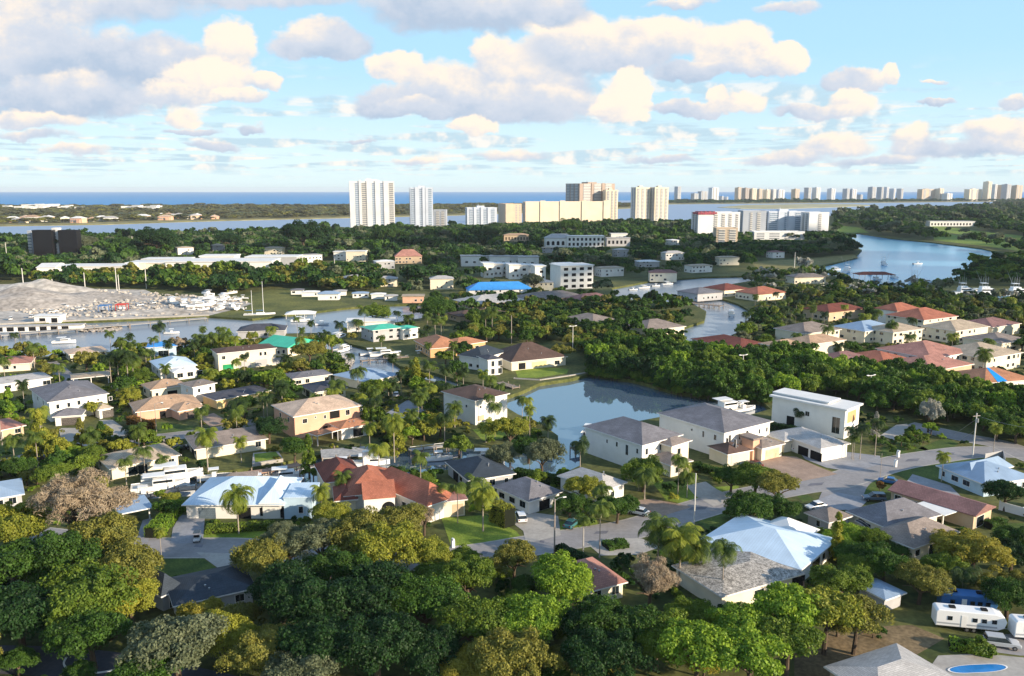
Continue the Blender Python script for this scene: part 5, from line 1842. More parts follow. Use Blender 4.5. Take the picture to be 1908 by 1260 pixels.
T(1380, 1168, 125, 'bright', 'like a round-topped pine, below the gravel roof', 'flat1')
T(1395, 1225, 150, 'bright', 'at the bottom edge, third of the round-topped pines', 'flat0')
T(1474, 1138, 140, 'bright', 'spreading directly under the gravel-roofed house', 'flat1')
T(1470, 1180, 130, 'mid', 'like a round-topped pine with visible bare trunks', 'flat0', lift=1)
T(1540, 1142, 135, 'yellow', 'at the right end of the round-topped pines', 'flat1')
T(1595, 1150, 120, 'olive', 'leaning over the bare soil yard', 'flat0')
T(1565, 1085, 110, 'mid', 'below the corner of the broad light blue roof')
T(1560, 1005, 62, 'yellow', 'tall with a sunlit narrow top, right of the light blue roof', 'column0', sz=1.3)
T(1600, 1060, 90, 'mid', 'between the light blue roof and the shed')
T(1650, 1050, 110, 'dark', 'below the large grey-shingled house')
T(1715, 1085, 110, 'olive', 'just right of the small blue shed')
T(1762, 1055, 90, 'mid', 'behind the blue covered trailer')
T(1815, 1030, 130, 'gold', 'with a large glowing crown right of the grey-shingled house')
T(1772, 1018, 80, 'gold', 'in the left of the glowing pair by the grey-shingled house')
T(1885, 1035, 90, 'deep', 'at the right photo edge below the walled lawn')
T(1875, 920, 85, 'deep', 'in front of the pale blue hipped house')
T(1880, 1110, 110, 'dark', 'at the right photo edge above the caravans')
T(1820, 1205, 60, 'mid', 'low and bushy beside the kidney pool', 'bush0', sz=.9)
T(1362, 893, 74, 'dark', 'with a thin dark trunk left of the tall road-side group')
T(1408, 893, 96, 'mid', 'in the tall road-side group, behind')
T(1448, 908, 96, 'olive', 'in the tall road-side group, sunlit')
T(1400, 945, 100, 'dark', 'in the tall road-side group, lowest')
T(1460, 950, 84, 'dark', 'at the right end of the tall road-side group')
T(1085, 912, 76, 'yellow', 'dome-shaped at the corner of the whitish hipped house')
T(1200, 880, 96, 'mid', 'with feathery top between two white houses')
T(1062, 945, 74, 'dark', 'at the lower corner of the light grey shingled house')
T(1150, 945, 80, 'dark', 'by the brown paved drive below the whitish house')
T(950, 805, 82, 'yellow', 'sunlit on the pond bank below the white cube')
T(985, 835, 70, 'dark', 'with dark foliage right of the sunlit pond bank tree')
T(1010, 850, 80, 'grey', 'weeping at the end of the pond', 'hi3', sz=1.2)
T(935, 850, 70, 'grey', 'weeping left half of the pond-end pair', 'hi4', sz=1.2)
T(740, 815, 62, 'yellow', 'tall beside the porch of the peach villa', 'column0', sz=1.1)
T(575, 855, 62, 'mid', 'tall in front of the dock of the peach villa', 'column1', sz=1.15)
T(548, 838, 66, 'dark', 'under the left corner of the peach villa')
T(775, 700, 52, 'yellow', 'with a tall glowing top beside the narrow canal', 'column0')
T(795, 725, 50, 'mid', 'below the glowing tall one at the narrow canal')
T(820, 790, 62, 'yellow', 'at the left wall of the white cube, sunlit')
T(790, 800, 56, 'yellow', 'left of the sunlit one at the white cube')
T(855, 830, 60, 'mid', 'in front of the white cube beside the footbridge')
T(735, 900, 40, 'mid', 'in the courtyard of the red villa')
T(75, 815, 72, 'yellow', 'tall beside the driveway of the two-storey white house', 'cone0', sz=1.3)
T(40, 870, 66, 'dark', 'below the tall conical one at the left')
T(100, 885, 74, 'mid', 'right of the dark one below the conical tree')
T(150, 870, 60, 'mid', 'behind the bare pinkish crown')
T(175, 760, 44, 'yellow', 'small between the two garage wings of the white house')
T(188, 810, 48, 'yellow', 'small on the verge between two driveways')
T(175, 850, 62, 'mid', 'on the street bend left of the long beige house')
T(20, 760, 50, 'dark', 'left of the two-storey white house')
T(455, 760, 66, 'dark', 'with a round dark crown left of the peach villa')
T(500, 800, 70, 'deep', 'shading the left wall of the peach villa')
T(515, 715, 60, 'mid', 'left of the small cream bungalow with the dark hip')
T(540, 725, 50, 'dark', 'hugging the small cream bungalow')
T(700, 725, 66, 'mid', 'right of the small cream bungalow')
T(680, 765, 40, 'bright', 'small beside the wide concrete drive')
T(430, 700, 50, 'bright', 'under the boxy cream villa, sunlit')
T(468, 705, 50, 'dark', 'under the boxy cream villa, dark')
T(575, 655, 66, 'olive', 'softly rounded beside the teal gabled roof')
T(618, 640, 50, 'mid', 'between the teal gable and the narrow canal')
T(160, 670, 60, 'olive', 'at the foot of the tall palms by the carport')
T(65, 660, 46, 'olive', 'in front of the salmon roof at the left canal')
T(330, 640, 44, 'bare', 'dull brown behind the pale blue hipped roof', 'mid1')
T(380, 660, 40, 'dark', 'left of the boxy cream villa')
T(700, 585, 62, 'mid', 'on the marina bank behind the white-walled house')
T(815, 575, 74, 'dark', 'tall and dark right of the marina mouth')
T(995, 525, 52, 'grey', 'round like a dome beside the bright blue wavy roof', 'hi0')
T(850, 690, 50, 'dark', 'below the terracotta orange house, left')
T(830, 665, 46, 'mid', 'in front of the terracotta orange house')
T(1045, 655, 50, 'olive', 'behind the brown-roofed waterfront house')
T(1465, 718, 36, 'silver', 'small and silvery at the mangrove edge behind the modern mansion', 'hi2')
T(1732, 772, 44, 'silver', 'tall silvery at the fork of the two roads', 'hi1', sz=2.0)
T(1632, 795, 36, 'silver', 'silvery and column-like beside the orange end panel', 'column1', sz=1.2)
T(1735, 800, 34, 'bright', 'small at the road fork under the silvery one')
T(1640, 905, 26, 'rust', 'small and thin on the wedge lawn', 'mid0')
T(1860, 790, 80, 'dark', 'at the roadside right of the utility pole')
T(1895, 800, 70, 'mid', 'at the right photo edge above the upper road')
T(1680, 820, 30, 'mid', 'small and round, left of the upper road lawn', 'mid1')
T(1905, 640, 40, 'dark', 'cut by the right photo edge by the mauve corner roof')

for (x, y, w_, lf, wh) in [(566, 440, 92, 'deep', 'rising highest over the far wood left of the tallest tower'), (290, 450, 84, 'deep', 'domed over the far wood above the industrial row'), (425, 449, 52, 'deep', 'small dome in the far wood, midway to the towers'),
                          (235, 456, 48, 'dark', 'left of the large dome over the far wood'), (162, 452, 44, 'grey', 'right beside the black office cubes'), (905, 438, 60, 'deep', 'domed below the short cool white block'),
                          (1060, 424, 54, 'dark', 'under the sunlit face of the long warm block'), (720, 438, 60, 'dark', 'at the foot of the tallest tower')]:
    T(x, y, w_, lf, wh, 'hi%d' % (x % 5))

PALMS = [
    (445, 912, 995, 'in front of the wide low white house', 'date', 'palm_yellow', 1.25, 'big date palm with golden fruit stalks'),
    (900, 905, 990, 'on the front lawn of the red villa', 'palm2', 'palm_yellow', 1.45, 'bushy yellow-green palm'),
    (1345, 1012, 1118, 'in front of the gravel roof', 'palm0', 'palm', 1.0, 'tall single coconut palm'),
    (1225, 965, 1075, 'left of the broad light blue roof', 'palm2', 'palm', 1.6, 'bushy fan of palm fronds'),
    (1265, 985, 1090, 'right of the leftmost bushy palm by the light blue roof', 'palm2', 'palm_yellow', 1.7, 'large sunlit bushy palm'),
    (1298, 1005, 1085, 'next to the tall single coconut palm', 'palm2', 'palm', 1.3, 'low bushy palm'),
    (302, 985, 1052, 'on the lawn above the dark slate roof', 'palm2', 'palm_yellow', .55, 'small stubby palm with a thin trunk'),
    (1117, 935, 1040, 'beside the oval road island', 'palm0', 'palm', .95, 'slim palm with two tiers of fronds'),
    (1086, 960, 1026, 'left of the slim one by the oval road island', 'palm1', 'palm', .7, 'small slim palm'),
    (1754, 843, 897, 'on the round lawn by the pale blue house', 'palm2', 'palm_yellow', .8, 'stout bright palm'),
    (1587, 797, 856, 'on the oval lawn in front of the modern mansion', 'palm0', 'palm_dark', .85, 'left royal palm'),
    (1602, 792, 856, 'on the oval lawn in front of the modern mansion', 'palm0', 'palm_dark', .85, 'right royal palm'),
    (1630, 780, 850, 'beside the driveway of the modern mansion', 'palm1', 'palm_dark', .9, 'dark tall palm'),
    (1488, 762, 800, 'against the wall of the modern mansion', 'palm1', 'palm_dark', .8, 'shadowed palm'),
    (222, 655, 718, 'leftmost of the tall group by the carport', 'palm0', 'palm_dark', 1.5, 'tall palm with a white trunk'),
    (240, 652, 722, 'whose white trunk stands free in the group by the carport', 'palm0', 'palm_dark', 1.6, 'tallest palm'),
    (208, 660, 722, 'behind the carport end in the tall group', 'palm1', 'palm_dark', 1.4, 'short-trunked palm'),
    (250, 662, 720, 'at the right of the tall group by the carport', 'palm1', 'palm', 1.4, 'olive-crowned palm'),
    (680, 570, 632, 'standing alone at the marina mouth', 'palm1', 'palm', 1.5, 'tall lone palm'),
    (271, 832, 890, 'in front of the long beige house, middle one', 'palm0', 'palm', .95, 'green palm'),
    (236, 852, 905, 'in front of the long beige house, left one', 'palm1', 'palm', .9, 'green palm'),
    (305, 848, 890, 'in front of the long beige house, right one', 'palm1', 'palm', .85, 'green palm'),
    (388, 800, 880, 'in front of the low grey-beige house', 'palm2', 'palm_yellow', 1.35, 'feathery yellow-green palm'),
    (450, 815, 862, 'at the corner of the low grey-beige house', 'palm2', 'palm_yellow', .9, 'small sunlit palm'),
    (735, 775, 862, 'whose fronds mix with the tall tree by the peach villa', 'palm2', 'palm_yellow', 1.3, 'sunlit palm'),
    (820, 898, 955, 'at the right end of the red villa', 'palm1', 'palm', 1.1, 'leafy palm'),
    (848, 900, 950, 'over the annex of the red villa', 'palm0', 'palm', 1.1, 'arching palm'),
    (1190, 860, 915, 'between the whitish house and the first mansion', 'palm0', 'palm', 1.0, 'dark green palm'),
    (65, 638, 690, 'above the salmon-roofed house', 'palm1', 'palm', 1.3, 'ragged palm'),
    (300, 600, 655, 'over the small bright blue roof', 'palm1', 'palm_dark', 1.4, 'dark palm'),
    (395, 622, 665, 'left pair member beside the slate shed', 'palm0', 'palm', 1.3, 'pale green palm'),
    (420, 620, 662, 'right pair member beside the slate shed', 'palm0', 'palm', 1.3, 'pale green palm'),
    (455, 690, 728, 'in front of the boxy cream villa', 'palm0', 'palm_dark', 1.1, 'dark spiky palm'),
    (900, 690, 720, 'on the bank left of the lawn point', 'palm2', 'palm_yellow', 1.0, 'small golden palm'),
    (917, 572, 632, 'in the pair behind the dark brown-roofed house, right', 'palm0', 'palm', 1.4, 'pale palm'),
    (905, 578, 628, 'in the pair behind the dark brown-roofed house, left', 'palm0', 'palm', 1.3, 'pale palm'),
    (1830, 650, 700, 'beside the blue tarpaulin roof', 'palm2', 'palm', 1.5, 'stout palm'),
    (1660, 598, 640, 'in front of the cream villas, left of two', 'palm1', 'palm', 1.4, 'slim palm'),
    (1540, 605, 650, 'in front of the rounded beige hip', 'palm1', 'palm', 1.4, 'slim palm'),
    (1850, 790, 850, 'on the verge beside the utility pole at the right', 'palm2', 'palm_yellow', .8, 'dry palm'),
    (1590, 812, 858, 'shortest beside the two royal palms', 'palm1', 'palm', .6, 'young palm'),
    (640, 880, 935, 'at the left wall of the red villa', 'palm2', 'palm', 1.0, 'shaggy palm'),
    (600, 905, 965, 'between the flat blue block and the red villa', 'palm2', 'palm_yellow', 1.0, 'leaning yellowish palm'),
    (1120, 905, 965, 'over the light blue parked boat cover', 'palm0', 'palm', .9, 'broad palm'),
    (1790, 1055, 1120, 'drooping behind the blue covered trailer', 'palm1', 'palm_dark', 1.1, 'drooping palm'),
]
for a in PALMS:
    palm(a[0], a[1], a[2], a[3], a[4], a[5], a[6], a[7])


# --- scattered individuals
def scatter(polypx, spacing, rmin, rmax, keys, leaves, label, group, szr=(0.85, 1.15), name='tree', cat='tree', seed=1, limit=150, honour=True, part=True):
    P = W(polypx)
    xs, ys = [p.x for p in P], [p.y for p in P]
    rnd = random.Random(seed)
    got = []
    y = min(ys)
    cand = []
    while y < max(ys):
        x = min(xs)
        while x < max(xs):
            cand.append((x + rnd.uniform(-.4, .4) * spacing, y + rnd.uniform(-.4, .4) * spacing))
            x += spacing
        y += spacing
    rnd.shuffle(cand)
    for (x, y) in cand:
        if not inside(x, y, P) or blocked(x, y):
            continue
        r = rnd.uniform(rmin, rmax)
        if any(blocked(x + dx * r * .6, y + dy * r * .6) for dx, dy in ((1, 0), (-1, 0), (0, 1), (0, -1))):
            r *= 0.6
        k = rnd.choice(keys)
        if honour and hides(x, y, r * .8, r * 1.8):
            continue
        u, v, f = PX((x, y, 4))
        if u < -80 or u > 1990:
            continue
        got.append((x, y, r, k, rnd.choice(leaves), rnd.uniform(*szr)))
        if len(got) >= limit:
            break
    for (x, y, r, k, lf, sz) in got:
        if k.startswith('palm'):
            put_palm(x, y, rnd.uniform(5, 10), rnd.uniform(.8, 1.25), label, group, k, lf if lf.startswith('palm') else 'palm')
        else:
            if name == 'tree':
                PENDING.append((r / PX((x, y, 4))[2], k, x, y, r, label, group, lf, sz))
            else:
                put_tree(k, x, y, r, label, group, lf, sz=sz, name=name, cat=cat, part=part)
    NKIND[label] = len(got)
    return len(got)


MIDK = ['mid0', 'mid1', 'mid2']
HI = ['hi0', 'hi1', 'hi2', 'hi3', 'hi4']
scatter([(1095, 690), (1100, 664), (1200, 655), (1330, 662), (1480, 676), (1600, 694), (1700, 702), (1790, 716), (1840, 745), (1960, 755), (1990, 840), (1880, 822), (1800, 804),
         (1700, 784), (1640, 772), (1560, 742), (1440, 742), (1340, 735), (1260, 724), (1180, 702)], 6.6, 3.8, 6.6, ['mang0', 'mang1', 'mang2'], ['mangrove', 'mangrove', 'dark', 'mid', 'bright'],
        'leafy mangrove tree in the dense green belt behind the pond', 'mangroves in the belt behind the pond', seed=3, limit=200, honour=False, szr=(1.0, 1.5), name='mangrove_tree', cat='mangrove')
scatter([(860, 680), (850, 640), (880, 590), (1000, 575), (1180, 585), (1180, 640), (1300, 655), (1200, 660), (1090, 680), (1060, 640), (900, 640)], 6.5, 3.2, 5.5, ['mid0', 'mid1', 'mang0', 'mang1'], ['dark', 'deep', 'olive', 'mid'],
        'dark tree in the shaded grove behind the brown-roofed waterfront house', 'trees of the shaded grove', honour=False, seed=4, limit=220)
scatter([(1380, 660), (1360, 590), (1420, 540), (1560, 540), (1908, 575), (1990, 680), (1800, 700), (1560, 690)], 6.5, 3, 5.4, MIDK, ['dark', 'mid', 'olive', 'grey', 'deep'],
        'garden tree among the red and pink roofed villas at the right', 'garden trees among the red-roofed villas', seed=5, limit=330)
scatter([(-60, 760), (-60, 640), (250, 650), (430, 640), (620, 640), (740, 690), (800, 700), (820, 830), (560, 870), (500, 870), (240, 905), (-60, 905)], 5.2, 2.0, 4.4, MIDK + ['hi1', 'column1'],
        ['mid', 'yellow', 'dark', 'olive', 'bright'], 'garden tree between the houses of the left-hand streets', 'garden trees of the left streets', seed=6, limit=330)
scatter([(240, 905), (640, 905), (900, 900), (1080, 890), (1230, 900), (1300, 920), (1080, 990), (960, 940), (800, 960), (600, 980), (250, 990)], 4.2, 1.6, 3.4, MIDK + ['hi4'], ['mid', 'yellow', 'dark', 'bright'],
        'small garden tree in the front gardens between the canal and the road', 'front garden trees by the road', seed=7, limit=170)
scatter([(760, 905), (800, 880), (1060, 892), (1100, 900), (1080, 880), (1000, 890), (860, 878)], 5, 1.8, 3, ['bush0', 'bush1', 'mid0'], ['bright', 'dark', 'mid'],
        'rounded shrub on the canal bank in front of the weeping trees', 'shrubs on the canal bank', seed=8, limit=45, name='shrub', cat='shrub')
scatter([(1600, 800), (1700, 790), (1780, 810), (1700, 840), (1660, 850), (1620, 830)], 4, 1.2, 2.2, ['bush0', 'bush1'], ['mid', 'dark', 'bright'],
        'clipped round shrub around the upper road fork', 'shrubs at the upper road fork', seed=9, limit=22, name='shrub', cat='shrub')
scatter([(-80, 1300), (-80, 1010), (250, 1075), (300, 1130), (480, 1120), (760, 1060), (900, 1070), (1100, 1120), (1330, 1140), (1500, 1120), (1620, 1090), (1640, 1130), (1500, 1300)], 6.8, 3.6, 5.6, HI,
        ['dark', 'mid', 'mid', 'olive', 'olive'], 'undergrowth tree between the big crowns of the front wood', 'filler trees of the front wood', seed=10, limit=150)
scatter([(1530, 1080), (1560, 1010), (1620, 1020), (1700, 1040), (1800, 1060), (1920, 1020), (1940, 1130), (1850, 1120), (1740, 1110), (1640, 1150)], 5.0, 2.6, 4.4, HI, ['dark', 'mid', 'olive', 'bright'],
        'bushy tree in the thicket above the caravans', 'thicket trees above the caravans', seed=11, limit=80, honour=False)
scatter([(1330, 960), (1300, 990), (1430, 975), (1480, 990), (1570, 990), (1540, 960), (1480, 950)], 5, 1.5, 2.6, ['bush0', 'bush1', 'mid1'], ['dark', 'mid'],
        'shrub at the foot of the tall road-side trees', 'shrubs by the road-side trees', seed=12, limit=25, name='shrub', cat='shrub')
scatter([(560, 610), (620, 600), (760, 610), (780, 660), (880, 700), (860, 720), (780, 690), (740, 640), (640, 640)], 8, 2.5, 4, MIDK, ['dark', 'mid', 'olive'],
        'canal-side tree near the teal roofs', 'canal-side trees near the teal roofs', seed=13, limit=30)
scatter([(1560, 1190), (1660, 1165), (1720, 1180), (1640, 1200)], 5, 1.3, 2.2, ['bush0'], ['dark', 'mid'], 'low shrub on the bare soil yard', 'shrubs on the soil yard', seed=14, limit=6, name='shrub', cat='shrub')


PK = ['palm0', 'palm1', 'palm2']
PL = ['palm', 'palm', 'palm_dark', 'palm_yellow']
scatter([(-60, 905), (-60, 645), (250, 655), (430, 645), (620, 650), (760, 700), (830, 740), (760, 830), (560, 870), (240, 905)], 9, 1.4, 1.8, PK, PL,
        'garden palm among the houses of the left-hand streets', 'garden palms of the left streets', seed=41, limit=55, name='palm_tree', cat='palm')
scatter([(560, 700), (820, 700), (950, 760), (1080, 870), (1290, 870), (1380, 950), (1080, 985), (820, 950), (600, 900), (240, 960), (240, 930), (560, 860)], 8, 1.2, 1.6, PK, PL,
        'garden palm in the gardens near the road and the front canal', 'garden palms near the front canal', seed=42, limit=40, name='palm_tree', cat='palm')
scatter([(1380, 650), (1400, 540), (1700, 556), (1960, 590), (1990, 690), (1800, 700), (1500, 672)], 14, 1.6, 2, PK, PL,
        'garden palm among the red and pink roofed villas', 'garden palms among the villas', seed=43, limit=85, name='palm_tree', cat='palm')
scatter([(480, 640), (620, 590), (800, 590), (900, 640), (880, 690), (700, 690)], 12, 1.6, 2, PK, PL,
        'canal-side palm near the teal and terracotta roofs', 'canal-side palms near the teal roofs', seed=44, limit=25, name='palm_tree', cat='palm')

# the mangrove fringe hanging over the pond's far bank
fr = smooth_line(W([(1108, 694), (1140, 700), (1190, 706), (1262, 728), (1345, 740), (1425, 746)]), 8)
rnd = random.Random(77)
for i, p in enumerate(fr):
    for k in range(1):
        put_tree(rnd.choice(['mang0', 'mang1', 'mang2']), p.x + rnd.uniform(-2, 2), p.y + rnd.uniform(-3.4, -1.4), rnd.uniform(2.6, 3.6), 'mangrove tree standing in the water at the far bank of the pond', 'mangroves standing in the pond',
                 rnd.choice(['mangrove', 'dark', 'mid']), sz=rnd.uniform(1.0, 1.4), name='mangrove_tree', cat='mangrove', z=-1.2)
        put_tree(rnd.choice(['mang0', 'mang1', 'mang2']), p.x + rnd.uniform(-1, 1), p.y + rnd.uniform(-1, 1.2), rnd.uniform(4, 5.5), 'mangrove tree overhanging the far bank of the pond', 'mangroves overhanging the pond bank',
                 rnd.choice(['mangrove', 'dark', 'deep']), sz=rnd.uniform(1.1, 1.5), name='mangrove_tree', cat='mangrove')
# nearest 300 trees stay individual, the rest become one mass
PENDING.sort(key=lambda a: -a[0])
keep = max(0, 296 - NTREE[0])
for (_, k, x, y, r, label, group, lf, sz) in PENDING[:keep]:
    put_tree(k, x, y, r, label, group, lf, sz=sz)
REST = PENDING[keep:]
print('trees', NTREE, len(PENDING), 'massed', len(REST))


def mass_mesh(name, label, items, protos, cat):
    parts = {}
    rnd = random.Random(5)
    for (x, y, r, sz, lf, hz) in items:
        V = rnd.choice(protos)
        t = rnd.uniform(0, 6.28)
        c, s = math.cos(t), math.sin(t)
        Vn = np.empty_like(V)
        Vn[:, 0] = (V[:, 0] * c - V[:, 1] * s) * r + x
        Vn[:, 1] = (V[:, 0] * s + V[:, 1] * c) * r + y
        Vn[:, 2] = (V[:, 2] + hz) * r * sz
        parts.setdefault(lf, []).append(Vn)
    keys = list(parts)
    V = np.concatenate([np.concatenate(parts[k]) for k in keys])
    mi = np.concatenate([np.full(sum(len(v) for v in parts[k]) // 4, i, dtype=np.int32) for i, k in enumerate(keys)])
    me = mesh_np(name, V, np.arange(len(V)).reshape(-1, 4), [LEAF[k] for k in keys])
    me.polygons.foreach_set('material_index', mi)
    o = bpy.data.objects.new(name, me)
    COL.objects.link(o)
    tag(o, label, cat, None, 'stuff')
    return len(V) // 4


rg_ = np.random.default_rng(99)
MP = []
for i in range(4):
    p_, n_ = crown_points(rg_, 24, 46, 'round')
    MP.append(leaf_quads(p_, n_, .12, rg_)[0])
print('mass', mass_mesh('garden_woodland', 'smaller garden trees of the farther streets, seen as one mass', [(x, y, r, sz, lf if lf in LEAF else 'mid', .75) for (_, k, x, y, r, l_, g_, lf, sz) in REST], MP, 'trees'))
BP = []
for i in range(4):
    p_, n_ = crown_points(rg_, 10, 34, 'round')
    BP.append(leaf_quads(p_, n_, .2, rg_)[0])


def shrubbery(label, poly, spacing, r0, r1, leafs, seed, n=3000, honour=True):
    P = W(poly)
    xs, ys = [p.x for p in P], [p.y for p in P]
    rnd = random.Random(seed)
    it = []
    y = min(ys)
    while y < max(ys):
        x = min(xs)
        while x < max(xs):
            a, b = x + rnd.uniform(-.5, .5) * spacing, y + rnd.uniform(-.5, .5) * spacing
            x += spacing
            if not inside(a, b, P) or blocked(a, b) or rnd.random() < .25:
                continue
            r = rnd.uniform(r0, r1)
            if any(blocked(a + dx * r, b + dy * r) for dx, dy in ((1, 0), (-1, 0), (0, 1), (0, -1))):
                r *= .6
                if any(blocked(a + dx * r, b + dy * r) for dx, dy in ((1, 0), (-1, 0), (0, 1), (0, -1))):
                    continue
            u, v, f = PX((a, b, 1))
            if u < -60 or u > 1970 or (honour and hides(a, b, r * .8, r * 1.1)):
                continue
            it.append((a, b, r, rnd.uniform(.7, 1.1), rnd.choice(leafs), .4))
        y += spacing
    print('shrubbery', len(it), mass_mesh('shrubbery', label, it, BP, 'shrubbery'))


for pl_ in LAWNS:
    block(pl_)
shrubbery('unclipped shrubs and low greenery filling the gardens of the left-hand streets', [(-60, 905), (-60, 636), (250, 650), (430, 636), (620, 640), (760, 700), (830, 700), (960, 760), (1060, 850), (1090, 880), (900, 900), (560, 880), (250, 930)],
          3.6, 1.1, 2.6, ['dark', 'mid', 'olive', 'deep', 'dark', 'yellow'], 31)
shrubbery('unclipped shrubs and low greenery in the gardens between the canal and the front wood', [(-60, 1010), (-60, 900), (250, 930), (640, 905), (1090, 890), (1290, 850), (1420, 905), (1300, 960), (1160, 1000), (960, 960), (800, 1030), (500, 1030), (250, 1040)],
          2.8, .8, 1.9, ['dark', 'mid', 'deep', 'dark', 'bright'], 32)
shrubbery('undergrowth below the front wood and around the light blue roof', [(-80, 1300), (-80, 1000), (260, 1060), (480, 1100), (760, 1060), (1000, 1060), (1250, 1040), (1310, 980), (1560, 970), (1620, 1010), (1800, 990), (1960, 1000), (1990, 1120), (1740, 1110), (1640, 1160), (1480, 1190), (1480, 1300)],
          3.0, 1.2, 2.4, ['dark', 'deep', 'deep', 'mid'], 33, honour=False)
shrubbery('low greenery around the villas and houses of the right half', [(1130, 660), (1180, 600), (1300, 640), (1400, 600), (1420, 540), (1700, 556), (1960, 580), (1990, 750), (1750, 705), (1500, 672), (1330, 655)],
          5, 1.6, 3.2, ['dark', 'deep', 'mid', 'olive'], 34)
shrubbery('low greenery around the upper road and the blue-roofed house at the right', [(1560, 800), (1600, 770), (1990, 860), (1990, 990), (1870, 980), (1880, 900), (1700, 850)], 3.6, 1, 2, ['dark', 'mid', 'deep'], 35)

# --- woods that read as one mass
wood_front = [(60, 532), (60, 521), (200, 517), (330, 517), (420, 514), (510, 508), (700, 508), (720, 545), (650, 548), (560, 536), (500, 538), (440, 552), (300, 540)]
def wood(name, label, polypx, spacing, rmin, rmax, leafs, seed, dens=46, size=.22, honour=True, hfac=1.0, palms=0, cat='woodland', ymin=None):
    P = W(polypx)
    xs, ys = [p.x for p in P], [p.y for p in P]
    rnd = random.Random(seed)
    rng = np.random.default_rng(seed)
    base = []
    for i in range(3):
        p, n = crown_points(rng, 12, dens // 3, 'round')
        base.append(leaf_quads(p, n, size, rng, .7, .6))
    parts = {}
    y = min(ys)
    cnt = 0
    while y < max(ys):
        x = min(xs)
        while x < max(xs):
            a, b = x + rnd.uniform(-.5, .5) * spacing, y + rnd.uniform(-.5, .5) * spacing
            x += spacing
            if not inside(a, b, P) or blocked(a, b):
                continue
            r = rnd.uniform(rmin, rmax)
            if rnd.random() < .09:
                r *= rnd.uniform(1.3, 1.8)
            u, v, f = PX((a, b, 4))
            if u < -60 or u > 1970:
                continue
            if honour and hides(a, b, r, r * 1.7 * hfac):
                continue
            V, F = rnd.choice(base)
            t = rnd.uniform(0, 6.28)
            c, s = math.cos(t), math.sin(t)
            Vn = np.empty_like(V)
            Vn[:, 0] = (V[:, 0] * c - V[:, 1] * s) * r + a
            Vn[:, 1] = (V[:, 0] * s + V[:, 1] * c) * r + b
            Vn[:, 2] = V[:, 2] * r * hfac * rnd.uniform(.85, 1.15) + r * .9 * hfac
            parts.setdefault(rnd.choice(leafs), []).append(Vn)
            cnt += 1
        y += spacing
    keys = list(parts)
    allV, mi = [], []
    for i, k in enumerate(keys):
        v = np.concatenate(parts[k])
        allV.append(v)
        mi.append(np.full(len(v) // 4, i, dtype=np.int32))
    V = np.concatenate(allV)
    F = np.arange(len(V)).reshape(-1, 4)
    me = mesh_np(name, V, F, [LEAF[k] for k in keys])
    me.polygons.foreach_set('material_index', np.concatenate(mi))
    o = bpy.data.objects.new(name, me)
    COL.objects.link(o)
    tag(o, label, cat, None, 'stuff')
    print('wood', name, cnt, len(F))
    return o


wood('woodland', 'dark green wood between the industrial row and the condominium towers, seen as one mass',
     [(-100, 500), (-100, 452), (60, 451), (150, 449), (300, 444), (450, 440), (640, 434), (860, 426), (1130, 418), (1290, 424), (1400, 446), (1545, 440), (1600, 470), (1590, 478), (1480, 486),
      (1400, 492), (1400, 512), (1300, 514), (1200, 524), (1130, 540), (1130, 560), (960, 545), (860, 560), (780, 562), (700, 545), (600, 540), (560, 538), (500, 538), (440, 550), (300, 538), (60, 524), (-100, 532)],
     9.5, 5.0, 7.5, ['deep', 'deep', 'dark', 'dark', 'grey', 'deep'], 21, dens=54, size=.24)
wood('woodland', 'shaded scrub around the brown roofs between the marina mouth and the inner basin',
     [(790, 600), (780, 565), (860, 560), (960, 545), (1130, 560), (1145, 540), (1150, 560), (1290, 570), (1270, 640), (1180, 640), (1180, 600), (900, 590), (880, 600)],
     7.5, 2.6, 4.6, ['deep', 'dark', 'olive', 'dark'], 22, dens=60, size=.2, honour=False)
wood('woodland', 'green bank and trees along the far side of the river at the right',
     [(1555, 434), (1560, 403), (1650, 397), (1750, 392), (1850, 388), (1862, 377), (2100, 373), (2100, 500), (1900, 478), (1840, 462), (1740, 450), (1660, 442), (1600, 433)],
     15, 6, 10, ['deep', 'dark', 'grey', 'dark'], 23, dens=44, size=.26)
wood('woodland', 'wooded point on the near side of the river at the right, behind the masts',
     [(1780, 534), (1820, 502), (1876, 486), (1960, 480), (2100, 500), (2100, 542), (1908, 536)], 10, 4.5, 7, ['deep', 'dark', 'mid'], 24, dens=60, size=.2)
wood('woodland', 'palms and trees mass on the river bank above the red-roofed villas',
     [(1380, 545), (1400, 512), (1500, 508), (1600, 524), (1650, 542), (1740, 536), (1770, 556), (1980, 566), (1980, 590), (1800, 575), (1650, 560), (1500, 552)], 10, 3.6, 5.6, ['dark', 'deep', 'grey', 'mid', 'silver'], 25, dens=60, size=.2)
wood('woodland', 'green fringe of trees in front of the white warehouses', wood_front, 5.5, 3.2, 5.2, ['dark', 'deep', 'mid', 'olive'], 28, dens=60, size=.2, honour=False)
wood('island_scrub', 'low olive scrub covering the barrier island in front of the sea',
     [(-200, 417), (-200, 386.5), (0, 385.5), (300, 384.6), (640, 383.6), (850, 382.5), (1060, 381), (1230, 380), (1230, 383.5), (1120, 388), (850, 398.5), (640, 403.5), (420, 409), (330, 410), (200, 414), (0, 418)],
     24, 11, 16, ['scrub', 'olive', 'grey', 'scrub', 'scrub'], 26, dens=24, size=.34, hfac=.33, honour=False, cat='scrub')
wood('shore_scrub', 'thin dark tree line along the far shore under the skyline',
     [(1190, 380.5), (1500, 378.2), (1850, 375.3), (2100, 374.6), (2100, 372.6), (1850, 373), (1500, 375), (1190, 376)], 34, 10, 15, ['deep', 'dark'], 27, dens=20, size=.36, hfac=.5, honour=False, cat='scrub')
print(NKIND)

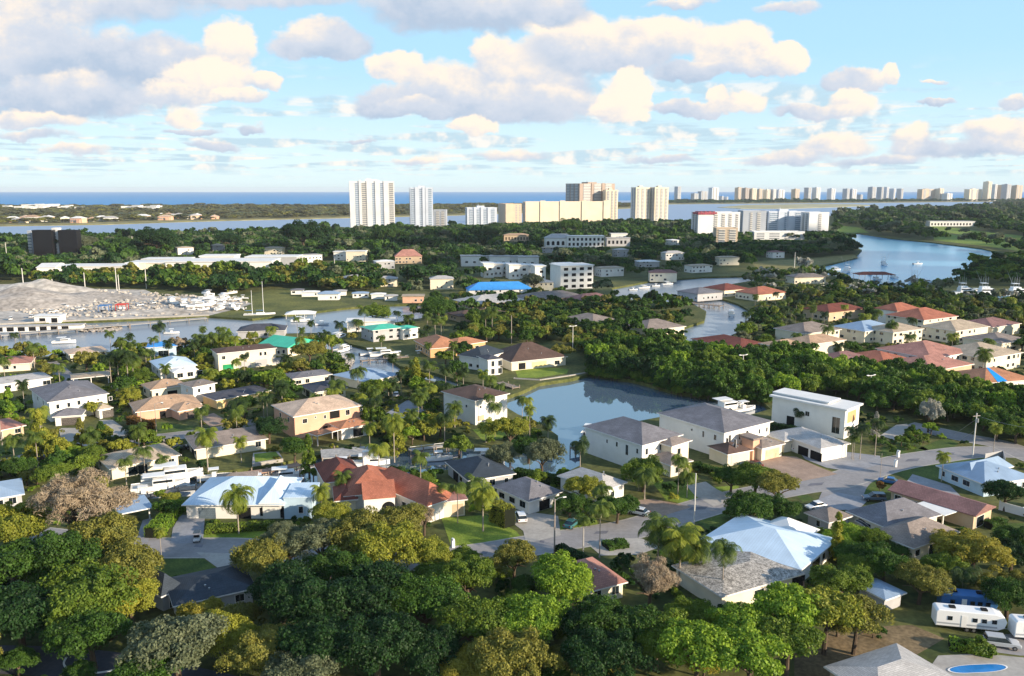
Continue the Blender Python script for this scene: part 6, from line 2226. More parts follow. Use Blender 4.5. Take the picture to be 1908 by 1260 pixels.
# ------------------------------------------------------------------ vehicles
m_white = mat('white_gelcoat', '#e9eaea', 0.35, 0.02)
m_wpaint = mat('white_car_paint', '#dfe1e3', 0.25, 0.02, spec=0.6)
m_spaint = mat('silver_car_paint', '#a7abb0', 0.3, 0.02, spec=0.6)
m_dpaint = mat('dark_car_paint', '#2c3036', 0.25, 0.02, spec=0.6)
m_bpaint = mat('blue_grey_car_paint', '#5a6878', 0.25, 0.02, spec=0.6)
m_rpaint = mat('red_paint', '#b5302c', 0.4, 0.05)
m_blpaint = mat('blue_paint', '#3d6da5', 0.4, 0.05)
m_tyre = mat('tyre_rubber', '#15151a', 0.9, 0.05)
m_rim = mat('wheel_rim', '#8d9094', 0.35, 0.02, metal=0.7)
m_lampg = mat('lamp_glass', '#d8dad6', 0.1, 0.02)
m_tail = mat('tail_lamp', '#7d1512', 0.3, 0.02)
m_deck = mat('boat_deck', '#cfcac0', 0.6, 0.05)


def wheel(parent, x, y, r=0.34, w=0.24):
    a = MB()
    a.tube((x, y - w / 2, r), (x, y + w / 2, r), r, n=16)
    t = a.build('wheel', m_tyre, parent)
    b = MB()
    s = -1 if y < 0 else 1
    b.tube((x, y + s * w / 2, r), (x, y + s * (w / 2 + .02), r), r * .6, n=12)
    b.build('rim', m_rim, t)


def car_proto(kind, paint, label):
    L_, Wd, H = {'sedan': (4.7, 1.85, 1.45), 'suv': (4.9, 1.95, 1.75), 'pickup': (5.8, 2.0, 1.85)}[kind]
    o = empty('car' if kind != 'pickup' else 'pickup_truck', (0, 0, 0), 0, label, 'car' if kind != 'pickup' else 'pickup')
    hw = Wd / 2
    if kind == 'sedan':
        low = [(-2.35, .45), (-2.3, .85), (-1.6, .95), (1.1, .92), (2.2, .72), (2.35, .5), (2.3, .3), (-2.3, .3)]
        cab = [(-1.75, .93), (-1.15, 1.4), (.25, 1.44), (1.05, .92)]
    elif kind == 'suv':
        low = [(-2.45, .5), (-2.4, 1.05), (1.2, 1.05), (2.3, .92), (2.45, .6), (2.4, .38), (-2.4, .38)]
        cab = [(-2.35, 1.04), (-2.15, 1.68), (.2, 1.74), (1.1, 1.04)]
    else:
        low = [(-2.9, .6), (-2.9, 1.12), (-.7, 1.12), (1.5, 1.12), (2.75, 1.02), (2.9, .7), (2.85, .45), (-2.85, .45)]
        cab = [(-.85, 1.1), (-.7, 1.82), (.75, 1.84), (1.5, 1.1)]
    a = MB()                                     # body: profile along x, extruded across y
    n = len(low)
    a.add([(p[0], -hw, p[1]) for p in low] + [(p[0], hw, p[1]) for p in low],
          [tuple(range(n)), tuple(range(2 * n - 1, n - 1, -1))] + [(i, n + i, n + (i + 1) % n, (i + 1) % n) for i in range(n)])
    a.build('body', paint, o, bevel=.09)
    b = MB()
    n = len(cab)
    w0, w1 = hw * .95, hw * .78
    zlo = min(p[1] for p in cab)
    ys = [w0 if abs(p[1] - zlo) < .05 else w1 for p in cab]
    b.add([(p[0], -y, p[1]) for p, y in zip(cab, ys)] + [(p[0], y, p[1]) for p, y in zip(cab, ys)],
          [tuple(range(n)), tuple(range(2 * n - 1, n - 1, -1))] + [(i, n + i, n + (i + 1) % n, (i + 1) % n) for i in range(n)])
    b.build('windows', m_glass, o)
    c = MB()
    top = [p for p in cab if p[1] > zlo + .3]
    c.box(top[0][0] - .05, -w1 - .02, top[0][1] - .02, top[-1][0] + .05, w1 + .02, top[-1][1] + .05)
    c.build('roof', paint, o, bevel=.04)
    if kind == 'pickup':
        d = MB()
        d.box(-2.75, -hw + .12, 1.115, -.95, hw - .12, 1.13)
        d.build('cargo_bed', m_tyre, o)
    for x in (-L_ * .3, L_ * .31):
        for y in (-hw + .08, hw - .08):
            wheel(o, x, y)
    for y in (-hw * .7, hw * .7):
        e = MB()
        e.box(L_ / 2 - .14, y - .2, .62, L_ / 2 + .01, y + .2, .78)
        e.build('headlight', m_lampg, o)
        e = MB()
        e.box(-L_ / 2 - .01, y - .14, .72, -L_ / 2 + .1, y + .14, .92)
        e.build('tail_light', m_tail, o)
    return o


CARS = {'pickup': car_proto('pickup', m_wpaint, 'white pickup with an open dark bed on the road at the front'),
        'sedan': car_proto('sedan', m_wpaint, 'white saloon car parked by the brown paved drive'),
        'suv': car_proto('suv', m_spaint, 'silver-white estate car on the drive beside the caravans')}
used = set()


def put_car(kind, px, py, deg, label, paint=None):
    p = G(px, py, 0.1)
    p.z = 0.08
    src = CARS[kind]
    if kind not in used:
        used.add(kind)
        o = src
        o.location, o.rotation_euler = p, (0, 0, R(deg))
        o['label'] = label
    else:
        o = dup(src, p, R(deg), label)
    if paint:
        for c in COL.objects:
            if c.parent == o and c.name.split('.')[0] in ('body', 'roof'):
                c.material_slots[0].link = 'OBJECT'
                c.material_slots[0].material = paint
    return o


put_car('pickup', 958, 1043, 158, 'white pickup with an open dark bed on the road below the front lawn')
put_car('sedan', 1190, 958, 150, 'white saloon car parked by the brown paved drive')
put_car('suv', 1866, 1204, -15, 'white estate car beside the caravans')
put_car('sedan', 1520, 947, 200, 'white car parked by the small grey outbuilding')
put_car('suv', 1628, 932, 175, 'blue-grey car in front of the large grey-shingled house', m_bpaint)
put_car('suv', 230, 733, 10, 'white van-like car beside the two-storey white house', m_wpaint)
put_car('sedan', 738, 738, 100, 'white car on the wide concrete drive by the cream bungalow')
put_car('sedan', 306, 826, 40, 'black car at the kerb by the long beige house', m_dpaint)
put_car('suv', 338, 838, 30, 'black car right of another one by the long beige house', m_dpaint)
put_car('sedan', 534, 694, 60, 'dark car under the wall of the boxy cream villa', m_dpaint)
put_car('sedan', 548, 697, 60, 'silver car next to the dark one at the boxy cream villa', m_spaint)
put_car('sedan', 470, 727, 15, 'dark car beside the dark flat-roofed cream house', m_dpaint)
put_car('sedan', 1486, 838, 30, 'small white car in the court of the modern mansion')
put_car('sedan', 1405, 868, 120, 'dark red car by the tan garage on the brown pavers', mat('maroon_paint', '#5a2a2a', 0.3, 0.03))
put_car('suv', 970, 968, 100, 'white car in the yard behind the clipped hedge', m_wpaint)
put_car('sedan', 1065, 980, 60, 'teal car half under the trees by the wooden street pole', mat('teal_paint', '#3a6a70', 0.3, 0.03))
put_car('sedan', 1655, 900, 150, 'dark blue car on the drive of the red-brown-roofed house', m_blpaint)

# golf cart
gp = G(368, 1008)
gc = empty('golf_cart', (gp.x, gp.y, .08), R(100), 'white golf cart at the end of the hedged driveway', 'golf cart')
a = MB(); a.box(-1.2, -.6, .3, 1.2, .6, .65); a.box(-.5, -.6, .65, .1, .6, .85); a.build('body', m_wpaint, gc, bevel=.05)
a = MB(); a.box(-.9, -.6, 1.85, .8, .6, 1.93); a.build('roof', m_dpaint, gc)
a = MB(); a.box(-.55, -.55, .85, -.35, .55, 1.3); a.build('seat', m_tyre, gc)
for x, y in ((-.85, -.55), (-.85, .55), (.75, -.55), (.75, .55)):
    a = MB(); a.tube((x, y, .6), (x, y, 1.86), .025); a.build('post', m_metal, gc)
    wheel(gc, x * .95, y, .24, .18)


def caravan(px, py, deg, L_, label, cover=None):
    p = G(px, py, 0)
    o = empty('caravan', (p.x, p.y, 0.05), R(deg), label, 'caravan')
    prof = [(-L_ / 2, .7), (-L_ / 2, 3.1), (-L_ / 2 + .3, 3.35), (L_ / 2 - 1.6, 3.35), (L_ / 2 - .5, 3.1), (L_ / 2, 2.2), (L_ / 2 - .3, 1.2), (L_ / 2 - 1.3, .7)]
    a = MB()
    n = len(prof)
    a.add([(q[0], -1.25, q[1]) for q in prof] + [(q[0], 1.25, q[1]) for q in prof],
          [tuple(range(n)), tuple(range(2 * n - 1, n - 1, -1))] + [(i, n + i, n + (i + 1) % n, (i + 1) % n) for i in range(n)])
    a.build('body', m_white if not cover else cover, o, bevel=.12)
    a = MB(); a.box(-L_ / 2 + .2, -1.27, 1.1, L_ / 2 - 1.4, -1.255, 1.35); a.build('stripe', m_spaint, o)
    for i, x in enumerate([-.3, .05, .18, .32]):
        a = MB(); a.box(L_ * x - .35, -1.3, 1.8, L_ * x + .35, -1.26, 2.45)
        a.build('window', m_glass, o)
    a = MB(); a.box(-L_ * .14, -1.3, .8, -L_ * .14 + .75, -1.26, 2.7); d = a.build('door', m_trim, o)
    for x in (-.25, .2):
        a = MB(); a.box(L_ * x - .45, -.4, 3.35, L_ * x + .45, .4, 3.62); a.build('roof_unit', m_dark, o, bevel=.05)
    for x in (-.5, .5):
        for y in (-1.1, 1.1):
            wheel(o, x, y, .38, .25)
    a = MB(); a.tube((L_ / 2 - .8, 0, .7), (L_ / 2 + 1.0, 0, .55), .07); a.build('hitch', m_metal, o)
    block([G(px - 60, py + 10), G(px + 60, py + 10), G(px + 60, py - 30), G(px - 60, py - 30)])
    return o


caravan(1803, 1172, -12, 10.2, 'long white caravan with dark windows parked above the estate car')
caravan(1938, 1192, -8, 8.6, 'second white caravan, cut by the right photo edge')
bt = caravan(1800, 1140, -12, 8.5, 'trailer under a bright blue cover behind the long white caravan', m_blpaint)
bt['category'] = 'trailer'

# ------------------------------------------------------------------ boats


def hull_mesh(mb, L_, B, H, z0=0.0):
    n = 9
    rings = []
    for i in range(n):
        t = i / (n - 1)
        x = -L_ / 2 + L_ * t
        w = B / 2 * (1 - max(0, (t - .45) / .55) ** 2.2)
        zt = H * (1 + .35 * t * t)
        zb = 0.0 + .35 * H * max(0, (t - .6) / .4) ** 2
        rings.append([(x, -w, zt + z0), (x, -w * .82, zb + .25 * H + z0), (x, 0, zb - .15 * H + z0), (x, w * .82, zb + .25 * H + z0), (x, w, zt + z0)])
    o = len(mb.v)
    vs = [p for r in rings for p in r]
    fs = []
    for i in range(n - 1):
        for j in range(4):
            fs.append((i * 5 + j, i * 5 + j + 1, (i + 1) * 5 + j + 1, (i + 1) * 5 + j))
    fs.append((0, 4, 3, 2, 1))
    mb.add(vs, fs)
    return rings


def boat_proto(kind):
    L_, B, H = {'open': (8, 2.6, .9), 'cruiser': (11, 3.4, 1.3), 'fisher': (16, 4.8, 1.8), 'yacht': (14, 4.2, 1.3)}[kind]
    o = empty('motorboat' if kind != 'yacht' else 'sailing_yacht', (0, 0, -1.2), 0, 'white boat', 'boat')
    a = MB()
    rg = hull_mesh(a, L_, B, H)
    a.build('hull', m_white, o)
    d = MB()
    vs = [(r[0][0], r[0][1] * .96, r[0][2] - .12) for r in rg] + [(r[4][0], r[4][1] * .96, r[4][2] - .12) for r in rg]
    n = len(rg)
    d.add(vs, [(i, i + 1, n + i + 1, n + i) for i in range(n - 1)])
    d.build('deck', m_deck, o)
    if kind == 'open':
        a = MB(); a.box(-.6, -.45, H - .1, .5, .45, H + .9); a.build('console', m_white, o, bevel=.05)
        a = MB(); a.box(-1.3, -1, H + 1.75, 1.1, 1, H + 1.85); a.build('canopy', m_white, o)
        for x, y in ((-.9, -.8), (-.9, .8), (.7, -.8), (.7, .8)):
            a = MB()
            a.tube((x, y * .8, H - .1), (x, y, H + 1.76), .035)
            a.build('post', m_metal, o)
        a = MB(); a.box(-L_ / 2 - .5, -.3, .1, -L_ / 2 + .05, .3, H + .35); a.build('engine', m_dpaint, o, bevel=.08)
    elif kind == 'cruiser':
        a = MB(); a.box(-1.5, -1.3, H - .1, 2.6, 1.3, H + 1.2); a.build('cabin', m_white, o, bevel=.15)
        a = MB(); a.box(-1.3, -1.33, H + .45, 2.3, 1.33, H + .95); a.build('windows', m_glass, o)
        a = MB(); a.box(-3.2, -1.4, H + 1.9, .9, 1.4, H + 2.0)
        a.build('canopy', m_white, o)
    elif kind == 'fisher':
        a = MB(); a.box(-3, -1.9, H - .1, 3.6, 1.9, H + 2.0); a.build('cabin', m_white, o, bevel=.25)
        a = MB(); a.box(-2.6, -1.94, H + .9, 3.3, 1.94, H + 1.6); a.build('windows', m_glass, o)
        a = MB(); a.box(-2.6, -1.5, H + 2.0, 1.5, 1.5, H + 3.0); a.build('flybridge', m_white, o, bevel=.15)
        a = MB(); a.box(-2.6, -1.4, H + 4.6, .6, 1.4, H + 4.75); a.build('tower_roof', m_white, o)
        a = MB()
        for x, y in ((-2.4, -1.3), (-2.4, 1.3), (.4, -1.3), (.4, 1.3)):
            a.tube((x, y, H + 2.9), (x * .8, y * .8, H + 8), .07)
        a.build('tuna_tower', m_metal, o)
        for y in (-1, 1):
            a = MB(); a.tube((0, y * 1.8, H + 2), (-3.5, y * 4.2, H + 11), .08, .03); a.build('outrigger', m_metal, o)
    else:
        a = MB(); a.box(-1.5, -1, H - .1, 2.2, 1, H + .6); a.build('cabin', m_white, o, bevel=.15)
        for x, hh in ((1.8, 15), (-3.2, 11)):
            a = MB(); a.tube((x, 0, H - .1), (x, 0, H + hh), .13, .07); m = a.build('mast', m_white, o)
            b = MB(); b.tube((x, 0, H + 1.6), (x - 3.4, 0, H + 1.7), .16, .1); b.build('boom', m_blpaint, m)
    return o


BOATS = {k: boat_proto(k) for k in ('open', 'cruiser', 'fisher', 'yacht')}
usedb = set()


def boat(kind, px, py, deg, label, s=1.0, z=-1.2, group=None):
    p = G(px, py, z)
    src = BOATS[kind]
    if kind in usedb:
        o = dup(src, (p.x, p.y, z), R(deg), label, group, (s, s, s))
    else:
        usedb.add(kind)
        o = src
        o.location, o.rotation_euler, o.scale = (p.x, p.y, z), (0, 0, R(deg)), (s, s, s)
        o['label'] = label
        if group:
            o['group'] = group
    return o


boat('yacht', 484, 590, 12, 'white sailing yacht with two bare masts moored at the marina point', 1.2)
boat('cruiser', 322, 895, 24, 'large white cruiser nearest the long beige house on the canal lift', 1.25, -.2)
boat('cruiser', 300, 912, 22, 'white cruiser with a canopy below the largest one on the canal', 1.15, -.6)
boat('open', 400, 893, 20, 'open white boat left of the brown flat-topped roof', 1.0, -.8)
boat('cruiser', 640, 655, 60, 'white cruiser heading up the narrow canal', 1.0)
boat('cruiser', 632, 633, 70, 'white cruiser at the mouth of the narrow canal', 1.1)
boat('open', 690, 662, 20, 'open boat leftmost of the row at the narrow canal dock', 1.1)
boat('cruiser', 716, 664, 15, 'white cruiser in the middle of the row at the narrow canal dock', 1.1)
boat('open', 742, 668, 10, 'open boat rightmost of the row at the narrow canal dock', 1.1)
boat('fisher', 1795, 549, 5, 'white sport fishing yacht with outriggers, left one in the yacht basin', 1.2)
boat('fisher', 1835, 551, 0, 'white sport fishing yacht with raised outriggers in the middle of the yacht basin', 1.3)
boat('fisher', 1893, 552, 0, 'white sport fishing yacht cut by the right photo edge', 1.3)
boat('cruiser', 1816, 548, 90, 'small white cruiser between two big fishing yachts', 1.2)
boat('fisher', 1646, 494, 80, 'white yacht under way in the middle of the river', .9)
boat('open', 1710, 493, 10, 'tiny open boat at the right of the river', 1.2)
for i, (x, y) in enumerate([(1556, 505), (1578, 508), (1632, 522), (1655, 530), (1680, 533), (1702, 530), (1725, 528), (1622, 512), (1664, 518)]):
    boat(['cruiser', 'fisher', 'cruiser', 'open'][i % 4], x, y, 20 + 35 * (i % 3), 'white boat docked along the near bank of the river', 1.1, group='boats docked on the river bank')
boat('cruiser', 1362, 588, 80, 'white boat tied up at the right bank of the inner basin', 1.0)
for i, (x, y) in enumerate([(1180, 541), (1200, 538), (1222, 534), (1244, 531)]):
    boat(['open', 'cruiser'][i % 2], x, y, 15, 'white boat moored at the upper quay of the inner basin', .8, group='boats at the inner basin quay')
boat('cruiser', 1352, 766, 25, 'white cruiser behind the grey roof of the middle mansion', 1.3)
boat('open', 1385, 766, 25, 'open boat behind the modern mansion', 1.2)
for i, (x, y, a_, k_, wh) in enumerate([(480, 902, 20, 'open', 'below the reddish dock'), (530, 893, 15, 'cruiser', 'under the reddish dock end'), (640, 870, 10, 'open', 'in the dark water before the peach villa dock'), (690, 868, 8, 'cruiser', 'right of the peach villa dock'),
                                (818, 858, 12, 'open', 'below the pale canal walkway'), (905, 858, 0, 'cruiser', 'in the canal in front of the white cube house'), (268, 925, 25, 'open', 'at the left end of the front canal'), (1095, 806, 70, 'open', 'at the small pond dock of the first mansion'),
                                (700, 636, 40, 'cruiser', 'across from the row in the narrow canal'), (780, 664, 30, 'open', 'at the bend of the narrow canal'), (560, 600, 10, 'cruiser', 'off the white domed tent roof'), (120, 640, 12, 'cruiser', 'in the left marina canal below the slips'),
                                (320, 622, 8, 'open', 'in the open middle of the left marina canal'), (600, 606, 20, 'open', 'left of the white-walled marina house')]):
    boat(k_, x, y, a_, 'white boat afloat ' + wh, .9)
rnd = random.Random(33)
for i in range(22):
    x, y = rnd.uniform(318, 455), rnd.uniform(548, 580)
    if y > 560 + (x - 318) * .12 + 14:
        continue
    boat(rnd.choice(['open', 'cruiser']), x, y, rnd.uniform(0, 180), 'white boat stored ashore in the rock yard boat park', rnd.uniform(.9, 1.3), .3, 'boats stored in the yard')

# cranes, trucks and spoil in the yard
for lb, x, y, m in (('red mobile boat hoist in the rock yard', 228, 580, m_rpaint), ('blue mobile boat hoist left of the red one', 196, 582, m_blpaint)):
    p = G(x, y)
    o = empty('boat_hoist', (p.x, p.y, 0), R(8), lb, 'boat hoist')
    o.scale = (.6, .6, .6)
    a = MB()
    for yy in (-4, 4):
        a.box(-5, yy - .3, 6.2, 5, yy + .3, 7)
    a.box(-5, -4, 6.3, -4.4, 4, 6.9)
    a.build('beam', m, o)
    for xx in (-4.6, 4.6):
        for yy in (-4, 4):
            a = MB(); a.box(xx - .25, yy - .25, .8, xx + .25, yy + .25, 6.3); a.build('leg', m, o)
            wheel(o, xx, yy, .8, .5)
    a = MB(); a.box(-3, -1.2, 2.2, 3, 1.2, 4); a.build('sling_load', m_white if m == m_rpaint else m_spaint, o, bevel=.4)
rng = np.random.default_rng(12)


def mound(name, label, px, py, rx, ry, h, m, seed, kind=None):
    c = G(px, py)
    n = 44
    rg = np.random.default_rng(seed)
    vs, fs = [], []
    ph = rg.uniform(0, 6, 12)
    for i in range(n):
        for j in range(n):
            u, v = -1 + 2 * i / (n - 1), -1 + 2 * j / (n - 1)
            q = math.sqrt(u * u + v * v)
            f = max(0, 1 - q) ** .8
            bump = sum(math.sin(ph[k] + (3 + 2 * k) * u * math.cos(ph[k]) + (3 + 2 * k) * v * math.sin(ph[k])) / (2 + k) for k in range(8))
            vs.append((c.x + u * rx, c.y + v * ry, -.2 + h * f * (1 + .22 * bump) + (0.04 if f > 0 else 0) + rg.uniform(0, .25) * f))
    for i in range(n - 1):
        for j in range(n - 1):
            fs.append((i * n + j, (i + 1) * n + j, (i + 1) * n + j + 1, i * n + j + 1))
    mb = MB()
    mb.add(vs, fs)
    o = mb.build(name, m)
    if kind:
        o['kind'] = kind
    else:
        tag(o, label, 'mound')
    return o


m_mound = mat('grey_spoil', '#8d8781', 0.98, 0.2, 0.06, 'ground', col2='#b4ada5', scale2=.4)
mound('spoil_heap', 'big grey spoil heap at the left end of the rock yard', 25, 566, 48, 34, 10, m_mound, 1)
mound('spoil_heap', 'pale spoil heap behind the big grey one', 75, 545, 40, 22, 8, m_lot, 2)
mound('spoil_heap', 'long low spoil heap in the middle of the rock yard', 165, 556, 46, 16, 4, m_mound, 3)
mound('spoil_heap', 'low dirt bank at the boat park end of the rock yard', 300, 583, 34, 10, 2.4, m_lot, 4)


def rocks(name, label, poly, n, s0, s1, m, seed, zlo=-1.0):
    P = W(poly)
    xs, ys = [p.x for p in P], [p.y for p in P]
    rg = random.Random(seed)
    mb = MB()
    k = 0
    while k < n:
        x, y = rg.uniform(min(xs), max(xs)), rg.uniform(min(ys), max(ys))
        if not inside(x, y, P):
            continue
        k += 1
        s = rg.uniform(s0, s1)
        vs = []
        for d in ((1, 0, 0), (-1, 0, 0), (0, 1, 0), (0, -1, 0), (0, 0, 1), (0, 0, -1), (.6, .6, .5), (-.6, .6, .5), (.6, -.6, .5), (-.6, -.6, .5)):
            q = s * rg.uniform(.6, 1.1)
            vs.append((x + d[0] * q, y + d[1] * q, zlo + d[2] * q * .8))
        mb.add(vs, [(4, 6, 7), (4, 8, 6), (4, 9, 8), (4, 7, 9), (0, 6, 8), (1, 9, 7), (2, 7, 6), (3, 8, 9), (0, 2, 6), (2, 1, 7), (1, 3, 9), (3, 0, 8), (0, 5, 2), (2, 5, 1), (1, 5, 3), (3, 5, 0)])
    o = mb.build(name, m)
    tag(o, label, 'rocks', None, 'stuff')


rocks('riprap', 'grey riprap rocks in the marina water below the white slips', [(140, 606), (225, 603), (222, 613), (150, 615)], 260, .6, 1.5, m_mound, 1, -.9)
rocks('rubble', 'pale rubble and stacked stone strewn over the yard', [(20, 580), (90, 536), (260, 545), (440, 556), (470, 566), (380, 586), (120, 594)], 900, .5, 1.6, m_lot, 2, .3)
rocks('riprap', 'pale rocks edging the narrow canal under the peach shed', [(600, 650), (660, 668), (650, 684), (612, 672)], 160, .4, 1.1, m_conc, 3, -.6)
for i, (x, y) in enumerate([(120, 572), (150, 578), (100, 582), (260, 570), (285, 566), (60, 592), (20, 596)]):
    put_car('suv', x, y, 20 * i, 'white work vehicle parked in the rock yard, %s' % ['beside the pale heap', 'left of the blue hoist', 'below the pale heap', 'right of the red hoist', 'far right of the red hoist', 'in front of the low white office', 'left of the low white office'][i], m_wpaint)

# ------------------------------------------------------------------ poles, docks, fences, hedges
m_pole = mat('grey_wood_pole', '#9a9088', 0.9, 0.1, 1.0)
m_pole_w = mat('white_pole', '#cfccc6', 0.7, 0.05)


def pole(px, ytop, ybase, kind, label, r=.14, m=None):
    b = G(px, ybase)
    h = 4.0
    for _ in range(30):
        q = PX((b.x, b.y, h))
        h += (q[1] - ytop) / FPX * q[2]
    o = empty('utility_pole' if kind in ('cross', 'plain') else 'street_lamp', b, R(20), label, 'pole' if kind in ('cross', 'plain') else 'street lamp')
    a = MB(); a.tube((0, 0, -.2), (0, 0, h), r * 1.15, r * .8, 8); a.build('pole', m or m_pole, o)
    if kind == 'cross':
        a = MB(); a.box(-1.2, -.08, h - .8, 1.2, .08, h - .65); c = a.build('crossarm', m_pole, o)
        b2 = MB()
        for x in (-1, 0, 1):
            b2.tube((x, 0, h - .65), (x, 0, h - .4), .05)
        b2.build('insulators', m_dark, c)
        a = MB(); a.tube((.25, -.3, h - 2.4), (.25, -.3, h - 1.4), .22); a.build('transformer', m_metal, o)
    elif kind == 'lamp':
        a = MB(); a.path([(0, 0, h - .3), (.8, 0, h + .1), (1.8, 0, h + .15)], [.05, .05, .05], 6); c = a.build('arm', m_metal, o)
        a = MB(); a.box(1.6, -.15, h + .05, 2.3, .15, h + .22); a.build('lamp_head', m_trim, c, bevel=.04)
    elif kind == 'tee':
        a = MB(); a.box(-1.4, -.1, h - .05, 1.4, .1, h + .1); c = a.build('arm', m_trim, o)
        for s in (-1, 1):
            a = MB(); a.box(s * 1.4 - .45, -.2, h + .05, s * 1.4 + .45, .2, h + .28); a.build('lamp_head', m_trim, o, bevel=.05)
    return b, h


pole(1033, 930, 1032, 'lamp', 'grey wooden street lamp pole at the bend above the clipped hedge', .16)
pole(1293, 882, 978, 'plain', 'white slender pole on the near verge left of the tall road-side trees', .13, m_pole_w)
ub, uh = pole(1812, 770, 852, 'cross', 'utility pole with guy wires at the upper road on the right', .16, m_pole_w)
pole(1620, 700, 742, 'tee', 'white twin-headed lamp rising from the mangroves near the tarpaulin roof', .16, m_pole_w)
pole(1383, 662, 706, 'tee', 'white twin-headed lamp in the mangroves below the dark red roof', .16, m_pole_w)
pole(1067, 608, 656, 'tee', 'white twin-headed lamp right of the brown-roofed waterfront house', .16, m_pole_w)
pole(953, 588, 640, 'plain', 'tall grey pole behind the brown-roofed waterfront house', .2)
pole(809, 565, 600, 'lamp', 'lamp pole in front of the dark tree at the marina mouth', .16)
pole(292, 752, 806, 'lamp', 'thin pole with a small lamp in front of the peach garage bungalow', .1)
pole(264, 760, 800, 'plain', 'pinkish thin pole by the red hedge', .1)
pole(375, 870, 925, 'plain', 'thin white mast by the boats on the front canal', .08, m_pole_w)
pole(853, 920, 975, 'plain', 'thin grey pole at the front lawn beside the red villa', .08)
pole(1087, 985, 1028, 'plain', 'thin white post left of the oval road island', .08, m_pole_w)
pole(1640, 845, 890, 'plain', 'thin sign post on the wedge lawn', .06)
pole(4, 760, 830, 'plain', 'pole at the left photo edge by the pink shelter roof', .12)
for i, (x, a_, b_) in enumerate([(273, 490, 538), (218, 500, 542), (222, 512, 540), (159, 508, 541), (99, 520, 545), (624, 482, 512), (565, 480, 514), (248, 440, 470), (14, 452, 492), (45, 500, 545), (1480, 470, 500), (140, 495, 515)]):
    pole(x, a_, b_, 'plain', 'tall pale pole of the industrial street lamps and masts', .28, m_pole_w)
for o_ in COL.objects:
    if o_.get('label', '').startswith('tall pale pole of the industrial'):
        o_['group'] = 'tall pale poles of the industrial area'
# wires from the utility pole
P0 = Vector((ub.x, ub.y, uh - .6))
for i, (x, y, z, lb) in enumerate([(1770, 815, 0, 'steep'), (1785, 822, 0, 'flatter')]):
    q = G(x, y, z)
    a = MB(); a.tube(P0 - Vector((0, 0, 1 + 3 * i)), q, .03, n=4)
    tag(a.build('guy_wire', m_metal), '%s guy wire of the utility pole at the upper road' % lb, 'wire')
q1 = G(1960, 800, uh - 1)
a = MB()
pr = P0
for k in range(1, 13):
    t = k / 12
    c = P0.lerp(q1, t) - Vector((0, 0, 4 * t * (1 - t) * .8))
    a.tube(pr, c, .03, n=4)
    pr = c
tag(a.build('overhead_wire', m_metal), 'overhead wire leading off to the right from the utility pole', 'wire')


def dock(name, label, pts, width, z=.35, m=None, rail=False, step=3.0, cat='dock'):
    P = [G(x, y, z) for x, y in pts]
    o = empty(name, (P[0].x, P[0].y, 0), 0, label, cat)
    base = Vector((P[0].x, P[0].y, 0))
    k = 0
    for i in range(len(P) - 1):
        a_, b_ = P[i] - base, P[i + 1] - base
        d = (b_ - a_)
        L_ = d.length
        T_ = Matrix.Translation(a_) @ Matrix.Rotation(math.atan2(d.y, d.x), 4, 'Z')
        mb = MB(T_)
        mb.box(0, -width / 2, -.25, L_, width / 2, 0)
        mb.build('deck', m or m_wood, o)
        n = max(2, int(L_ / step))
        for j in range(n + 1):
            for s in (-1, 1):
                if k > 70:
                    break
                k += 1
                pb = MB(T_)
                x = .2 + (L_ - .4) * j / n
                pb.tube((x, s * (width / 2 + .05), -3.4), (x, s * (width / 2 + .05), .7 if j % 2 else .25), .16)
                pb.build('piling', m_wood, o)
        if rail:
            rb = MB(T_)
            rb.box(0, -width / 2, .9, L_, -width / 2 + .08, 1.0)
            rb.build('rail', m_trim, o)
    return o


dock('dock', 'broad grey dock of the peach villa above dark water', [(598, 846), (700, 838)], 7.5, 1.0, mat('grey_deck_boards', '#a5a3a0', .9, .15, 1.2))
dock('footbridge', 'narrow pale walkway along the canal left of the white cube house', [(762, 838), (858, 826)], 1.8, .6, m_conc, True, cat='walkway')
dock('dock', 'reddish wooden dock with a green terrace left of the peach villa dock', [(440, 884), (500, 876), (558, 864)], 2.6, .8, mat('reddish_deck', '#a88a78', .9, .1))
dock('dock', 'small dock behind the first white mansion at the pond', [(1066, 836), (1090, 832)], 2.5, .5)
dock('dock', 'grey pier with boats in the narrow canal', [(672, 672), (760, 664)], 2.4, .4)
dock('dock', 'dock with a white shelter below the brown-roofed waterfront house', [(930, 712), (962, 722)], 3.0, .6)
dock('dock', 'long dark dock of the grey dock house at the inner basin', [(1262, 562), (1345, 570)], 5, .8)
dock('dock', 'pale pier in the marina below the white office', [(0, 624), (240, 604), (385, 592)], 5, .7, m_conc, step=8)
dock('dock', 'dock beside the boats on the front canal left of the blue-white roof', [(250, 930), (330, 912), (400, 905)], 2.2, .4)
dock('boat_lift', 'boat lift posts in the canal at the end of the reddish dock', [(560, 880), (600, 872)], 2.2, 1.2, cat='boat lift')
flat('terrace_lawn', [(474, 852), (514, 848), (524, 860), (476, 868)], .9, m_grass2)
tw = W([(470, 870), (528, 861), (518, 846), (472, 850)])
mb = MB(); mb.prism([(p.x, p.y) for p in tw][::1], -2, .86)
tag(mb.build('terrace', m_conc), 'raised cream terrace with a green lawn at the canal behind the brown flat-topped roof', 'terrace')


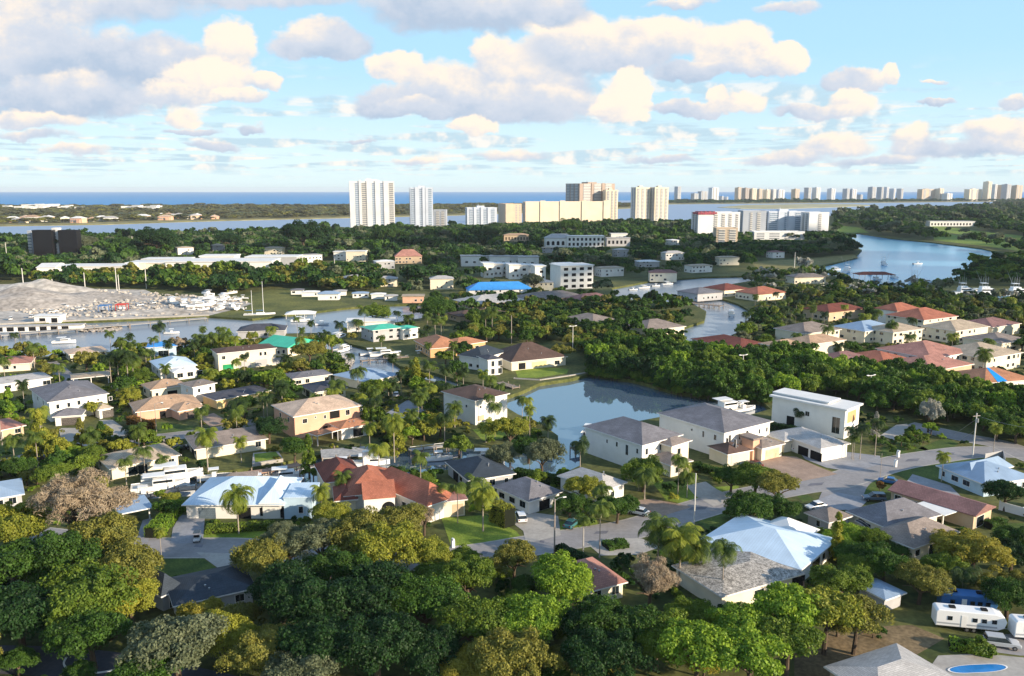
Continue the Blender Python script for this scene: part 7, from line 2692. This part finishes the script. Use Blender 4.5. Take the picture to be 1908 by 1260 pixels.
def barrier(name, label, pts, h, t, m, cat, z0=-.1):
    P = [G(x, y) for x, y in pts]
    base = P[0].copy()
    o = empty(name, base, 0, label, cat)
    for i in range(len(P) - 1):
        a_, b_ = P[i] - base, P[i + 1] - base
        d = b_ - a_
        T_ = Matrix.Translation(a_) @ Matrix.Rotation(math.atan2(d.y, d.x), 4, 'Z')
        mb = MB(T_)
        mb.box(0, -t / 2, z0, d.length, t / 2, h)
        mb.build('panel', m, o)
        mb = MB(T_)
        mb.box(-.12, -t / 2 - .05, z0, .12, t / 2 + .05, h + .12)
        mb.build('post', m, o)
    return o


barrier('boundary_wall', 'white boundary wall around the lawn at the right photo edge', [(1862, 950), (1905, 962), (1960, 978)], 1.9, .2, m_trim, 'wall')
barrier('fence', 'grey screen fence behind the round lawn by the pale blue house', [(1835, 858), (1868, 852), (1872, 868)], 1.8, .08, WALLS['grey'], 'fence')
barrier('seawall', 'pale seawall cap around the lawn point of the brown-roofed house', [(958, 706), (1005, 709), (1060, 701), (1100, 694)], .35, .7, m_conc, 'seawall')
barrier('seawall', 'long concrete quay edge of the marina below the rock yard', [(0, 605.5), (120, 599.5), (390, 588.5)], .8, 1.0, m_conc, 'seawall')
kp = smooth_line(W([(124, 1226), (119, 1238), (128, 1249), (150, 1256), (195, 1253), (250, 1241)]), 6)
mb = MB()
for i in range(len(kp) - 1):
    d = (kp[i + 1] - kp[i]).normalized()
    n = Vector((-d.y, d.x, 0)) * .13
    mb.prism([(q.x, q.y) for q in (kp[i] - n, kp[i + 1] - n, kp[i + 1] + n, kp[i] + n)], -.1, .16)
tag(mb.build('kerb', m_trim), 'curved white kerb beside the dark road at the bottom left corner', 'kerb')
pole(159, 1222, 1250, 'plain', 'short white post inside the curved white kerb', .06, m_pole_w)


def hedge(label, pts, wd, h, leaf, name='hedge', dens=55, size=.16):
    P = [G(x, y) for x, y in pts]
    rg = np.random.default_rng(int(P[0].x * 10) % 9999 + 5)
    Vs = []
    for i in range(len(P) - 1):
        a_, b_ = P[i], P[i + 1]
        d = b_ - a_
        L_ = d.length
        u = np.array([d.x, d.y, 0]) / L_
        v = np.array([-u[1], u[0], 0])
        n = int(dens * L_ * (wd + 2 * h))
        f = rg.uniform(0, wd + 2 * h, n)
        s = rg.uniform(0, L_, n)
        y = np.where(f < h, -wd / 2, np.where(f < h + wd, f - h - wd / 2, wd / 2))
        z = np.where(f < h, f, np.where(f < h + wd, h, wd + 2 * h - f))
        nn = np.where((f < h)[:, None], -v, np.where((f < h + wd)[:, None], np.array([0, 0, 1.]), v))
        P3 = np.array(a_)[None] + s[:, None] * u + y[:, None] * v + z[:, None] * np.array([0, 0, 1.])
        P3 += rg.normal(0, .07, P3.shape) + 0.12 * np.sin(s * 2.3)[:, None] * nn
        V, _ = leaf_quads(P3, nn, size, rg, .7, .5)
        Vs.append(V)
    V = np.concatenate(Vs)
    o = np_object(name, V, np.arange(len(V)).reshape(-1, 4), LEAF[leaf])
    tag(o, label, 'hedge')
    core = MB()
    for i in range(len(P) - 1):
        d = P[i + 1] - P[i]
        core.T = None
        n = Vector((-d.y, d.x, 0)).normalized() * (wd / 2 - .12)
        a_, b_ = P[i], P[i + 1]
        core.prism([(p.x, p.y) for p in (a_ - n, b_ - n, b_ + n, a_ + n)], 0, h - .15)
    core.build('dark_core', mat('hedge_inside', '#141a0e', .95, .1), o)  # solid dark core filling the hedge behind its leaves
    return o


hedge('clipped dark hedge running down from the wooden street pole', [(1040, 1030), (1075, 1047), (1112, 1068)], 1.8, 1.7, 'deep')
hedge('bright clipped hedge tapering along the driveway left of the wide white house', [(284, 1003), (306, 982), (332, 950)], 3.0, 2.2, 'bright')
hedge('low clipped hedge between the lawn and the wide white house', [(384, 992), (440, 988), (512, 984)], 2.4, 1.2, 'mid')
hedge('tall square-cut yellow-green hedge beside the front lawn', [(922, 968), (950, 982)], 3, 4.0, 'yellow')
hedge('dark hedge along the second mansion foundation', [(1295, 872), (1330, 884), (1356, 888)], 2, 1.5, 'dark')
hedge('long dark hedge on the canal bank behind the light grey shingled house', [(960, 890), (1010, 900), (1050, 905)], 2.5, 2.2, 'dark')
hedge('reddish hedge around the peach garage bungalow', [(244, 790), (268, 800), (290, 798)], 2.5, 2.4, 'rust')
hedge('low dark hedge beside the white boundary wall', [(1840, 985), (1870, 978)], 2, 1.4, 'dark')
hedge('dark planting on the oval road island', [(1128, 1022), (1148, 1018), (1168, 1016)], 3, .9, 'dark')
hedge('row of shrubs by the modern mansion wall', [(1436, 800), (1470, 806), (1500, 812)], 1.6, 2.0, 'deep')
hedge('low shrubs at the poolside lawn edge, below the caravans', [(1768, 1205), (1820, 1214), (1850, 1222)], 2.4, 1.1, 'bright')

# pool and deck
pl = []
cpx = G(1822, 1247)
for i in range(40):
    t = 2 * math.pi * i / 40
    r = 1 + .22 * math.cos(2 * t + .6)
    pl.append(Vector((cpx.x + 3.7 * r * math.cos(t) * .98 + .8 * math.sin(t), cpx.y + 1.25 * r * math.sin(t) + .5 * math.cos(t), 0)))
m_pool = mat('pool_water', '#2c7cc0', 0.06, 0.08, 0.8, spec=.6, bump=.02)
pool = empty('swimming_pool', (cpx.x, cpx.y, 0), 0, 'kidney-shaped blue swimming pool at the bottom right corner', 'pool')
mb = MB(); mb.add([(p.x - cpx.x, p.y - cpx.y, .09) for p in pl], [tuple(range(40))]); mb.build('water', m_pool, pool)
mb = MB()
for i in range(40):
    a_, b_ = pl[i] - cpx, pl[(i + 1) % 40] - cpx
    mb.add([(a_.x, a_.y, .12), (b_.x, b_.y, .12), (b_.x * 1.07, b_.y * 1.1, .12), (a_.x * 1.07, a_.y * 1.1, .12)], [(0, 3, 2, 1)])
mb.build('coping', m_trim, pool)
# small tub pool on the oval deck by the red-brown house etc.: mailboxes
for x, y, lb in ((844, 1020, 'white mailbox pillar at the corner of the front lawn'), (1668, 870, 'white mailbox at the round lawn'), (1673, 852, 'white mailbox at the fork lawn')):
    p = G(x, y)
    o = empty('mailbox', p, R(30), lb, 'mailbox')
    a = MB(); a.box(-.3, -.3, 0, .3, .3, 1.5); a.build('pillar', m_trim, o)
    a = MB(); a.box(-.2, -.45, 1.5, .2, .3, 1.85); a.build('box', m_wpaint, o, bevel=.05)
# screened bay of the grey-shingled house
p = G(1622, 1003)
o = empty('pool_screen', p, R(40), 'half-dome screen enclosure at the grey-shingled house', 'screen enclosure')
o.scale = (.7, .7, .7)
for i in range(6):
    a = MB()
    x = i * 1.6
    pr = [(x, 5 - 5 * math.cos(t), 3.6 * math.sin(t)) for t in [math.pi / 2 * k / 8 for k in range(9)]]
    a.path(pr, [.05] * 9, 4)
    a.build('rib', m_trim, o)
a = MB()
for k in range(8):
    t0, t1 = math.pi / 2 * k / 8, math.pi / 2 * (k + 1) / 8
    a.add([(0, 5 - 5 * math.cos(t0) + .05, 3.6 * math.sin(t0) - .03), (8, 5 - 5 * math.cos(t0) + .05, 3.6 * math.sin(t0) - .03), (8, 5 - 5 * math.cos(t1) + .05, 3.6 * math.sin(t1) - .03), (0, 5 - 5 * math.cos(t1) + .05, 3.6 * math.sin(t1) - .03)], [(0, 1, 2, 3)])
a.build('mesh', m_screen, o)
# blue tarpaulin on the terracotta roof
hs = [h for h in HOUSES if 'bright blue tarpaulin' in h['label']][0]
rf = [c for c in hs.children if c.name.startswith('roof')][0]
vs = [v.co.copy() for v in rf.data.vertices]
e0, e1, e2, e3, r0, r1 = vs[4], vs[5], vs[6], vs[7], vs[8], vs[9]


def lerp(a, b, t):
    return a + (b - a) * t


up = Vector((0, 0, .06))
fA, fB = (e0, e1), (r0, r1)
mb = MB()
for (t0, t1, s0, s1) in ((.1, .32, .0, .98),):
    if (r1 - r0).length > 0.1 and abs((r1 - r0).normalized().dot((e1 - e0).normalized())) > .5:
        a0, a1, b1, b0 = lerp(e0, e1, .25), lerp(e0, e1, .45), lerp(r0, r1, .25), lerp(r0, r1, .02)
    else:
        a0, a1, b1, b0 = lerp(e3, e0, .35), lerp(e3, e0, .6), lerp(r1, r0, .5), lerp(r1, r0, .2)
    n = (a1 - a0).cross(b0 - a0).normalized()
    if n.z < 0:
        n = -n
    mb.add([p + n * .05 for p in (a0, a1, b1, b0)] , [(0, 1, 2, 3)])
m_tarp = mat('blue_tarpaulin', '#1f8fe0', .45, .08, .8)
tag(mb.build('tarpaulin', m_tarp, None), 'bright blue tarpaulin strip over the terracotta roof on the right', 'tarpaulin')
tp = bpy.data.objects['tarpaulin']
tp.matrix_world = Matrix.Translation(hs.location) @ Matrix.Rotation(hs.rotation_euler.z, 4, 'Z')

# small roofs showing in the far wood
rnd = random.Random(17)
k = 0
for (x, y) in [(330, 470), (395, 462), (560, 478), (520, 470), (690, 492), (770, 500), (840, 512), (1130, 470), (1180, 492), (1235, 480), (1280, 500), (1360, 478), (1250, 455), (1340, 492), (705, 540), (640, 520), (1150, 508), (480, 488), (990, 470), (1210, 508)]:
    pass

# ------------------------------------------------------------------ haze
hz = MB()
hz.box(-30000, -400, -4.5, 30000, 30000, 130)
m_haze = bpy.data.materials.new('haze_air')
m_haze.use_nodes = True
nt_ = m_haze.node_tree
nt_.nodes.remove(nt_.nodes['Principled BSDF'])
pv = nt_.nodes.new('ShaderNodeVolumePrincipled')
pv.inputs['Color'].default_value = (0.80, 0.88, 1.0, 1)
pv.inputs['Density'].default_value = 3.4e-5
pv.inputs['Anisotropy'].default_value = 0.0
nt_.links.new(pv.outputs[0], nt_.nodes['Material Output'].inputs['Volume'])
ho = hz.build('haze', m_haze)
ho['kind'] = 'stuff'
ho['label'] = 'pale blue air haze over the whole scene'
S.cycles.volume_bounces = 0
S.cycles.volume_max_steps = 64

# ------------------------------------------------------------------ low clouds to the right of the view, whose shadows lie on the middle distance
m_cloud = mat('cloud_white', '#f4f4f4', 0.95, 0.02)


def cloud(label, gx, gy, rx, ry, z, n, seed):
    rg = random.Random(seed)
    off = z / math.tan(SUN_EL)
    cx, cy = gx + math.sin(SUN_AZ) * off, gy + math.cos(SUN_AZ) * off
    mb = MB()
    for i in range(n):
        a, q = rg.uniform(0, 6.283), math.sqrt(rg.random())
        x, y = cx + math.cos(a) * q * rx, cy + math.sin(a) * q * ry
        r = rg.uniform(.22, .42) * min(rx, ry)
        h = rg.uniform(.16, .26) * min(rx, ry) * .6
        U, Vn = 14, 7
        vs, fs = [], []
        ph = [rg.uniform(0, 6) for _ in range(4)]
        for j in range(Vn + 1):
            for k in range(U):
                t, p = math.pi * j / Vn, 2 * math.pi * k / U
                w = 1 + .15 * math.sin(3 * p + ph[0]) + .1 * math.sin(5 * p + ph[1] + 2 * t)
                zz = math.cos(t)
                vs.append((x + r * w * math.sin(t) * math.cos(p), y + r * w * math.sin(t) * math.sin(p), z + h * (zz if zz > 0 else zz * .35)))
        for j in range(Vn):
            for k in range(U):
                fs.append((j * U + k, (j + 1) * U + k, (j + 1) * U + (k + 1) % U, j * U + (k + 1) % U))
        mb.add(vs, fs)
    o = mb.build('clouds', m_cloud, smooth=True)
    o['kind'] = 'structure'
    return o


cloud('flat cumulus', 330, 800, 420, 170, 520, 26, 3)
cloud('flat cumulus', 560, 1240, 260, 120, 560, 16, 4)
cloud('flat cumulus', 110, 545, 210, 60, 520, 14, 6)
cloud('flat cumulus', -60, 1000, 160, 120, 540, 10, 5)
